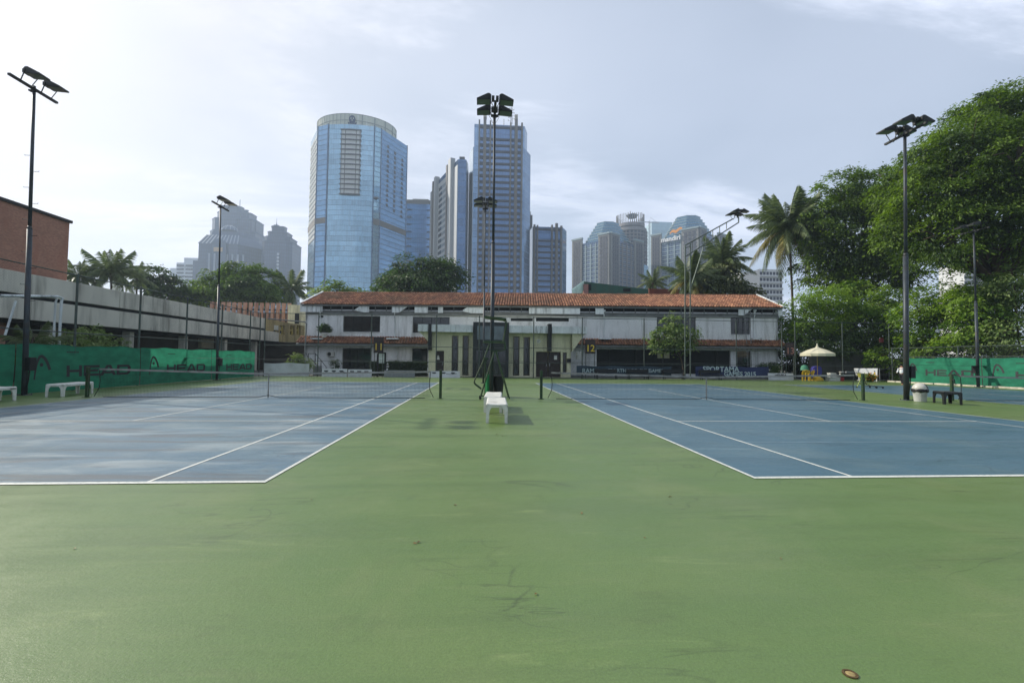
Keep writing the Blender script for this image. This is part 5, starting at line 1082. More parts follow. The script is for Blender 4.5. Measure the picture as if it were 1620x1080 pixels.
p = MB(); xm = X_(376, Y); p.loft([[(a - .6, Y - .6, z1), (xm, Y - .6, z1), (b_ + .6, Y + 26, z1), (b_ + .6, Y + 50, z1), (a - .6, Y + 50, z1)], [(c0, Y + 9, z2), (xm - 4, Y + 9, z2), (c1, Y + 28, z2), (c1, Y + 44, z2), (c0, Y + 44, z2)]]); p.build('mansard_roof', M_hst, root)
for k in range(11):
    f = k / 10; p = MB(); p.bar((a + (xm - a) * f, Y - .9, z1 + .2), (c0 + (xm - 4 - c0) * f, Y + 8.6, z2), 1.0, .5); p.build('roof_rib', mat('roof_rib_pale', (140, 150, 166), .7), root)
p = MB(); p.prism([(c0 + 3, Y + 12), (c1 - 6, Y + 12), (c1 - 2, Y + 40), (c0 + 3, Y + 40)], z2, hz(357, 362, Y), True); p.build('attic', M_hst, root)
dx, dr = X_(361, Y + 20), 8.5; p = MB(); p.lathe([(dr * math.cos(t), dr * .75 * math.sin(t)) for t in [math.pi / 2 * k / 6 for k in range(7)]], (dx, Y + 22, hz(361, 363, Y + 14)), 20); p.build('dome', M_hst, root, smooth=True)
for k in range(7):
    t_ = math.pi * k / 6; p = MB(); p.tube([(dx + (dr + .1) * math.cos(t_) * math.cos(e), Y + 22 - (dr + .1) * math.sin(t_) * math.cos(e), hz(361, 363, Y + 14) + (dr + .1) * .75 * math.sin(e)) for e in [math.pi / 2 * j / 5 for j in range(6)]], .28, 4); p.build('dome_rib', mat('roof_rib_pale', (140, 150, 166), .7), root)
x0, x1 = X_(335, Y - 3), X_(357, Y - 3); p = MB(); p.prism([(x0, Y - 3), (x1, Y - 3), (x1, Y + 3), (x0, Y + 3)], 0, hz(346, 386, Y)); k = [(x0 - 1 + (x1 - x0 + 2) * j / 10, hz(346, 386, Y) + 5.2 * math.sin(math.pi * j / 10)) for j in range(11)]; p.loft([[(x, Y - 4, z) for x, z in k], [(x, Y + 6, z) for x, z in k]]); p.build('arched_bay', M_hst, root)
p = MB(); a2 = at(346, 395, Y - 3.1); p.box(X_(338, Y - 3), Y - 3.4, a2.z - 2, X_(352, Y - 3), Y - 3.02, a2.z + 2.6); p.build('bay_sign', mat('ochre_sign', (180, 150, 110), .7), root)
for k in range(7):
    x = X_(334 + k * 8.5, Y - .4); p = MB(); p.box(x - .9, Y - 3.9 if 334 + k * 8.5 < 357 else Y - .9, 0, x + .9, Y - 2.9 if 334 + k * 8.5 < 357 else Y + .1, hz(340, 402, Y)); p.build('pilaster', mat('roof_rib_pale', (140, 150, 166), .7), root)
p = MB(); p.prism([(X_(305, Y), Y + 1), (X_(332, Y), Y + 1), (X_(332, Y), Y + 30), (X_(305, Y), Y + 30)], 0, hz(318, 412, Y)); p.build('side_wing', G_haze, root)
root = thing('stepped_tower', 'slimmer hazy stepped tower with a thin spire, right of the domed block', 'skyscraper', (X_(435, 520), 530, 0), group='hazy towers on the left skyline')
z = tiers(root, 520, [(411, 459.5, 382), (414.5, 455, 374), (418.5, 450, 366), (424, 445, 357)])
p = MB(); p.lathe([(5.5, 0), (5.5, 1), (3, 1.2), (3, 2.6), (.8, 3), (.3, 5), (.12, 11)], (X_(435, 526), 528, z), 10, True, True); p.build('spire', M_hst, root)
for k in range(16):
    z = hz(437, 402, 520) - k * 3.9; p = MB(); p.box(X_(438.5, 520), 519.3, z - 1.3, X_(442, 520), 520.1, z + 1.3); p.build('pale_window', mat('pale_window_stone', (176, 184, 194), .6), root)
root = thing('white_block', 'pale terraced apartment block far left on the skyline', 'apartment block', (X_(295, 560), 570, 0), group='hazy towers on the left skyline')
for k, (x0, x1, yt) in enumerate(((270, 316, 424), (279, 314, 415), (290, 311, 407))):
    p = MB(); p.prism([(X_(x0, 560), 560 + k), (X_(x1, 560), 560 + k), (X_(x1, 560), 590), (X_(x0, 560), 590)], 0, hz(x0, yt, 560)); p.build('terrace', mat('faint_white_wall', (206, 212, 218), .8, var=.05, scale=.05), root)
for k in range(5):
    for x0, x1 in ((281, 292), (295, 306)): p = MB(); z = hz(290, 420, 560) - k * 4.4; p.box(X_(x0, 560), 559.3, z - 1, X_(x1, 560), 559.95, z + .9); p.build('window_strip', M_span, root)
# ---- twin stone and glass towers on the right, each with stepped glass crown
G_twin = glass_wall('twin_tower_glass', (60, 84, 116), 2.2, 3.9, (140, 150, 160), .16, .22, .5, .15, .6)
G_crown = glass_wall('crown_glass', (96, 128, 150), 2.2, 3.0, (120, 150, 160), .08, .1, .3)
M_slab = mat('crown_slab_edge', (140, 158, 162), .6, var=.05, scale=.05)
M_twst = mat('twin_tower_stone', (128, 128, 124), .85, var=.08, scale=.04)
def tower_twin(label, N, Lf, Rg, ytopN, crown, glassL=(.27, .72), glassR=(.25, .72)):
    NP, LP, RP = (X_(N[0], N[1]), N[1]), (X_(Lf[0], Lf[1]), Lf[1]), (X_(Rg[0], Rg[1]), Rg[1]); zt = hz(N[0], ytopN, N[1]); BP = (LP[0] + RP[0] - NP[0], LP[1] + RP[1] - NP[1])
    root = thing('stone_and_glass_tower', label, 'skyscraper', ((LP[0] + RP[0]) / 2, (LP[1] + RP[1]) / 2, 0), group='twin towers on the right skyline')
    p = MB(); p.prism([LP, NP, RP, BP], 0, zt - 6); p.build('glass_body', G_twin, root); fl = 3.95
    for A, B, g in ((LP, NP, glassL), (NP, RP, glassR)):
        for t0, t1 in ((0, g[0]), (g[1], 1)):
            p = MB(); face_box(p, A, B, t0, t1, 0, zt, 1.6, .5); s = p.build('stone_wing', M_twst, root)
            p = MB(); face_box(p, A, B, t0 - .01, t1 + .01, zt - 1.6, zt, 2.2, .5); p.build('cornice', M_slab, s)
            w_ = t1 - t0; z = zt - 6
            while z > 20:
                p = MB(); face_box(p, A, B, t0 + w_ * .10, t1 - w_ * .10, z + 1.9, z + 2.6, 1.9, -1.0)
                for i in range(3): face_box(p, A, B, t0 + w_ * (.16 + .25 * i), t0 + w_ * (.34 + .25 * i), z - .9, z + 1.5, 1.85, -1.0)
                p.build('window_row', M_span, s, kind='stuff'); z -= fl
        z = zt - 12; k = 0
        while z > 20:
            p = MB(); face_box(p, A, B, g[0] + .02, g[1] - .02, z, z + .8, .5); p.build('floor_band', M_slab if g is glassL else M_pier, root); z -= fl; k += 1  # sunward face gets paler bands and mullions, its light put into colour
        for t in (.36, .5, .63):
            p = MB(); face_box(p, A, B, t - .012, t + .012, 0, zt - 8, .7); p.build('mullion', M_slab if g is glassL else M_pier, root)
    n = crown[4]; z0 = zt - 9; z1 = hz(crown[0], crown[5], N[1] + 12); mx, my = (LP[0] + RP[0]) / 2, (LP[1] + RP[1]) / 2; co = [LP, NP, RP, BP]
    def plan(k, g=0.0):
        o = []
        for i in range(4):
            c, pv, nx_ = co[i], co[i - 1], co[(i + 1) % 4]
            for q in (pv, nx_): o.append((mx + (c[0] + (q[0] - c[0]) * .27 - mx) * k, my + (c[1] + (q[1] - c[1]) * .27 - my) * k))
        return [(mx + (x - mx) * (1 + g), my + (y - my) * (1 + g)) for x, y in o]
    for k in range(n):
        r = .93 - .50 * k / (n - 1); za, zb = z0 + (z1 - z0) * k / n, z0 + (z1 - z0) * (k + 1) / n
        p = MB(); p.prism(plan(r), za - .2, zb); tr = p.build('crown_tier', G_crown, root); p = MB(); p.prism(plan(r, .02), zb - .5, zb + .1, True, True); p.build('slab_edge', M_slab, tr)
    return root, NP, LP, RP, zt
tower_twin('left of the twin stepped towers, its crown below the unfinished cylinder', (965, 420), (906.5, 452), (1016, 450), 367, (966, 438, (931, 1003), (951, 983), 8, 346))
r_, NP, LP, RP, zt = tower_twin('right of the twin stepped towers, with white lettering under its crown', (1106, 420), (1031, 455), (1146, 446), 358, (1096, 440, (1056, 1132), (1082, 1113), 8, 336), (.22, .66), (.24, .72))
dx, dy = NP[0] - LP[0], NP[1] - LP[1]; l = math.hypot(dx, dy); nx, ny = dy / l, -dx / l
o = wall_pts(LP, NP, .44); p = MB(); text_mesh(p, 'mandiri', 6.6, frameM((o[0] + nx * 2.4, o[1] + ny * 2.4, zt - 8.0), (dx, dy, 0), (0, 0, 1)), bold=.16, depth=.4); p.build('sign_lettering', mat('sign_white', (232, 234, 232), .5), r_)
p = MB(); pr_ = None
for k in range(21):
    t = k / 20; q = wall_pts(LP, NP, .42 + .26 * t); z = zt - 3.4 + 1.0 * math.sin(t * 9) + 2.6 * t; cur = [(q[0] + nx * 2.3, q[1] + ny * 2.3, z), (q[0] + nx * 2.3, q[1] + ny * 2.3, z + 1.6 + 1.6 * math.sin(math.pi * t))]
    if pr_: p.poly([pr_[0], cur[0], cur[1], pr_[1]]); p.poly([tuple(np.array(x) + [nx * -.3, ny * -.3, 0]) for x in (pr_[1], cur[1], cur[0], pr_[0])])
    pr_ = cur
p.build('sign_ribbon', mat('sign_orange', (226, 150, 60), .5), r_)
# ---- unfinished round tower, crane, pale slab
root = thing('unfinished_tower', 'round unfinished concrete tower with bare ring of rods on top', 'skyscraper', (X_(997, 520), 520, 0), group='office towers on the skyline')
Y = 525; cx, r0 = X_(997, Y), X_(1023, Y) - X_(997, Y); M_raw = mat('raw_concrete', (128, 124, 124), .9, var=.12, scale=.08); ci = lambda r, n=28: [(cx + r * math.cos(2 * math.pi * i / n), Y + r * math.sin(2 * math.pi * i / n)) for i in range(n)]
z = hz(997, 362, Y - r0); p = MB(); p.prism(ci(r0 * .86), 0, z); p.build('dark_core', M_span, root)
k = 0
while z > 40:
    p = MB(); p.prism(ci(r0), z - .45, z + .45, True, True); s = p.build('floor_slab', M_raw, root)
    for i in range(14):
        a = math.pi + math.pi * (i + .5) / 14; p = MB(); p.box(cx + r0 * .95 * math.cos(a) - .5, Y + r0 * .95 * math.sin(a) - .5, z - 3.5, cx + r0 * .95 * math.cos(a) + .5, Y + r0 * .95 * math.sin(a) + .5, z - .452); p.build('column', M_raw, s)
    z -= 3.95; k += 1
    if k > 20: break
for rr, yt in ((.95, 357), (.84, 349)):
    z = hz(997, yt, Y - r0); p = MB(); p.prism(ci(r0 * rr), z - 3.5, z, True, True); p.build('upper_floor', M_raw, root)
zr0, zr1 = hz(997, 349, Y - r0), hz(997, 331.5, Y - r0)
for i in range(40):
    a = 2 * math.pi * i / 40; p = MB(); p.tube([(cx + r0 * .80 * math.cos(a), Y + r0 * .8 * math.sin(a), zr0 - 1), (cx + r0 * .8 * math.cos(a), Y + r0 * .8 * math.sin(a), zr1 - random.uniform(0, 2))], .42, 5); p.build('rod', M_pier, root)
p = MB(); p.lathe([(0, -4), (5, -3), (7, 0), (5.5, .8), (0, 1)], (cx + 1, Y - 4, zr1 - 1.5), 16); p.build('roof_dish', M_span, root)
p = MB(); p.prism([(cx + r0 * math.cos(a) * 1.03, Y + r0 * math.sin(a) * 1.03) for a in [R(-80 + 8 * i) for i in range(12)]], 0, hz(1012, 418, Y - r0), False); p.build('blue_cladding', glass_wall('cladding_glass', (110, 146, 166), 1.5, 3.9, (90, 120, 136), .06, .1, .3), root)
root = thing('tower_crane', 'thin white tower crane between the round tower and pale slab', 'crane', (X_(1027.5, 505), 505, 0)); M_crn = mat('crane_white', (190, 194, 196), .6)
lattice_mast(root, 1027.5, 505, 500, 350, 1.1, M_crn); p = MB(); z = hz(1027, 352, 505); p.bar((X_(1009, 505), 505, z + .5), (X_(1043, 505), 505, z), .7, .9); p.build('jib', M_crn, root); p = MB(); p.tube([(X_(1027.5, 505), 505, z), (X_(1029, 505), 505, hz(1029, 344, 505)), (X_(1040, 505), 505, z)], .25, 4); p.build('stay', M_crn, root)
r_, a, b_, zt = tower_box('pale featureless slab tower behind the crane', 560, 1031, 1064, 351, glass_wall('pale_slab_glass', (168, 190, 196), 2.5, 4, (150, 172, 180), .05, .05, .15, .3, .4))
# ---- apartment blocks glimpsed between the trees
def apartments(label, Y, x0, x1, yt, cols, fl=3.1, depth=14, z0=8):
    root = thing('apartment_block', label, 'apartment block', ((X_(x0, Y) + X_(x1, Y)) / 2, Y + depth / 2, 0), group='white apartment blocks behind the trees'); a, b_, zt = X_(x0, Y), X_(x1, Y), hz((x0 + x1) / 2, yt, Y)
    p = MB(); p.box(a, Y, 0, b_, Y + depth, zt); p.build('white_wall', M_wtow, root); z = zt - 2.6
    while z > z0:
        for i in range(cols):
            u0, u1 = a + (b_ - a) * (i + .14) / cols, a + (b_ - a) * (i + .86) / cols; p = MB(); p.box(u0, Y - .06, z - .2, u1, Y + .01, z + 1.3); p.build('window', M_span, root)
        p = MB(); p.box(a - .1, Y - .7, z - 1.25, b_ + .1, Y - .002, z - .45); p.build('balcony_band', M_wtow, root); z -= fl
apartments('white apartment block with dark window rows right of the clubhouse roof', 215, 1201, 1237, 426, 7)
apartments('small white block glimpsed between the two right palms', 300, 1171, 1188, 430, 4, 3.4)
apartments('white gridded block seen through the big tree, left one', 235, 1524, 1547, 416, 4)
apartments('white gridded block seen through the big tree, right one', 240, 1553, 1578, 398, 4)
# ================================================================== TREES AND PLANTS
def leaf_mat(name, c0, c1, trans=.35, rough=.55):
    t = NT(name); a = t.attr('tint'); c = t.mix(t.rng(a, 0.0, 1.0), lin(*c0), lin(*c1)); n = t.noise(.35, 3); c = t.mix(t.rng(n, .35, .7, 0, .35), c, lin(*[x * .8 for x in c0]))
    t.set(col=c, rough=rough, spec=.35); tr = t.N.new('ShaderNodeBsdfTranslucent'); hs = t.N.new('ShaderNodeHueSaturation'); hs.inputs['Value'].default_value = 1.5; hs.inputs['Saturation'].default_value = 1.1; t.L.new(c, hs.inputs['Color']); t.L.new(hs.outputs[0], tr.inputs[0])
    ms = t.N.new('ShaderNodeMixShader'); ms.inputs[0].default_value = trans; t.L.new(t.b.outputs[0], ms.inputs[1]); t.L.new(tr.outputs[0], ms.inputs[2]); t.L.new(ms.outputs[0], t.out.inputs[0]); return t.m
M_bark = mat('tree_bark', (84, 72, 58), .95, var=.3, scale=2, dirt=(60, 62, 46), dirt_amt=.4, streak=True)
L_rain = leaf_mat('bright_pinnate_leaf', (46, 70, 20), (116, 144, 46), .40); L_bush = leaf_mat('sunlit_tint_leaf', (74, 108, 32), (138, 166, 62), .42); L_dark = leaf_mat('dark_leaf', (42, 64, 28), (76, 102, 42)); L_mid = leaf_mat('mid_green_leaf', (66, 92, 34), (106, 134, 54), .4); L_lite = leaf_mat('pale_broad_leaf', (84, 112, 50), (144, 162, 98)); L_grey = leaf_mat('grey_green_leaf', (66, 80, 44), (120, 128, 84)); L_palm = leaf_mat('palm_leaf', (66, 84, 46), (118, 132, 84), .3, .45); L_yel = leaf_mat('yellowing_palm_leaf', (110, 104, 50), (160, 150, 84), .3); L_hedge = leaf_mat('hedge_leaf', (28, 44, 24), (52, 72, 34))  # bush leaf: rain tree green lightened, sunlight put into the colour
def leaf_mesh(name, m, parent, cen, nrm, axis, ln, wd, off, tint=None):
    """many leaves at once: cen, nrm, axis (N,3), ln, wd (N,) -> one mesh of folded leaf blades"""
    N = len(cen); axis = axis - nrm * (axis * nrm).sum(1, keepdims=True); axis /= np.linalg.norm(axis, axis=1, keepdims=True) + 1e-9; side = np.cross(nrm, axis)
    b0 = cen - axis * ln[:, None] * .5; tip = cen + axis * ln[:, None] * .5 - nrm * ln[:, None] * .12; up = nrm * (wd * .18)[:, None]
    l = cen + side * wd[:, None] * .5 + up; r = cen - side * wd[:, None] * .5 + up
    V = np.stack([b0, l, tip, r], 1).reshape(-1, 3) - np.array(off)
    me = bpy.data.meshes.new(name); me.vertices.add(4 * N); me.vertices.foreach_set('co', V.astype(np.float32).ravel())
    idx = np.arange(N)[:, None] * 4; F = np.concatenate([idx + np.array([[0, 2, 1]]), idx + np.array([[0, 3, 2]])], 1).reshape(-1)
    me.loops.add(6 * N); me.loops.foreach_set('vertex_index', F.astype(np.int32)); me.polygons.add(2 * N); me.polygons.foreach_set('loop_start', (np.arange(2 * N) * 3).astype(np.int32)); me.update(calc_edges=True)
    a = me.attributes.new('tint', 'FLOAT', 'FACE'); a.data.foreach_set('value', np.repeat(RNG.random(N) if tint is None else tint, 2).astype(np.float32)); me.materials.append(m)
    o = bpy.data.objects.new(name, me); C.objects.link(o); o.parent = parent; o['kind'] = 'stuff'; WL[o.name] = tuple(off); return o
def crown_points(blobs, tufts_per_m2, leaves, tr, flat=.55, droop=.5, inner=.25, rng=RNG):
    cen, nrm, ax, tin = [], [], [], []
    for (bx_, by_, bz_, rx, ry, rz) in blobs:
        c = np.array((bx_, by_, bz_)); rad = np.array((rx, ry, rz)); area = 4 * math.pi * ((rx * ry) ** 1.6 / 3 + (rx * rz) ** 1.6 / 3 + (ry * rz) ** 1.6 / 3) ** (1 / 1.6)
        n = max(4, int(area * tufts_per_m2)); d = rng.normal(size=(n, 3)); d /= np.linalg.norm(d, axis=1, keepdims=True)
        s = np.where(rng.random(n) < inner, rng.uniform(.35, .85, n), rng.uniform(.86, 1.10, n)); tc = c + d * rad * s[:, None]
        k = int(leaves); tuft = np.repeat(np.arange(n), k); tsz = tr * rng.uniform(.6, 1.35, n)
        g = rng.normal(size=(n * k, 3)) * .48; g[:, 2] *= flat; g *= tsz[tuft][:, None]
        rxy = np.hypot(g[:, 0], g[:, 1]); out = d[tuft]; g[:, 2] -= droop * rxy ** 1.5 / np.maximum(tsz[tuft], .1) ** .5 * .6
        p = tc[tuft] + g; o2 = g.copy(); o2[:, 2] = 0; o2 += out * .35 * tsz[tuft][:, None]
        nn = out * .45 + np.array((0, 0, .75)) + rng.normal(size=(n * k, 3)) * .38; nn /= np.linalg.norm(nn, axis=1, keepdims=True)
        aa = o2 / (np.linalg.norm(o2, axis=1, keepdims=True) + 1e-6) + np.array((0, 0, -.55 * (droop > .2))) + rng.normal(size=(n * k, 3)) * .35
        cen.append(p); nrm.append(nn); ax.append(aa); tin.append(np.clip(rng.random(n)[tuft] * .75 + rng.random(n * k) * .45 - .1, 0, 1))
    return np.concatenate(cen), np.concatenate(nrm), np.concatenate(ax), np.concatenate(tin)
def tree(name, label, cat, base, blobs, m, leaf=(.30, .13), tufts=.55, leaves=60, tr=.9, flat=.5, droop=.5, inner=.25, trunk=.3, group=None, limbs=True, fork=.45):
    base = Vector(base); base.z = max(base.z, 0) * 0; root = thing(name, label, cat, tuple(base), group=group); top = max(b[2] for b in blobs)
    zf = min(b[2] - b[5] for b in blobs) * .6 + top * .4 * .4; zf = max(.6, zf * fork * 2); cx, cy = np.mean([b[0] for b in blobs]), np.mean([b[1] for b in blobs])
    P = MB(); f = Vector((base.x + (cx - base.x) * .3, base.y + (cy - base.y) * .3, zf)); mid = base.lerp(f, .5) + Vector((trunk * .4, -trunk * .3, 0))
    P.tube([base + Vector((0, 0, -.05)), base + Vector((0, 0, .35)), mid, f], [trunk * 1.45, trunk * 1.05, trunk * .9, trunk * .75], 9); P.build('trunk', M_bark, root, smooth=True)
    if limbs:
        for b in blobs:
            c = Vector(b[:3]); P = MB(); k1 = f.lerp(c, .45) + Vector((random.uniform(-.1, .1) * b[3], random.uniform(-.1, .1) * b[4], -.12 * b[5])); P.tube([f - Vector((0, 0, .1)), k1, c, c + Vector((random.uniform(-.5, .5) * b[3], random.uniform(-.5, .5) * b[4], b[5] * .5))], [trunk * .55, trunk * .38, trunk * .22, trunk * .06], 6)
            for q in range(4):
                d = Vector((random.uniform(-1, 1) * b[3], random.uniform(-1, 1) * b[4], random.uniform(-.5, .9) * b[5])) * .85; P.tube([c.lerp(k1, random.random() * .6), c + d * .5 + Vector((0, 0, .1 * b[5])), c + d], [trunk * .2, trunk * .12, trunk * .04], 5)
            P.build('limb', M_bark, root, smooth=True)
    ce, nr, ax, ti = crown_points(blobs, tufts, leaves, tr, flat, droop, inner); N = len(ce); s = RNG.uniform(.7, 1.3, N)
    leaf_mesh('crown', m, root, ce, nr, ax, leaf[0] * s, leaf[1] * s, base, ti); return root
def bl(px, py, Y, rx, rz, ry=None):
    """crown lobe from its middle and half width / half height as measured (photo pixels) at distance Y"""
    c = at(px, py, Y); k = Y / (F_PX * .98); return (c.x, c.y, c.z, rx * k, (ry if ry else rx * .85) * k, rz * k)
# the two great spreading trees on the right
tree('rain_tree', 'largest spreading tree, top right, towering behind the right lamp post', 'tree', at(1592, 600, 35.5),
     [bl(1590, 195, 34, 72, 60), bl(1535, 245, 33, 70, 60), bl(1480, 300, 34, 62, 62), bl(1650, 215, 33, 80, 80), bl(1560, 315, 32, 75, 55), bl(1445, 365, 36, 50, 50), bl(1500, 375, 33, 52, 42), bl(1640, 330, 31, 70, 75), bl(1470, 255, 36, 40, 40), bl(1700, 300, 32, 80, 110), bl(1598, 395, 37, 40, 36), bl(1620, 160, 36, 50, 40), bl(1425, 300, 38, 40, 44), bl(1495, 235, 35, 46, 42), bl(1550, 180, 36, 40, 40), bl(1610, 250, 30, 60, 60), bl(1615, 420, 39, 46, 40), bl(1540, 400, 42, 40, 26)], L_rain, (.29, .12), .52, 150, 1.25, .34, .95, .28, .55, 'great spreading trees on the right')
tree('rain_tree', 'broad spreading tree behind the coconut palm, lower than the rightmost', 'tree', at(1345, 590, 52),
     [bl(1335, 315, 50, 50, 46), bl(1380, 300, 50, 45, 42), bl(1300, 350, 50, 42, 48), bl(1350, 385, 49, 62, 50), bl(1405, 350, 49, 45, 55), bl(1420, 415, 50, 40, 38), bl(1310, 420, 50, 45, 34), bl(1375, 425, 49, 50, 30)], L_rain, (.35, .145), .42, 140, 1.45, .34, .95, .28, .5, 'great spreading trees on the right')
GBU = 'bushy trees behind the right fences'
tree('bushy_tree', 'rounded pale green bushy tree just right of the clubhouse end', 'tree', at(1285, 602, 43), [bl(1275, 500, 42, 34, 38), bl(1310, 485, 43, 36, 34), bl(1255, 525, 43, 22, 30), bl(1340, 505, 43, 36, 34)], L_bush, (.26, .12), .8, 80, .9, .5, .5, .2, .18, GBU)
tree('bushy_tree', 'darker bushy tree behind the cream parasol', 'tree', at(1330, 604, 41), [bl(1290, 550, 41, 40, 26), bl(1335, 555, 41, 36, 26), bl(1375, 545, 41, 40, 32)], L_dark, (.26, .13), 1.1, 55, .8, .5, .4, .2, .16, GBU)
tree('bushy_tree', 'bright bushy tree left of the right lamp post over the fence corner', 'tree', at(1395, 604, 42), [bl(1375, 490, 43, 34, 30), bl(1405, 475, 44, 32, 28), bl(1405, 520, 42, 30, 32), bl(1350, 465, 46, 34, 24)], L_bush, (.28, .13), 1.0, 58, .85, .5, .6, .2, .18, GBU)
tree('bushy_tree', 'feathery bright tree leaning over the left part of the right screen', 'tree', at(1462, 606, 36.5), [bl(1455, 490, 36, 30, 40), bl(1490, 475, 36, 36, 34), bl(1500, 520, 35.5, 34, 34), bl(1460, 540, 36, 26, 24)], L_bush, (.28, .11), .9, 95, .85, .4, .8, .2, .16, GBU)
tree('bushy_tree', 'feathery bright tree between the far right lamp post and the screen', 'tree', at(1548, 608, 33), [bl(1530, 480, 33, 34, 36), bl(1565, 465, 33, 34, 34), bl(1555, 505, 32.5, 36, 26), bl(1520, 530, 33, 28, 26)], L_bush, (.28, .11), .9, 95, .85, .4, .8, .2, .16, GBU)
tree('bushy_tree', 'yellowish bushy tree at the right edge above the screen', 'tree', at(1618, 612, 31), [bl(1605, 450, 31, 36, 30), bl(1640, 480, 31, 40, 36), bl(1600, 530, 31, 40, 32), bl(1650, 540, 30, 40, 36), bl(1565, 545, 32, 26, 24)], L_lite, (.24, .11), 1.25, 55, .8, .5, .5, .2, .16, GBU)
tree('bushy_tree', 'dark bushy undergrowth tree behind the right screen', 'tree', at(1480, 606, 38), [bl(1440, 545, 38, 24, 26), bl(1480, 550, 37, 34, 24), bl(1530, 548, 35, 34, 24)], L_dark, (.26, .13), 1.2, 55, .8, .5, .4, .2, .14, GBU)
tree('bushy_tree', 'dark shade tree filling the gap beside the clubhouse end wall', 'tree', at(1262, 600, 46), [bl(1255, 545, 46, 26, 36), bl(1290, 515, 47, 34, 34), bl(1330, 520, 47, 34, 40), bl(1380, 520, 47, 40, 40), bl(1249, 572, 44.5, 14, 20), bl(1270, 575, 44.5, 20, 18)], L_hedge, (.3, .15), 1.0, 50, .9, .5, .4, .25, .18, GBU)
tree('shrub', 'bright green shrub at the far corner beside the person', 'shrub', at(1400, 607, 37.9), [bl(1396, 562, 37.9, 20, 14), bl(1385, 570, 37.9, 12, 14), bl(1418, 586, 37.2, 12, 14)], L_bush, (.22, .10), 2.2, 40, .5, .5, .6, .2, .05)
tree('courtyard_tree', 'small light leaved tree in front of the clubhouse by the ladder mast', 'tree', at(1082, 600, 39.6), [bl(1064, 512, 39.6, 15, 14), bl(1050, 530, 39.6, 20, 13), bl(1078, 528, 39.4, 22, 15), bl(1040, 545, 39.6, 16, 8), bl(1092, 545, 39.6, 14, 12), bl(1068, 546, 39.2, 18, 8)], L_lite, (.30, .14), 2.0, 34, .55, .5, .7, .15, .07)
# trees behind the clubhouse and along the left skyline
GT = 'trees on the skyline behind the buildings'
tree('broadleaf_tree', 'big dark domed tree behind the middle of the clubhouse roof', 'tree', at(668, 600, 68), [bl(665, 428, 68, 42, 22), bl(630, 445, 67, 32, 24), bl(700, 440, 67, 28, 26), bl(660, 455, 66, 50, 20), bl(695, 425, 69, 24, 16)], L_dark, (.46, .24), .30, 120, 1.6, .42, .6, .2, .4, GT)
tree('broadleaf_tree', 'small pale rounded tree behind the left end of the clubhouse roof', 'tree', at(533, 600, 60), [bl(533, 456, 60, 18, 13), bl(515, 463, 60, 14, 9), bl(553, 463, 60, 14, 8)], L_lite, (.4, .2), .6, 70, 1.0, .45, .5, .2, .2, GT)
tree('broadleaf_tree', 'dark tree above the concrete building, left of the other skyline trees', 'tree', at(252, 600, 72), [bl(252, 440, 72, 22, 18), bl(236, 452, 72, 16, 14), bl(270, 455, 72, 18, 14)], L_dark, (.5, .25), .28, 115, 1.6, .42, .6, .2, .3, GT)
tree('broadleaf_tree', 'bright rounded tree left of the slim left lamp post', 'tree', at(310, 600, 76), [bl(300, 458, 76, 24, 15), bl(322, 455, 76, 20, 16), bl(285, 470, 76, 22, 12), bl(335, 468, 76, 18, 12)], L_rain, (.5, .25), .28, 115, 1.6, .42, .6, .2, .3, GT)
tree('broadleaf_tree', 'tallest bright tree on the left skyline below the stepped towers', 'tree', at(378, 600, 80), [bl(382, 430, 80, 24, 18), bl(356, 444, 79, 24, 18), bl(410, 440, 80, 24, 16), bl(395, 455, 78, 30, 18), bl(372, 462, 78, 28, 16), bl(412, 462, 79, 24, 14)], L_mid, (.55, .27), .26, 115, 1.7, .42, .6, .2, .35, GT)
tree('broadleaf_tree', 'dark tree below the slimmer stepped tower', 'tree', at(430, 600, 84), [bl(430, 460, 84, 18, 14), bl(442, 468, 84, 16, 10)], L_dark, (.5, .25), .6, 50, 1.2, .5, .4, .2, .3, GT)
tree('broadleaf_tree', 'leafy grey green tree behind the right half of the tile roof', 'tree', at(1150, 600, 58), [bl(1146, 425, 58, 20, 15), bl(1125, 445, 58, 26, 18), bl(1160, 448, 58, 24, 17), bl(1186, 460, 58, 18, 10), bl(1105, 462, 58, 20, 10)], L_grey, (.42, .22), .5, 90, 1.2, .42, .6, .2, .25, GT)
# palms: every frond is a part
def frond_mesh(L, droop, nl=46, w_=.10, ll=1.1):
    p = MB(); pts = []
    for i in range(13):
        t = i / 12; pts.append(Vector((L * t * (1 - .12 * droop * t), 0, L * (.28 * t - .62 * droop * t * t))))
    p.tube([tuple(q) for q in pts], [.045 * (1 - .85 * i / 12) for i in range(13)], 4)
    for i in range(nl):
        t = .10 + .9 * i / nl; k = t * 12; a = pts[int(k)].lerp(pts[min(12, int(k) + 1)], k - int(k)); tg = (pts[min(12, int(k) + 1)] - pts[int(k)]).normalized(); l = ll * (math.sin(math.pi * min(1, t * .92 + .12)) ** .6) * random.uniform(.85, 1.1)
        for s in (-1, 1):
            d = (tg * .55 + Vector((0, s * .66, 0)) + Vector((0, 0, -.55 - .6 * random.random()))).normalized(); m_ = a + d * l * .55 + Vector((0, 0, .03)); e = a + d * l + Vector((0, 0, -.22 * l)); wv = tg * w_ * .5
            p.piece(); p.poly([a - wv * .6, a + wv * .6, m_ + wv, m_ - wv]); p.poly([m_ - wv, m_ + wv, e])
    return p
FR = {}
def frond_data(kind, yellow):
    key = (kind, yellow)
    if key not in FR:
        L, dr = ((4.1, .40), (4.3, .90), (4.1, 1.35), (3.8, 1.85))[kind]; p = frond_mesh(L, dr); o = p.build('frond', L_yel if yellow else L_palm, None, tint=True, local=True); FR[key] = o.data; bpy.data.objects.remove(o)
    return FR[key]
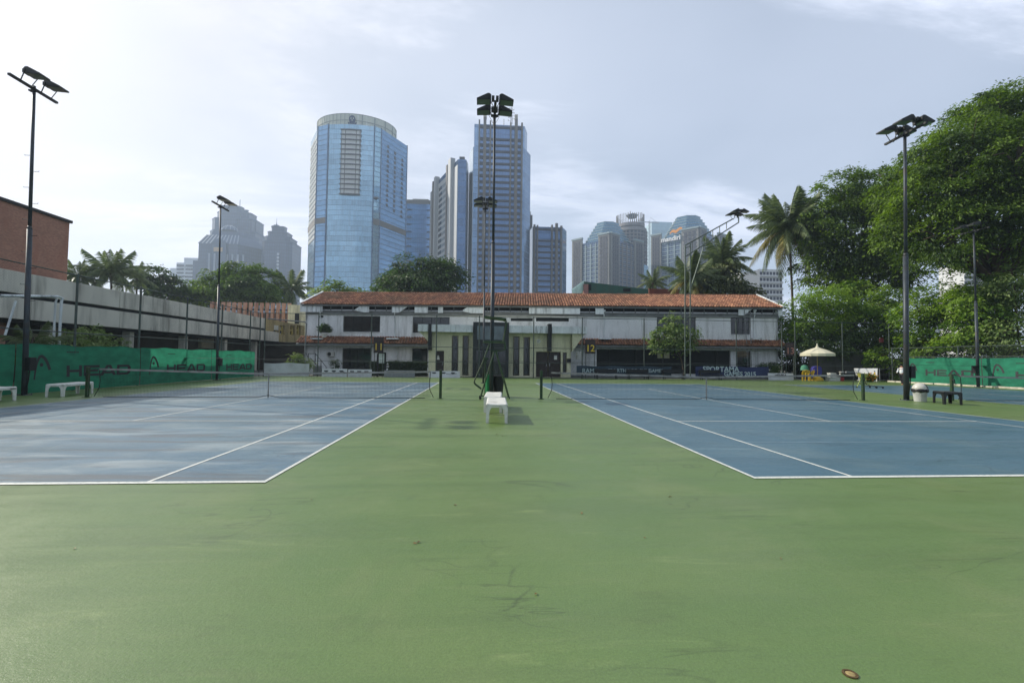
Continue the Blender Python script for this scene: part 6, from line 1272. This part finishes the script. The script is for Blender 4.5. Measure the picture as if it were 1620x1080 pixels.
def palm(label, base, top, size=1.0, n=22, seed=1, lean=(0, 0), yellow=.0, trunk=.16, group='palms on the skyline'):
    rnd = random.Random(seed); base = Vector(base); base.z = 0; top = Vector(top); root = thing('palm_tree', label, 'palm', tuple(base), group=group)
    p = MB(); k = 10; p.tube([base.lerp(top, i / k) + Vector((math.sin(math.pi * i / k) * lean[0], math.sin(math.pi * i / k) * lean[1], 0)) for i in range(k + 1)], [trunk * (1.25 if i == 0 else 1 - .035 * i) for i in range(k + 1)], 9); p.build('trunk', M_bark, root, smooth=True)
    p = MB(); p.lathe([(trunk * .6, -.3), (trunk * 1.3, 0), (trunk * .9, .5), (.02, .8)], tuple(top), 8); p.build('crownshaft', M_bark, root)
    for i in range(n):
        f = (i + .5) / n; kind = min(3, int(f * 4 + rnd.uniform(-.25, .25))); kind = max(0, kind); pitch = R(72 - 95 * f + rnd.uniform(-8, 8)); az = i * 2.39996 + rnd.uniform(-.25, .25)
        o = bpy.data.objects.new('frond', frond_data(kind, kind == 3 and rnd.random() < yellow)); C.objects.link(o); o.parent = root; o.location = tuple(top - base + Vector((0, 0, .25))); s = size * rnd.uniform(.85, 1.12)
        o.rotation_euler = (rnd.uniform(-.35, .35), -pitch, az); o.scale = (s, s, s)
    return root
palm('tall coconut palm with yellowing lower fronds right of the clubhouse', at(1256, 600, 52), at(1248, 368, 52), 1.36, 46, 5, (.15, 0), .25)
palm('palm with upright fronds rising behind the grey green tree', at(1142, 600, 60), at(1144, 420, 60), 1.1, 30, 8, (0, 0), .1)
palm('pale palm drooping beside the ladder mast above the tile roof', at(1096, 600, 58), at(1093, 448, 58), 1.05, 28, 11, (0, 0), .3)
palm('small palm behind the green clad building', at(1033, 600, 72), at(1033, 452, 72), .75, 18, 14)
palm('wide palm above the concrete building, the taller of the left pair', at(175, 600, 58), at(176, 440, 58), .95, 30, 21)
palm('palm tucked against the brick tower edge', at(124, 600, 56), at(124, 445, 56), .72, 18, 23)
palm('little palm between the wide palm and the dark tree', at(215, 600, 62), at(216, 446, 62), .6, 14, 24)
palm('dark palm left of the clubhouse roof end', at(462, 600, 82), at(462, 462, 82), 1.05, 20, 26)
# planting behind the left fence and round the clubhouse
tree('shrub', 'rounded yellow green shrub behind the left fence', 'shrub', (-20.4, 25.2, 0), [(-20.4, 25.2, 1.7, 1.2, 1.3, 1.25), (-20.2, 26.3, 1.6, .9, .9, 1.0)], L_lite, (.16, .07), 5, 36, .35, .5, .6, .2, .05, 'shrubs behind the left fence')
tree('shrub', 'low reddish hedge behind the left end of the dark screen', 'shrub', (-18.7, 17.6, 0), [(-18.7, 17.2, 1.75, .7, 1.0, .5), (-18.7, 15.5, 1.7, .7, 1.2, .5)], leaf_mat('russet_leaf', (52, 52, 34), (104, 76, 52)), (.14, .08), 6, 30, .3, .5, .4, .2, .04, 'shrubs behind the left fence')
tree('shrub', 'sprawling thin stemmed shrub between the pipe frame and round shrub', 'shrub', (-19.2, 22.4, 0), [(-19.2, 22.6, 2.0, .6, 1.0, .5), (-19.1, 23.8, 1.95, .5, .8, .35)], L_lite, (.16, .08), 3, 18, .3, .6, .5, .3, .03, 'shrubs behind the left fence')
palm('low spiky palm behind the left screen near the pipe frame', (-19.6, 21.4, 0), (-19.6, 21.4, 1.5), .36, 14, 31, trunk=.09, group='low palms by the fences')
tree('shrub', 'pale grassy shrub in the far left corner behind the white banner', 'shrub', (-14.6, 39.6, 0), [bl(470, 570, 39.6, 11, 9), bl(482, 576, 39.6, 8, 8)], L_lite, (.3, .05), 6, 30, .35, .7, .8, .2, .04)
tree('topiary_bush', 'round clipped dark bush by the ground floor wall', 'bush', at(531, 600, 41), [bl(531, 577, 41, 7, 8)], L_hedge, (.10, .07), 14, 30, .22, .7, .2, .3, .04, None, False)
GH = 'clipped hedges before the clubhouse'
def hedge(label, px0, px1, py0, Y):
    a, c = at(px0, py0, Y), at(px1, py0, Y); n = 3200; w_ = .9; root = thing('clipped_hedge', label, 'hedge', ((a.x + c.x) / 2, Y, 0), group=GH); p = MB(); p.cbox(a.x + .08, Y + .08, 0, c.x - .08, Y + w_ - .08, a.z - .08, .05); p.build('inner_growth', L_hedge, root, kind='stuff')
    f = RNG.integers(0, 3, n); q = RNG.random((n, 3)); P = np.stack([a.x + (c.x - a.x) * q[:, 0], Y + w_ * q[:, 1], a.z * q[:, 2]], 1); P[f == 0, 1] = Y; P[f == 1, 2] = a.z; P[f == 2, 1] = Y + .02; P += RNG.normal(size=(n, 3)) * .045
    nr = np.where((f == 1)[:, None], np.array([[0, 0, 1.]]), np.array([[0, -1., .3]])) + RNG.normal(size=(n, 3)) * .5; nr /= np.linalg.norm(nr, axis=1, keepdims=True); leaf_mesh('foliage', L_hedge, root, P, nr, RNG.normal(size=(n, 3)), np.full(n, .14), np.full(n, .08), root.location)
hedge('dark clipped hedge behind the notice below board eleven', 586, 610, 573, 40.2); hedge('long dark clipped hedge left of the cream porch', 614, 676, 572.5, 40.2)
def pot_plant():
    a = at(513, 533.5, 45.6); root = thing('potted_plant', 'dark spiky plant in a tray on the tiled ledge left', 'potted plant', tuple(a)); p = MB(); p.lathe([(.18, 0), (.26, .36), (.28, .36), (.24, .30)], tuple(a), 12, True); p.build('pot', M_white, root); n = 260; d = RNG.normal(size=(n, 3)); d[:, 2] = np.abs(d[:, 2]) * .9 + .1; d /= np.linalg.norm(d, axis=1, keepdims=True); P = np.array(a) + np.array((0, 0, .5)) + d * RNG.uniform(.2, 1.0, n)[:, None] * np.array((.75, .6, .85))
    leaf_mesh('foliage', L_dark, root, P, np.cross(d, RNG.normal(size=(n, 3))) + np.array((0, 0, .3)), d, np.full(n, .55), np.full(n, .10), a)
pot_plant()
tree('shrub', 'low leafy plants in front of the right end of the clubhouse', 'shrub', at(1220, 600, 40.5), [bl(1210, 580, 40.5, 9, 6), bl(1226, 578, 40.5, 8, 7), bl(1216, 587, 40, 12, 8)], L_dark, (.28, .10), 5, 22, .3, .6, .5, .2, .03)
# hand rail stair and cabinet by the corner
root = thing('hand_railing', 'thin dark stair railing by the left end of the clubhouse', 'railing', tuple(at(500, 600, 41.5)))
for a, c in (((488, 559), (499, 559)), ((499, 559), (516, 580)), ((491, 566), (513, 590)), ((484, 558), (493, 578))): p = MB(); p.tube([at(*a, 41.5), at(*c, 41.5)], .03, 6); p.build('rail', M_dark, root)
for px, py in ((488, 559), (499, 559), (516, 580), (508, 570)): a = at(px, py, 41.5); p = MB(); p.tube([a, (a.x, a.y, 0)], .03, 6); p.build('post', M_dark, root)
a, c = at(495, 578, 40.4), at(506, 590, 40.4); p = MB(); p.cbox(a.x, 40.4, 0, c.x, 40.9, a.z, .03); tag(p.build('grey_cabinet', M_grey), 'small grey cabinet below the stair railing', 'cabinet')

# ================================================================== PARASOL CORNER and other small things on the right
def parasol():
    x, Y = at(1293.5, 600, 36.4).x, 36.4; root = thing('parasol', 'cream parasol with a short finial over the yellow chair', 'parasol', (x, Y, 0)); zt, ze = at(1293, 549.5, Y).z, at(1293, 559, Y).z; r = 1.30; n = 8
    Mc = mat('cream_canvas', (208, 202, 174), .8, var=.08, scale=2); Mc.node_tree.nodes['Principled BSDF'].inputs['Roughness'].default_value = .85
    ring = lambda rr, z, sag=0: [(x + rr * math.cos(2 * math.pi * (i + .5) / n / 2) * (1 - sag * (i % 2 == 0)), Y + rr * math.sin(2 * math.pi * (i + .5) / n / 2) * (1 - sag * (i % 2 == 0)), z) for i in range(n * 2)]
    for i in range(n):
        p = MB(); R1, R2, R3 = ring(.12, zt), ring(r * .55, zt - (zt - ze) * .42, .02), ring(r, ze, .035); R4 = ring(r, ze - .22, .03); k = [2 * i, 2 * i + 1, (2 * i + 2) % 16]
        for u, v in zip(k, k[1:]): p.poly([R1[u], R1[v], R2[v], R2[u]]); p.poly([R2[u], R2[v], R3[v], R3[u]]); p.poly([R3[u], R3[v], R4[v], R4[u]])
        p.build('canvas_panel', Mc, root)
    p = MB(); p.lathe([(.13, -.02), (.10, .10), (.05, .16), (.07, .22), (.03, .34), (0, .36)], (x, Y, zt), 12); p.build('finial', Mc, root)
    p = MB(); p.tube([(x, Y, .1), (x, Y, zt)], .028, 8); p.build('pole', mat('pale_wood_pole', (176, 150, 92), .6, var=.15), root)
    for i in range(n): p = MB(); a = 2 * math.pi * (i + .5) / n; p.tube([(x, Y, zt - .15), (x + r * .97 * math.cos(a), Y + r * .97 * math.sin(a), ze - .03)], .012, 4); p.build('rib', M_wood, root)
    p = MB(); p.lathe([(.42, 0), (.44, .05), (.36, .22), (.14, .38), (.05, .42)], (x, Y, 0), 18, True, True); p.build('base', mat('yellow_plastic', (206, 168, 44), .45, var=.1), root)
parasol()
M_yp = mat('yellow_plastic', (206, 168, 44), .45)
def plastic_chair(label, x, Y, rz, m):
    root = thing('plastic_chair', label, 'chair', (0, 0, 0), world=False); 
    for sx in (-1, 1):
        for sy, h in ((-1, .66), (1, .42)): p = MB(); p.loft([[(sx * .25 - .025, sy * .22 - .03, 0), (sx * .25 + .025, sy * .22 - .03, 0), (sx * .25 + .025, sy * .22 + .03, 0), (sx * .25 - .025, sy * .22 + .03, 0)], [(sx * .23 - .04, sy * .19 - .04, h), (sx * .23 + .04, sy * .19 - .04, h), (sx * .23 + .04, sy * .19 + .04, h), (sx * .23 - .04, sy * .19 + .04, h)]]); p.build('leg', m, root)
        p = MB(); p.tube([(sx * .25, -.22, .65), (sx * .27, 0, .67), (sx * .24, .22, .66)], .03, 6); p.build('armrest', m, root)
    p = MB(); p.cbox(-.24, -.24, .40, .24, .22, .44, .03); p.build('seat', m, root)
    for i in range(5): p = MB(); x0 = -.19 + .095 * i; p.bar((x0, .20, .44), (x0 * 1.05, .30, .84), .055, .018); p.build('back_slat', m, root)
    p = MB(); p.tube([(-.25, .21, .62), (-.23, .30, .82), (0, .33, .88), (.23, .30, .82), (.25, .21, .62)], .03, 6); p.build('back_rim', m, root)
    return place(root, (x, Y, 0), rz)
cx = at(1275, 601, 36.2).x; plastic_chair('yellow plastic garden chair left of the parasol pole', cx, 36.2, 2.6, M_yp); plastic_chair('second yellow plastic chair tucked against the parasol side', cx + .55, 36.5, 3.6, M_yp)
p = MB(); p.lathe([(0, .42), (.16, .40), (.26, .28), (.30, .05), (.32, 0), (.29, .02)], (cx, 36.35, .89), 16); p.lathe([(.012, 0), (.012, -.45)], (cx, 36.35, .92), 6); tag(p.build('green_bucket', mat('dull_green_plastic', (70, 132, 104), .5)), 'green upturned bucket on the back of the yellow chair', 'bucket')
plastic_chair('blue plastic chair partly behind the parasol pole', at(1289, 601, 36.9).x, 36.95, 3.0, mat('blue_plastic', (64, 66, 138), .5))
p = MB(); x = at(1284, 600, 36.9).x; tag((p.lathe([(.34, .42), (.42, .7), (.40, 1.05), (.30, 1.18), (0, 1.22)], (at(1291, 600, 37).x, 36.95, .02), 14), p.build('blue_cloth_bundle', mat('blue_cloth', (70, 68, 150), .85, var=.2)))[1], 'blue cloth bundle heaped on the blue chair by the parasol', 'cloth')
def crate_box(label, px0, px1, py0, Y, m, d=.5, cat='box', name='low_box'):
    a, c = at(px0, py0, Y), at(px1, py0, Y); root = thing(name, label, cat, ((a.x + c.x) / 2, Y, 0)); p = MB(); p.cbox(a.x, Y - d / 2, 0, c.x, Y + d / 2, a.z - .05, .03); p.build('body', m, root); p = MB(); p.cbox(a.x - .02, Y - d / 2 - .02, a.z - .048, c.x + .02, Y + d / 2 + .02, a.z, .015); p.build('lid', m, root); return root
crate_box('white box with faint print on the ground right of the parasol', 1309, 1326, 596, 36.6, M_white, .5, 'box', 'white_box')
crate_box('smaller white cool box standing behind the printed white box', 1311, 1321, 589.5, 37.1, M_white, .4, 'cool box', 'cool_box')
crate_box('small red box beside the white box', 1328.5, 1333.5, 596.5, 36.5, mat('red_plastic', (170, 44, 52), .5), .3, 'box', 'red_box')
crate_box('tiny white tub near the fence post right of the parasol', 1329, 1333, 587.5, 37.2, M_white, .25, 'tub', 'white_tub')
def dark_table():
    Y = 36.9; a, c = at(1322, 589.5, Y), at(1358, 589.5, Y); root = thing('folding_table', 'dark low table standing before the white tilted board', 'table', ((a.x + c.x) / 2, Y, 0)); p = MB(); p.cbox(a.x, Y - .3, a.z - .05, c.x, Y + .3, a.z, .01); p.build('table_top', M_dark, root)
    for x in (a.x + .08, c.x - .08):
        for y in (Y - .24, Y + .24): p = MB(); p.tube([(x, y, 0), (x, y, a.z - .052)], .022, 6); p.build('leg', M_dark, root)
    p = MB(); p.box(a.x + .1, Y - .1, .1, c.x - .1, Y + .25, .45); p.build('shelf', M_dark, root)
    p = MB(); p.cbox(a.x + .9, Y - .1, a.z, a.x + 1.7, Y + .1, a.z + .13, .02); tag(p.build('grey_case', M_grey), 'small grey case lying on the dark table', 'case')
dark_table()
Y = 37.2; k = [at(px, py, yy) for px, py, yy in ((1357, 602, 37.2), (1387.5, 603, 35.75), (1391, 582.5, 35.75), (1353, 582.5, 37.2))]; k[0].z = k[1].z = 0.02; p = MB(); p.loft([[(q.x, q.y + (.16 if q.z > .5 else 0), q.z) for q in k], [(q.x + .03, q.y + .05 + (.16 if q.z > .5 else 0), q.z) for q in k]]); root = thing('tilted_board', 'large blank white board leaning against the fence near the far corner', 'board', tuple(k[0])); p.build('panel', M_wtow, root)
for q in k[:2]: p = MB(); p.bar((q.x + .05, q.y + .09, 0), (q.x + .05, q.y + .30, .9), .04, .04); p.build('stay', M_grey, root)
root = thing('metal_rack', 'thin metal shelf rack between the white board and fence corner', 'rack', tuple(at(1399, 602, 37.3)))
for py in (583, 592, 600.5): a, c = at(1391, py, 37.3), at(1407, py, 37.3); p = MB(); p.box(a.x, 37.1, a.z - .03, c.x, 37.45, a.z); p.build('shelf', M_grey, root)
for px in (1391.5, 1406.5): a = at(px, 582, 37.2); p = MB(); p.box(a.x - .03, 37.17, 0, a.x + .03, 37.23, a.z); p.build('upright', M_grey, root)
n = 500; a = at(1377, 597, 35.2); root = thing('flower_shrub', 'low bush of yellow and orange flowers before the white board', 'flowers', (a.x, a.y, 0)); P = np.array((a.x, a.y, .32)) + RNG.normal(size=(n, 3)) * np.array((.20, .14, .13)); P[:, 2] = np.maximum(P[:, 2], .03)
leaf_mesh('foliage', L_rain, root, P, RNG.normal(size=(n, 3)), RNG.normal(size=(n, 3)), np.full(n, .16), np.full(n, .09), root.location); P2 = P[:160] + np.array((0, -.08, .1)); leaf_mesh('blossom', leaf_mat('orange_blossom', (196, 92, 34), (222, 178, 40), .2), root, P2, RNG.normal(size=(160, 3)), RNG.normal(size=(160, 3)), np.full(160, .13), np.full(160, .11), root.location)
def ball_cart():
    x, Y = at(1368, 613, 26.3).x, 26.3; root = thing('ball_cart', 'small tubular trolley with yellow basket behind the right net post', 'ball cart', (x, Y, 0)); My = mat('yellow_green_paint', (150, 170, 58), .5)
    for s in (-1, 1):
        p = MB(); p.tube([(x - .32, Y + s * .2, .05), (x - .08, Y + s * .2, .52), (x - .18, Y + s * .2, .95)], .018, 6); p.build('leg', My, root); p = MB(); p.tube([(x + .95, Y + s * .2, .10), (x + .2, Y + s * .2, .14), (x - .18, Y + s * .2, .30)], .018, 6); p.build('base_tube', M_dark, root)
        for xx in (x - .30, x + .55, x + .95): p = MB(); p.tube([(xx, Y + s * .24 - .02, .055), (xx, Y + s * .24 + .02, .055)], .055, 10); p.build('wheel', M_dark, root)
    p = MB(); p.loft([[(x - .26, Y - .16, .66), (x + .04, Y - .16, .66), (x + .04, Y + .16, .66), (x - .26, Y + .16, .66)], [(x - .32, Y - .2, .88), (x + .10, Y - .2, .88), (x + .10, Y + .2, .88), (x - .32, Y + .2, .88)]], True, False); p.build('basket', mat('olive_basket', (150, 146, 60), .6), root)
ball_cart()
p = MB(); a = at(1394, 538, 37.46); k = [(a.x + .26 * math.cos(t) * r, 37.42, a.z + .26 * math.sin(t) * r) for t, r in [(2 * math.pi * i / 8, 1 if i % 2 else .8) for i in range(8)]]; p.loft([k, [(x, y + .02, z) for x, y, z in k]]); tag(p.build('red_sign', mat('faded_red_sign', (120, 54, 60), .7, var=.2)), 'small faded red sign on the fence near the far corner', 'sign')
p = MB(); p.tube([at(1410, 509, 37.3), at(1425, 506, 36.0), at(1440, 509, 34.5)], .04, 6); tag(p.build('corner_net_roll', M_wood), 'slack roll of netting along the fence top at the far corner', 'netting')

# a worn floor socket and a few dry leaves on the court paint
c = atz(1345, 1066); root = thing('floor_socket', 'small worn round socket cover let into the green court, bottom right', 'floor socket', tuple(c)); p = MB(); p.lathe([(.034, .001), (.034, .005), (.024, .006), (.022, .003), (0, .003)], tuple(c), 20); p.build('rim', mat('rusty_brown_metal', (88, 72, 44), .7, .2, var=.4, scale=40), root)
p = MB(); p.lathe([(.021, .0032), (.012, .0052), (0, .0056)], tuple(c), 16); p.build('cap', mat('dull_brass', (170, 150, 100), .6, .3, var=.3, scale=50), root)
q = [atz(x, y) for x, y in ((793, 688), (786, 687), (801, 689), (795, 690), (662, 858), (656, 860), (920, 812), (493, 790), (720, 799), (1020, 851), (848, 940), (118, 868), (1060, 786), (1235, 884))]; n = len(q); P = np.array([tuple(v) for v in q]) + np.array((0, 0, .008))
o = leaf_mesh('fallen_leaves', leaf_mat('dry_leaf', (84, 70, 44), (132, 104, 62), .1), None, P, np.tile(np.array((0, 0, 1.)), (n, 1)) + RNG.normal(size=(n, 3)) * .12, RNG.normal(size=(n, 3)) * np.array((1, 1, .05)), RNG.uniform(.025, .06, n), RNG.uniform(.012, .022, n), (0, 0, 0))

# ================================================================== PERSON
def person():
    x, Y = at(1427, 609, 30.0).x, 30.0; H = at(1427, 576.5, Y).z; root = thing('person', 'person in a white long sleeved shirt and black trousers walking by the screen', 'person', (x, Y, 0)); k = H / 1.70
    def skin(name, vs, es, rs, m, sub=2, rootv=0):
        me = bpy.data.meshes.new(name); me.from_pydata([tuple(np.array(v) * k) for v in vs], es, []); o = bpy.data.objects.new(name, me); C.objects.link(o); sm = o.modifiers.new('skin', 'SKIN')
        for i, r in enumerate(rs): sv = me.skin_vertices[0].data[i]; sv.radius = tuple(np.array(r if isinstance(r, tuple) else (r, r)) * k); sv.use_root = (i == rootv)
        s = o.modifiers.new('sub', 'SUBSURF'); s.levels = sub; s.render_levels = sub; bpy.context.view_layer.update(); dg = bpy.context.evaluated_depsgraph_get(); me2 = bpy.data.meshes.new_from_object(o.evaluated_get(dg)); me2.materials.clear(); me2.materials.append(m); bpy.data.objects.remove(o)
        for p_ in me2.polygons: p_.use_smooth = True
        o2 = bpy.data.objects.new(name, me2); C.objects.link(o2); o2.parent = root; return o2
    Ms = mat('skin', (150, 106, 84), .6, var=.06); Mw = mat('white_shirt_cloth', (214, 218, 218), .85, var=.06); Mb = mat('black_trouser_cloth', (28, 28, 32), .85); Mh = mat('black_hair', (22, 20, 20), .6)
    # walking towards -X and a little to the camera: one leg forward, elbows bent
    v = [(0, 0, .93), (0, 0, 1.12), (0, 0, 1.33), (0, 0, 1.44), (-.01, 0, 1.52), (-.02, 0, 1.60), (.02, -.19, 1.38), (.07, -.24, 1.12), (-.12, -.25, .97), (-.02, .19, 1.38), (-.05, .25, 1.12), (-.24, .24, 1.0),
         (.0, -.09, .88), (-.10, -.10, .49), (-.12, -.10, .09), (0, .09, .88), (.10, .09, .49), (.24, .09, .10), (-.26, -.11, .04), (.12, .10, .03)]
    e = [(0, 1), (1, 2), (2, 3), (3, 4), (4, 5), (3, 6), (6, 7), (7, 8), (3, 9), (9, 10), (10, 11), (0, 12), (12, 13), (13, 14), (0, 15), (15, 16), (16, 17), (14, 18), (17, 19)]
    r = [(.11, .14), (.10, .13), (.11, .16), .07, .048, .085, .055, .042, .033, .055, .042, .033, .085, .058, .042, .085, .058, .042, .035, .035]
    skin('body', v, e, r, Ms)
    skin('shirt', [(0, 0, .90), (0, 0, 1.12), (0, 0, 1.33), (0, 0, 1.43), (.02, -.195, 1.37), (.07, -.245, 1.12), (-.10, -.25, .985), (-.02, .195, 1.37), (-.05, .255, 1.12), (-.22, .245, 1.01)], [(0, 1), (1, 2), (2, 3), (3, 4), (4, 5), (5, 6), (3, 7), (7, 8), (8, 9)], [(.135, .165), (.125, .155), (.13, .18), .082, .07, .058, .046, .07, .058, .046], Mw)
    skin('trousers', [(0, 0, .95), (0, -.09, .86), (-.10, -.10, .49), (-.115, -.10, .12), (0, .09, .86), (.10, .09, .49), (.225, .09, .13)], [(0, 1), (1, 2), (2, 3), (0, 4), (4, 5), (5, 6)], [(.115, .15), .10, .073, .06, .10, .073, .06], Mb)
    skin('hair', [(.02, 0, 1.60), (.03, 0, 1.645)], [(0, 1)], [(.095, .09), (.088, .082)], Mh)
    for y, xx, rz in ((-.10, -.18, .02), (.09, .17, .02)): p = MB(); p.lathe([(.05, 0), (.055, .03), (.045, .09), (0, .10)], (0, 0, 0), 10, sx=2.2); o = p.build('shoe', Mh, root, smooth=True, local=True); o.location = (xx * k, y * k, 0); WL[o.name] = (0, 0, 0)
    head = (-.02 * k, 0, 1.60 * k)
    p = MB()
    for s in (-1, 1): p.lathe([(.0, -.012), (.012, 0), (0, .012)], (-.105 * k, s * .032 * k, 1.605 * k), 8)
    o = p.build('eye', Mh, root, local=True, kind='stuff')
    p = MB(); p.loft([[(-.10 * k, -.012, 1.60 * k), (-.10 * k, .012, 1.60 * k), (-.10 * k, 0, 1.565 * k)], [(-.128 * k, -.010, 1.572 * k), (-.128 * k, .010, 1.572 * k), (-.12 * k, 0, 1.560 * k)]]); p.build('nose', Ms, root, local=True)
    root.rotation_euler[2] = .35
person()

# ================================================================== HAZE
b = MB(); b.box(-1000, -800, -1.0, 1000, 1000, 186.0); h = b.build('haze', mat('unused_haze', (200, 200, 200))); h['kind'] = 'stuff'
hm = bpy.data.materials.new('haze_air'); hm.use_nodes = True; hm.node_tree.nodes.clear(); ho = hm.node_tree.nodes.new('ShaderNodeOutputMaterial'); hv = hm.node_tree.nodes.new('ShaderNodeVolumePrincipled')
hv.inputs['Color'].default_value = (.68, .84, 1.0, 1); hv.inputs['Density'].default_value = HAZE_DENSITY; hv.inputs['Anisotropy'].default_value = .3
hm.node_tree.links.new(hv.outputs[0], ho.inputs['Volume']); h.data.materials.clear(); h.data.materials.append(hm); bpy.data.materials.remove(MATS.pop('unused_haze'))
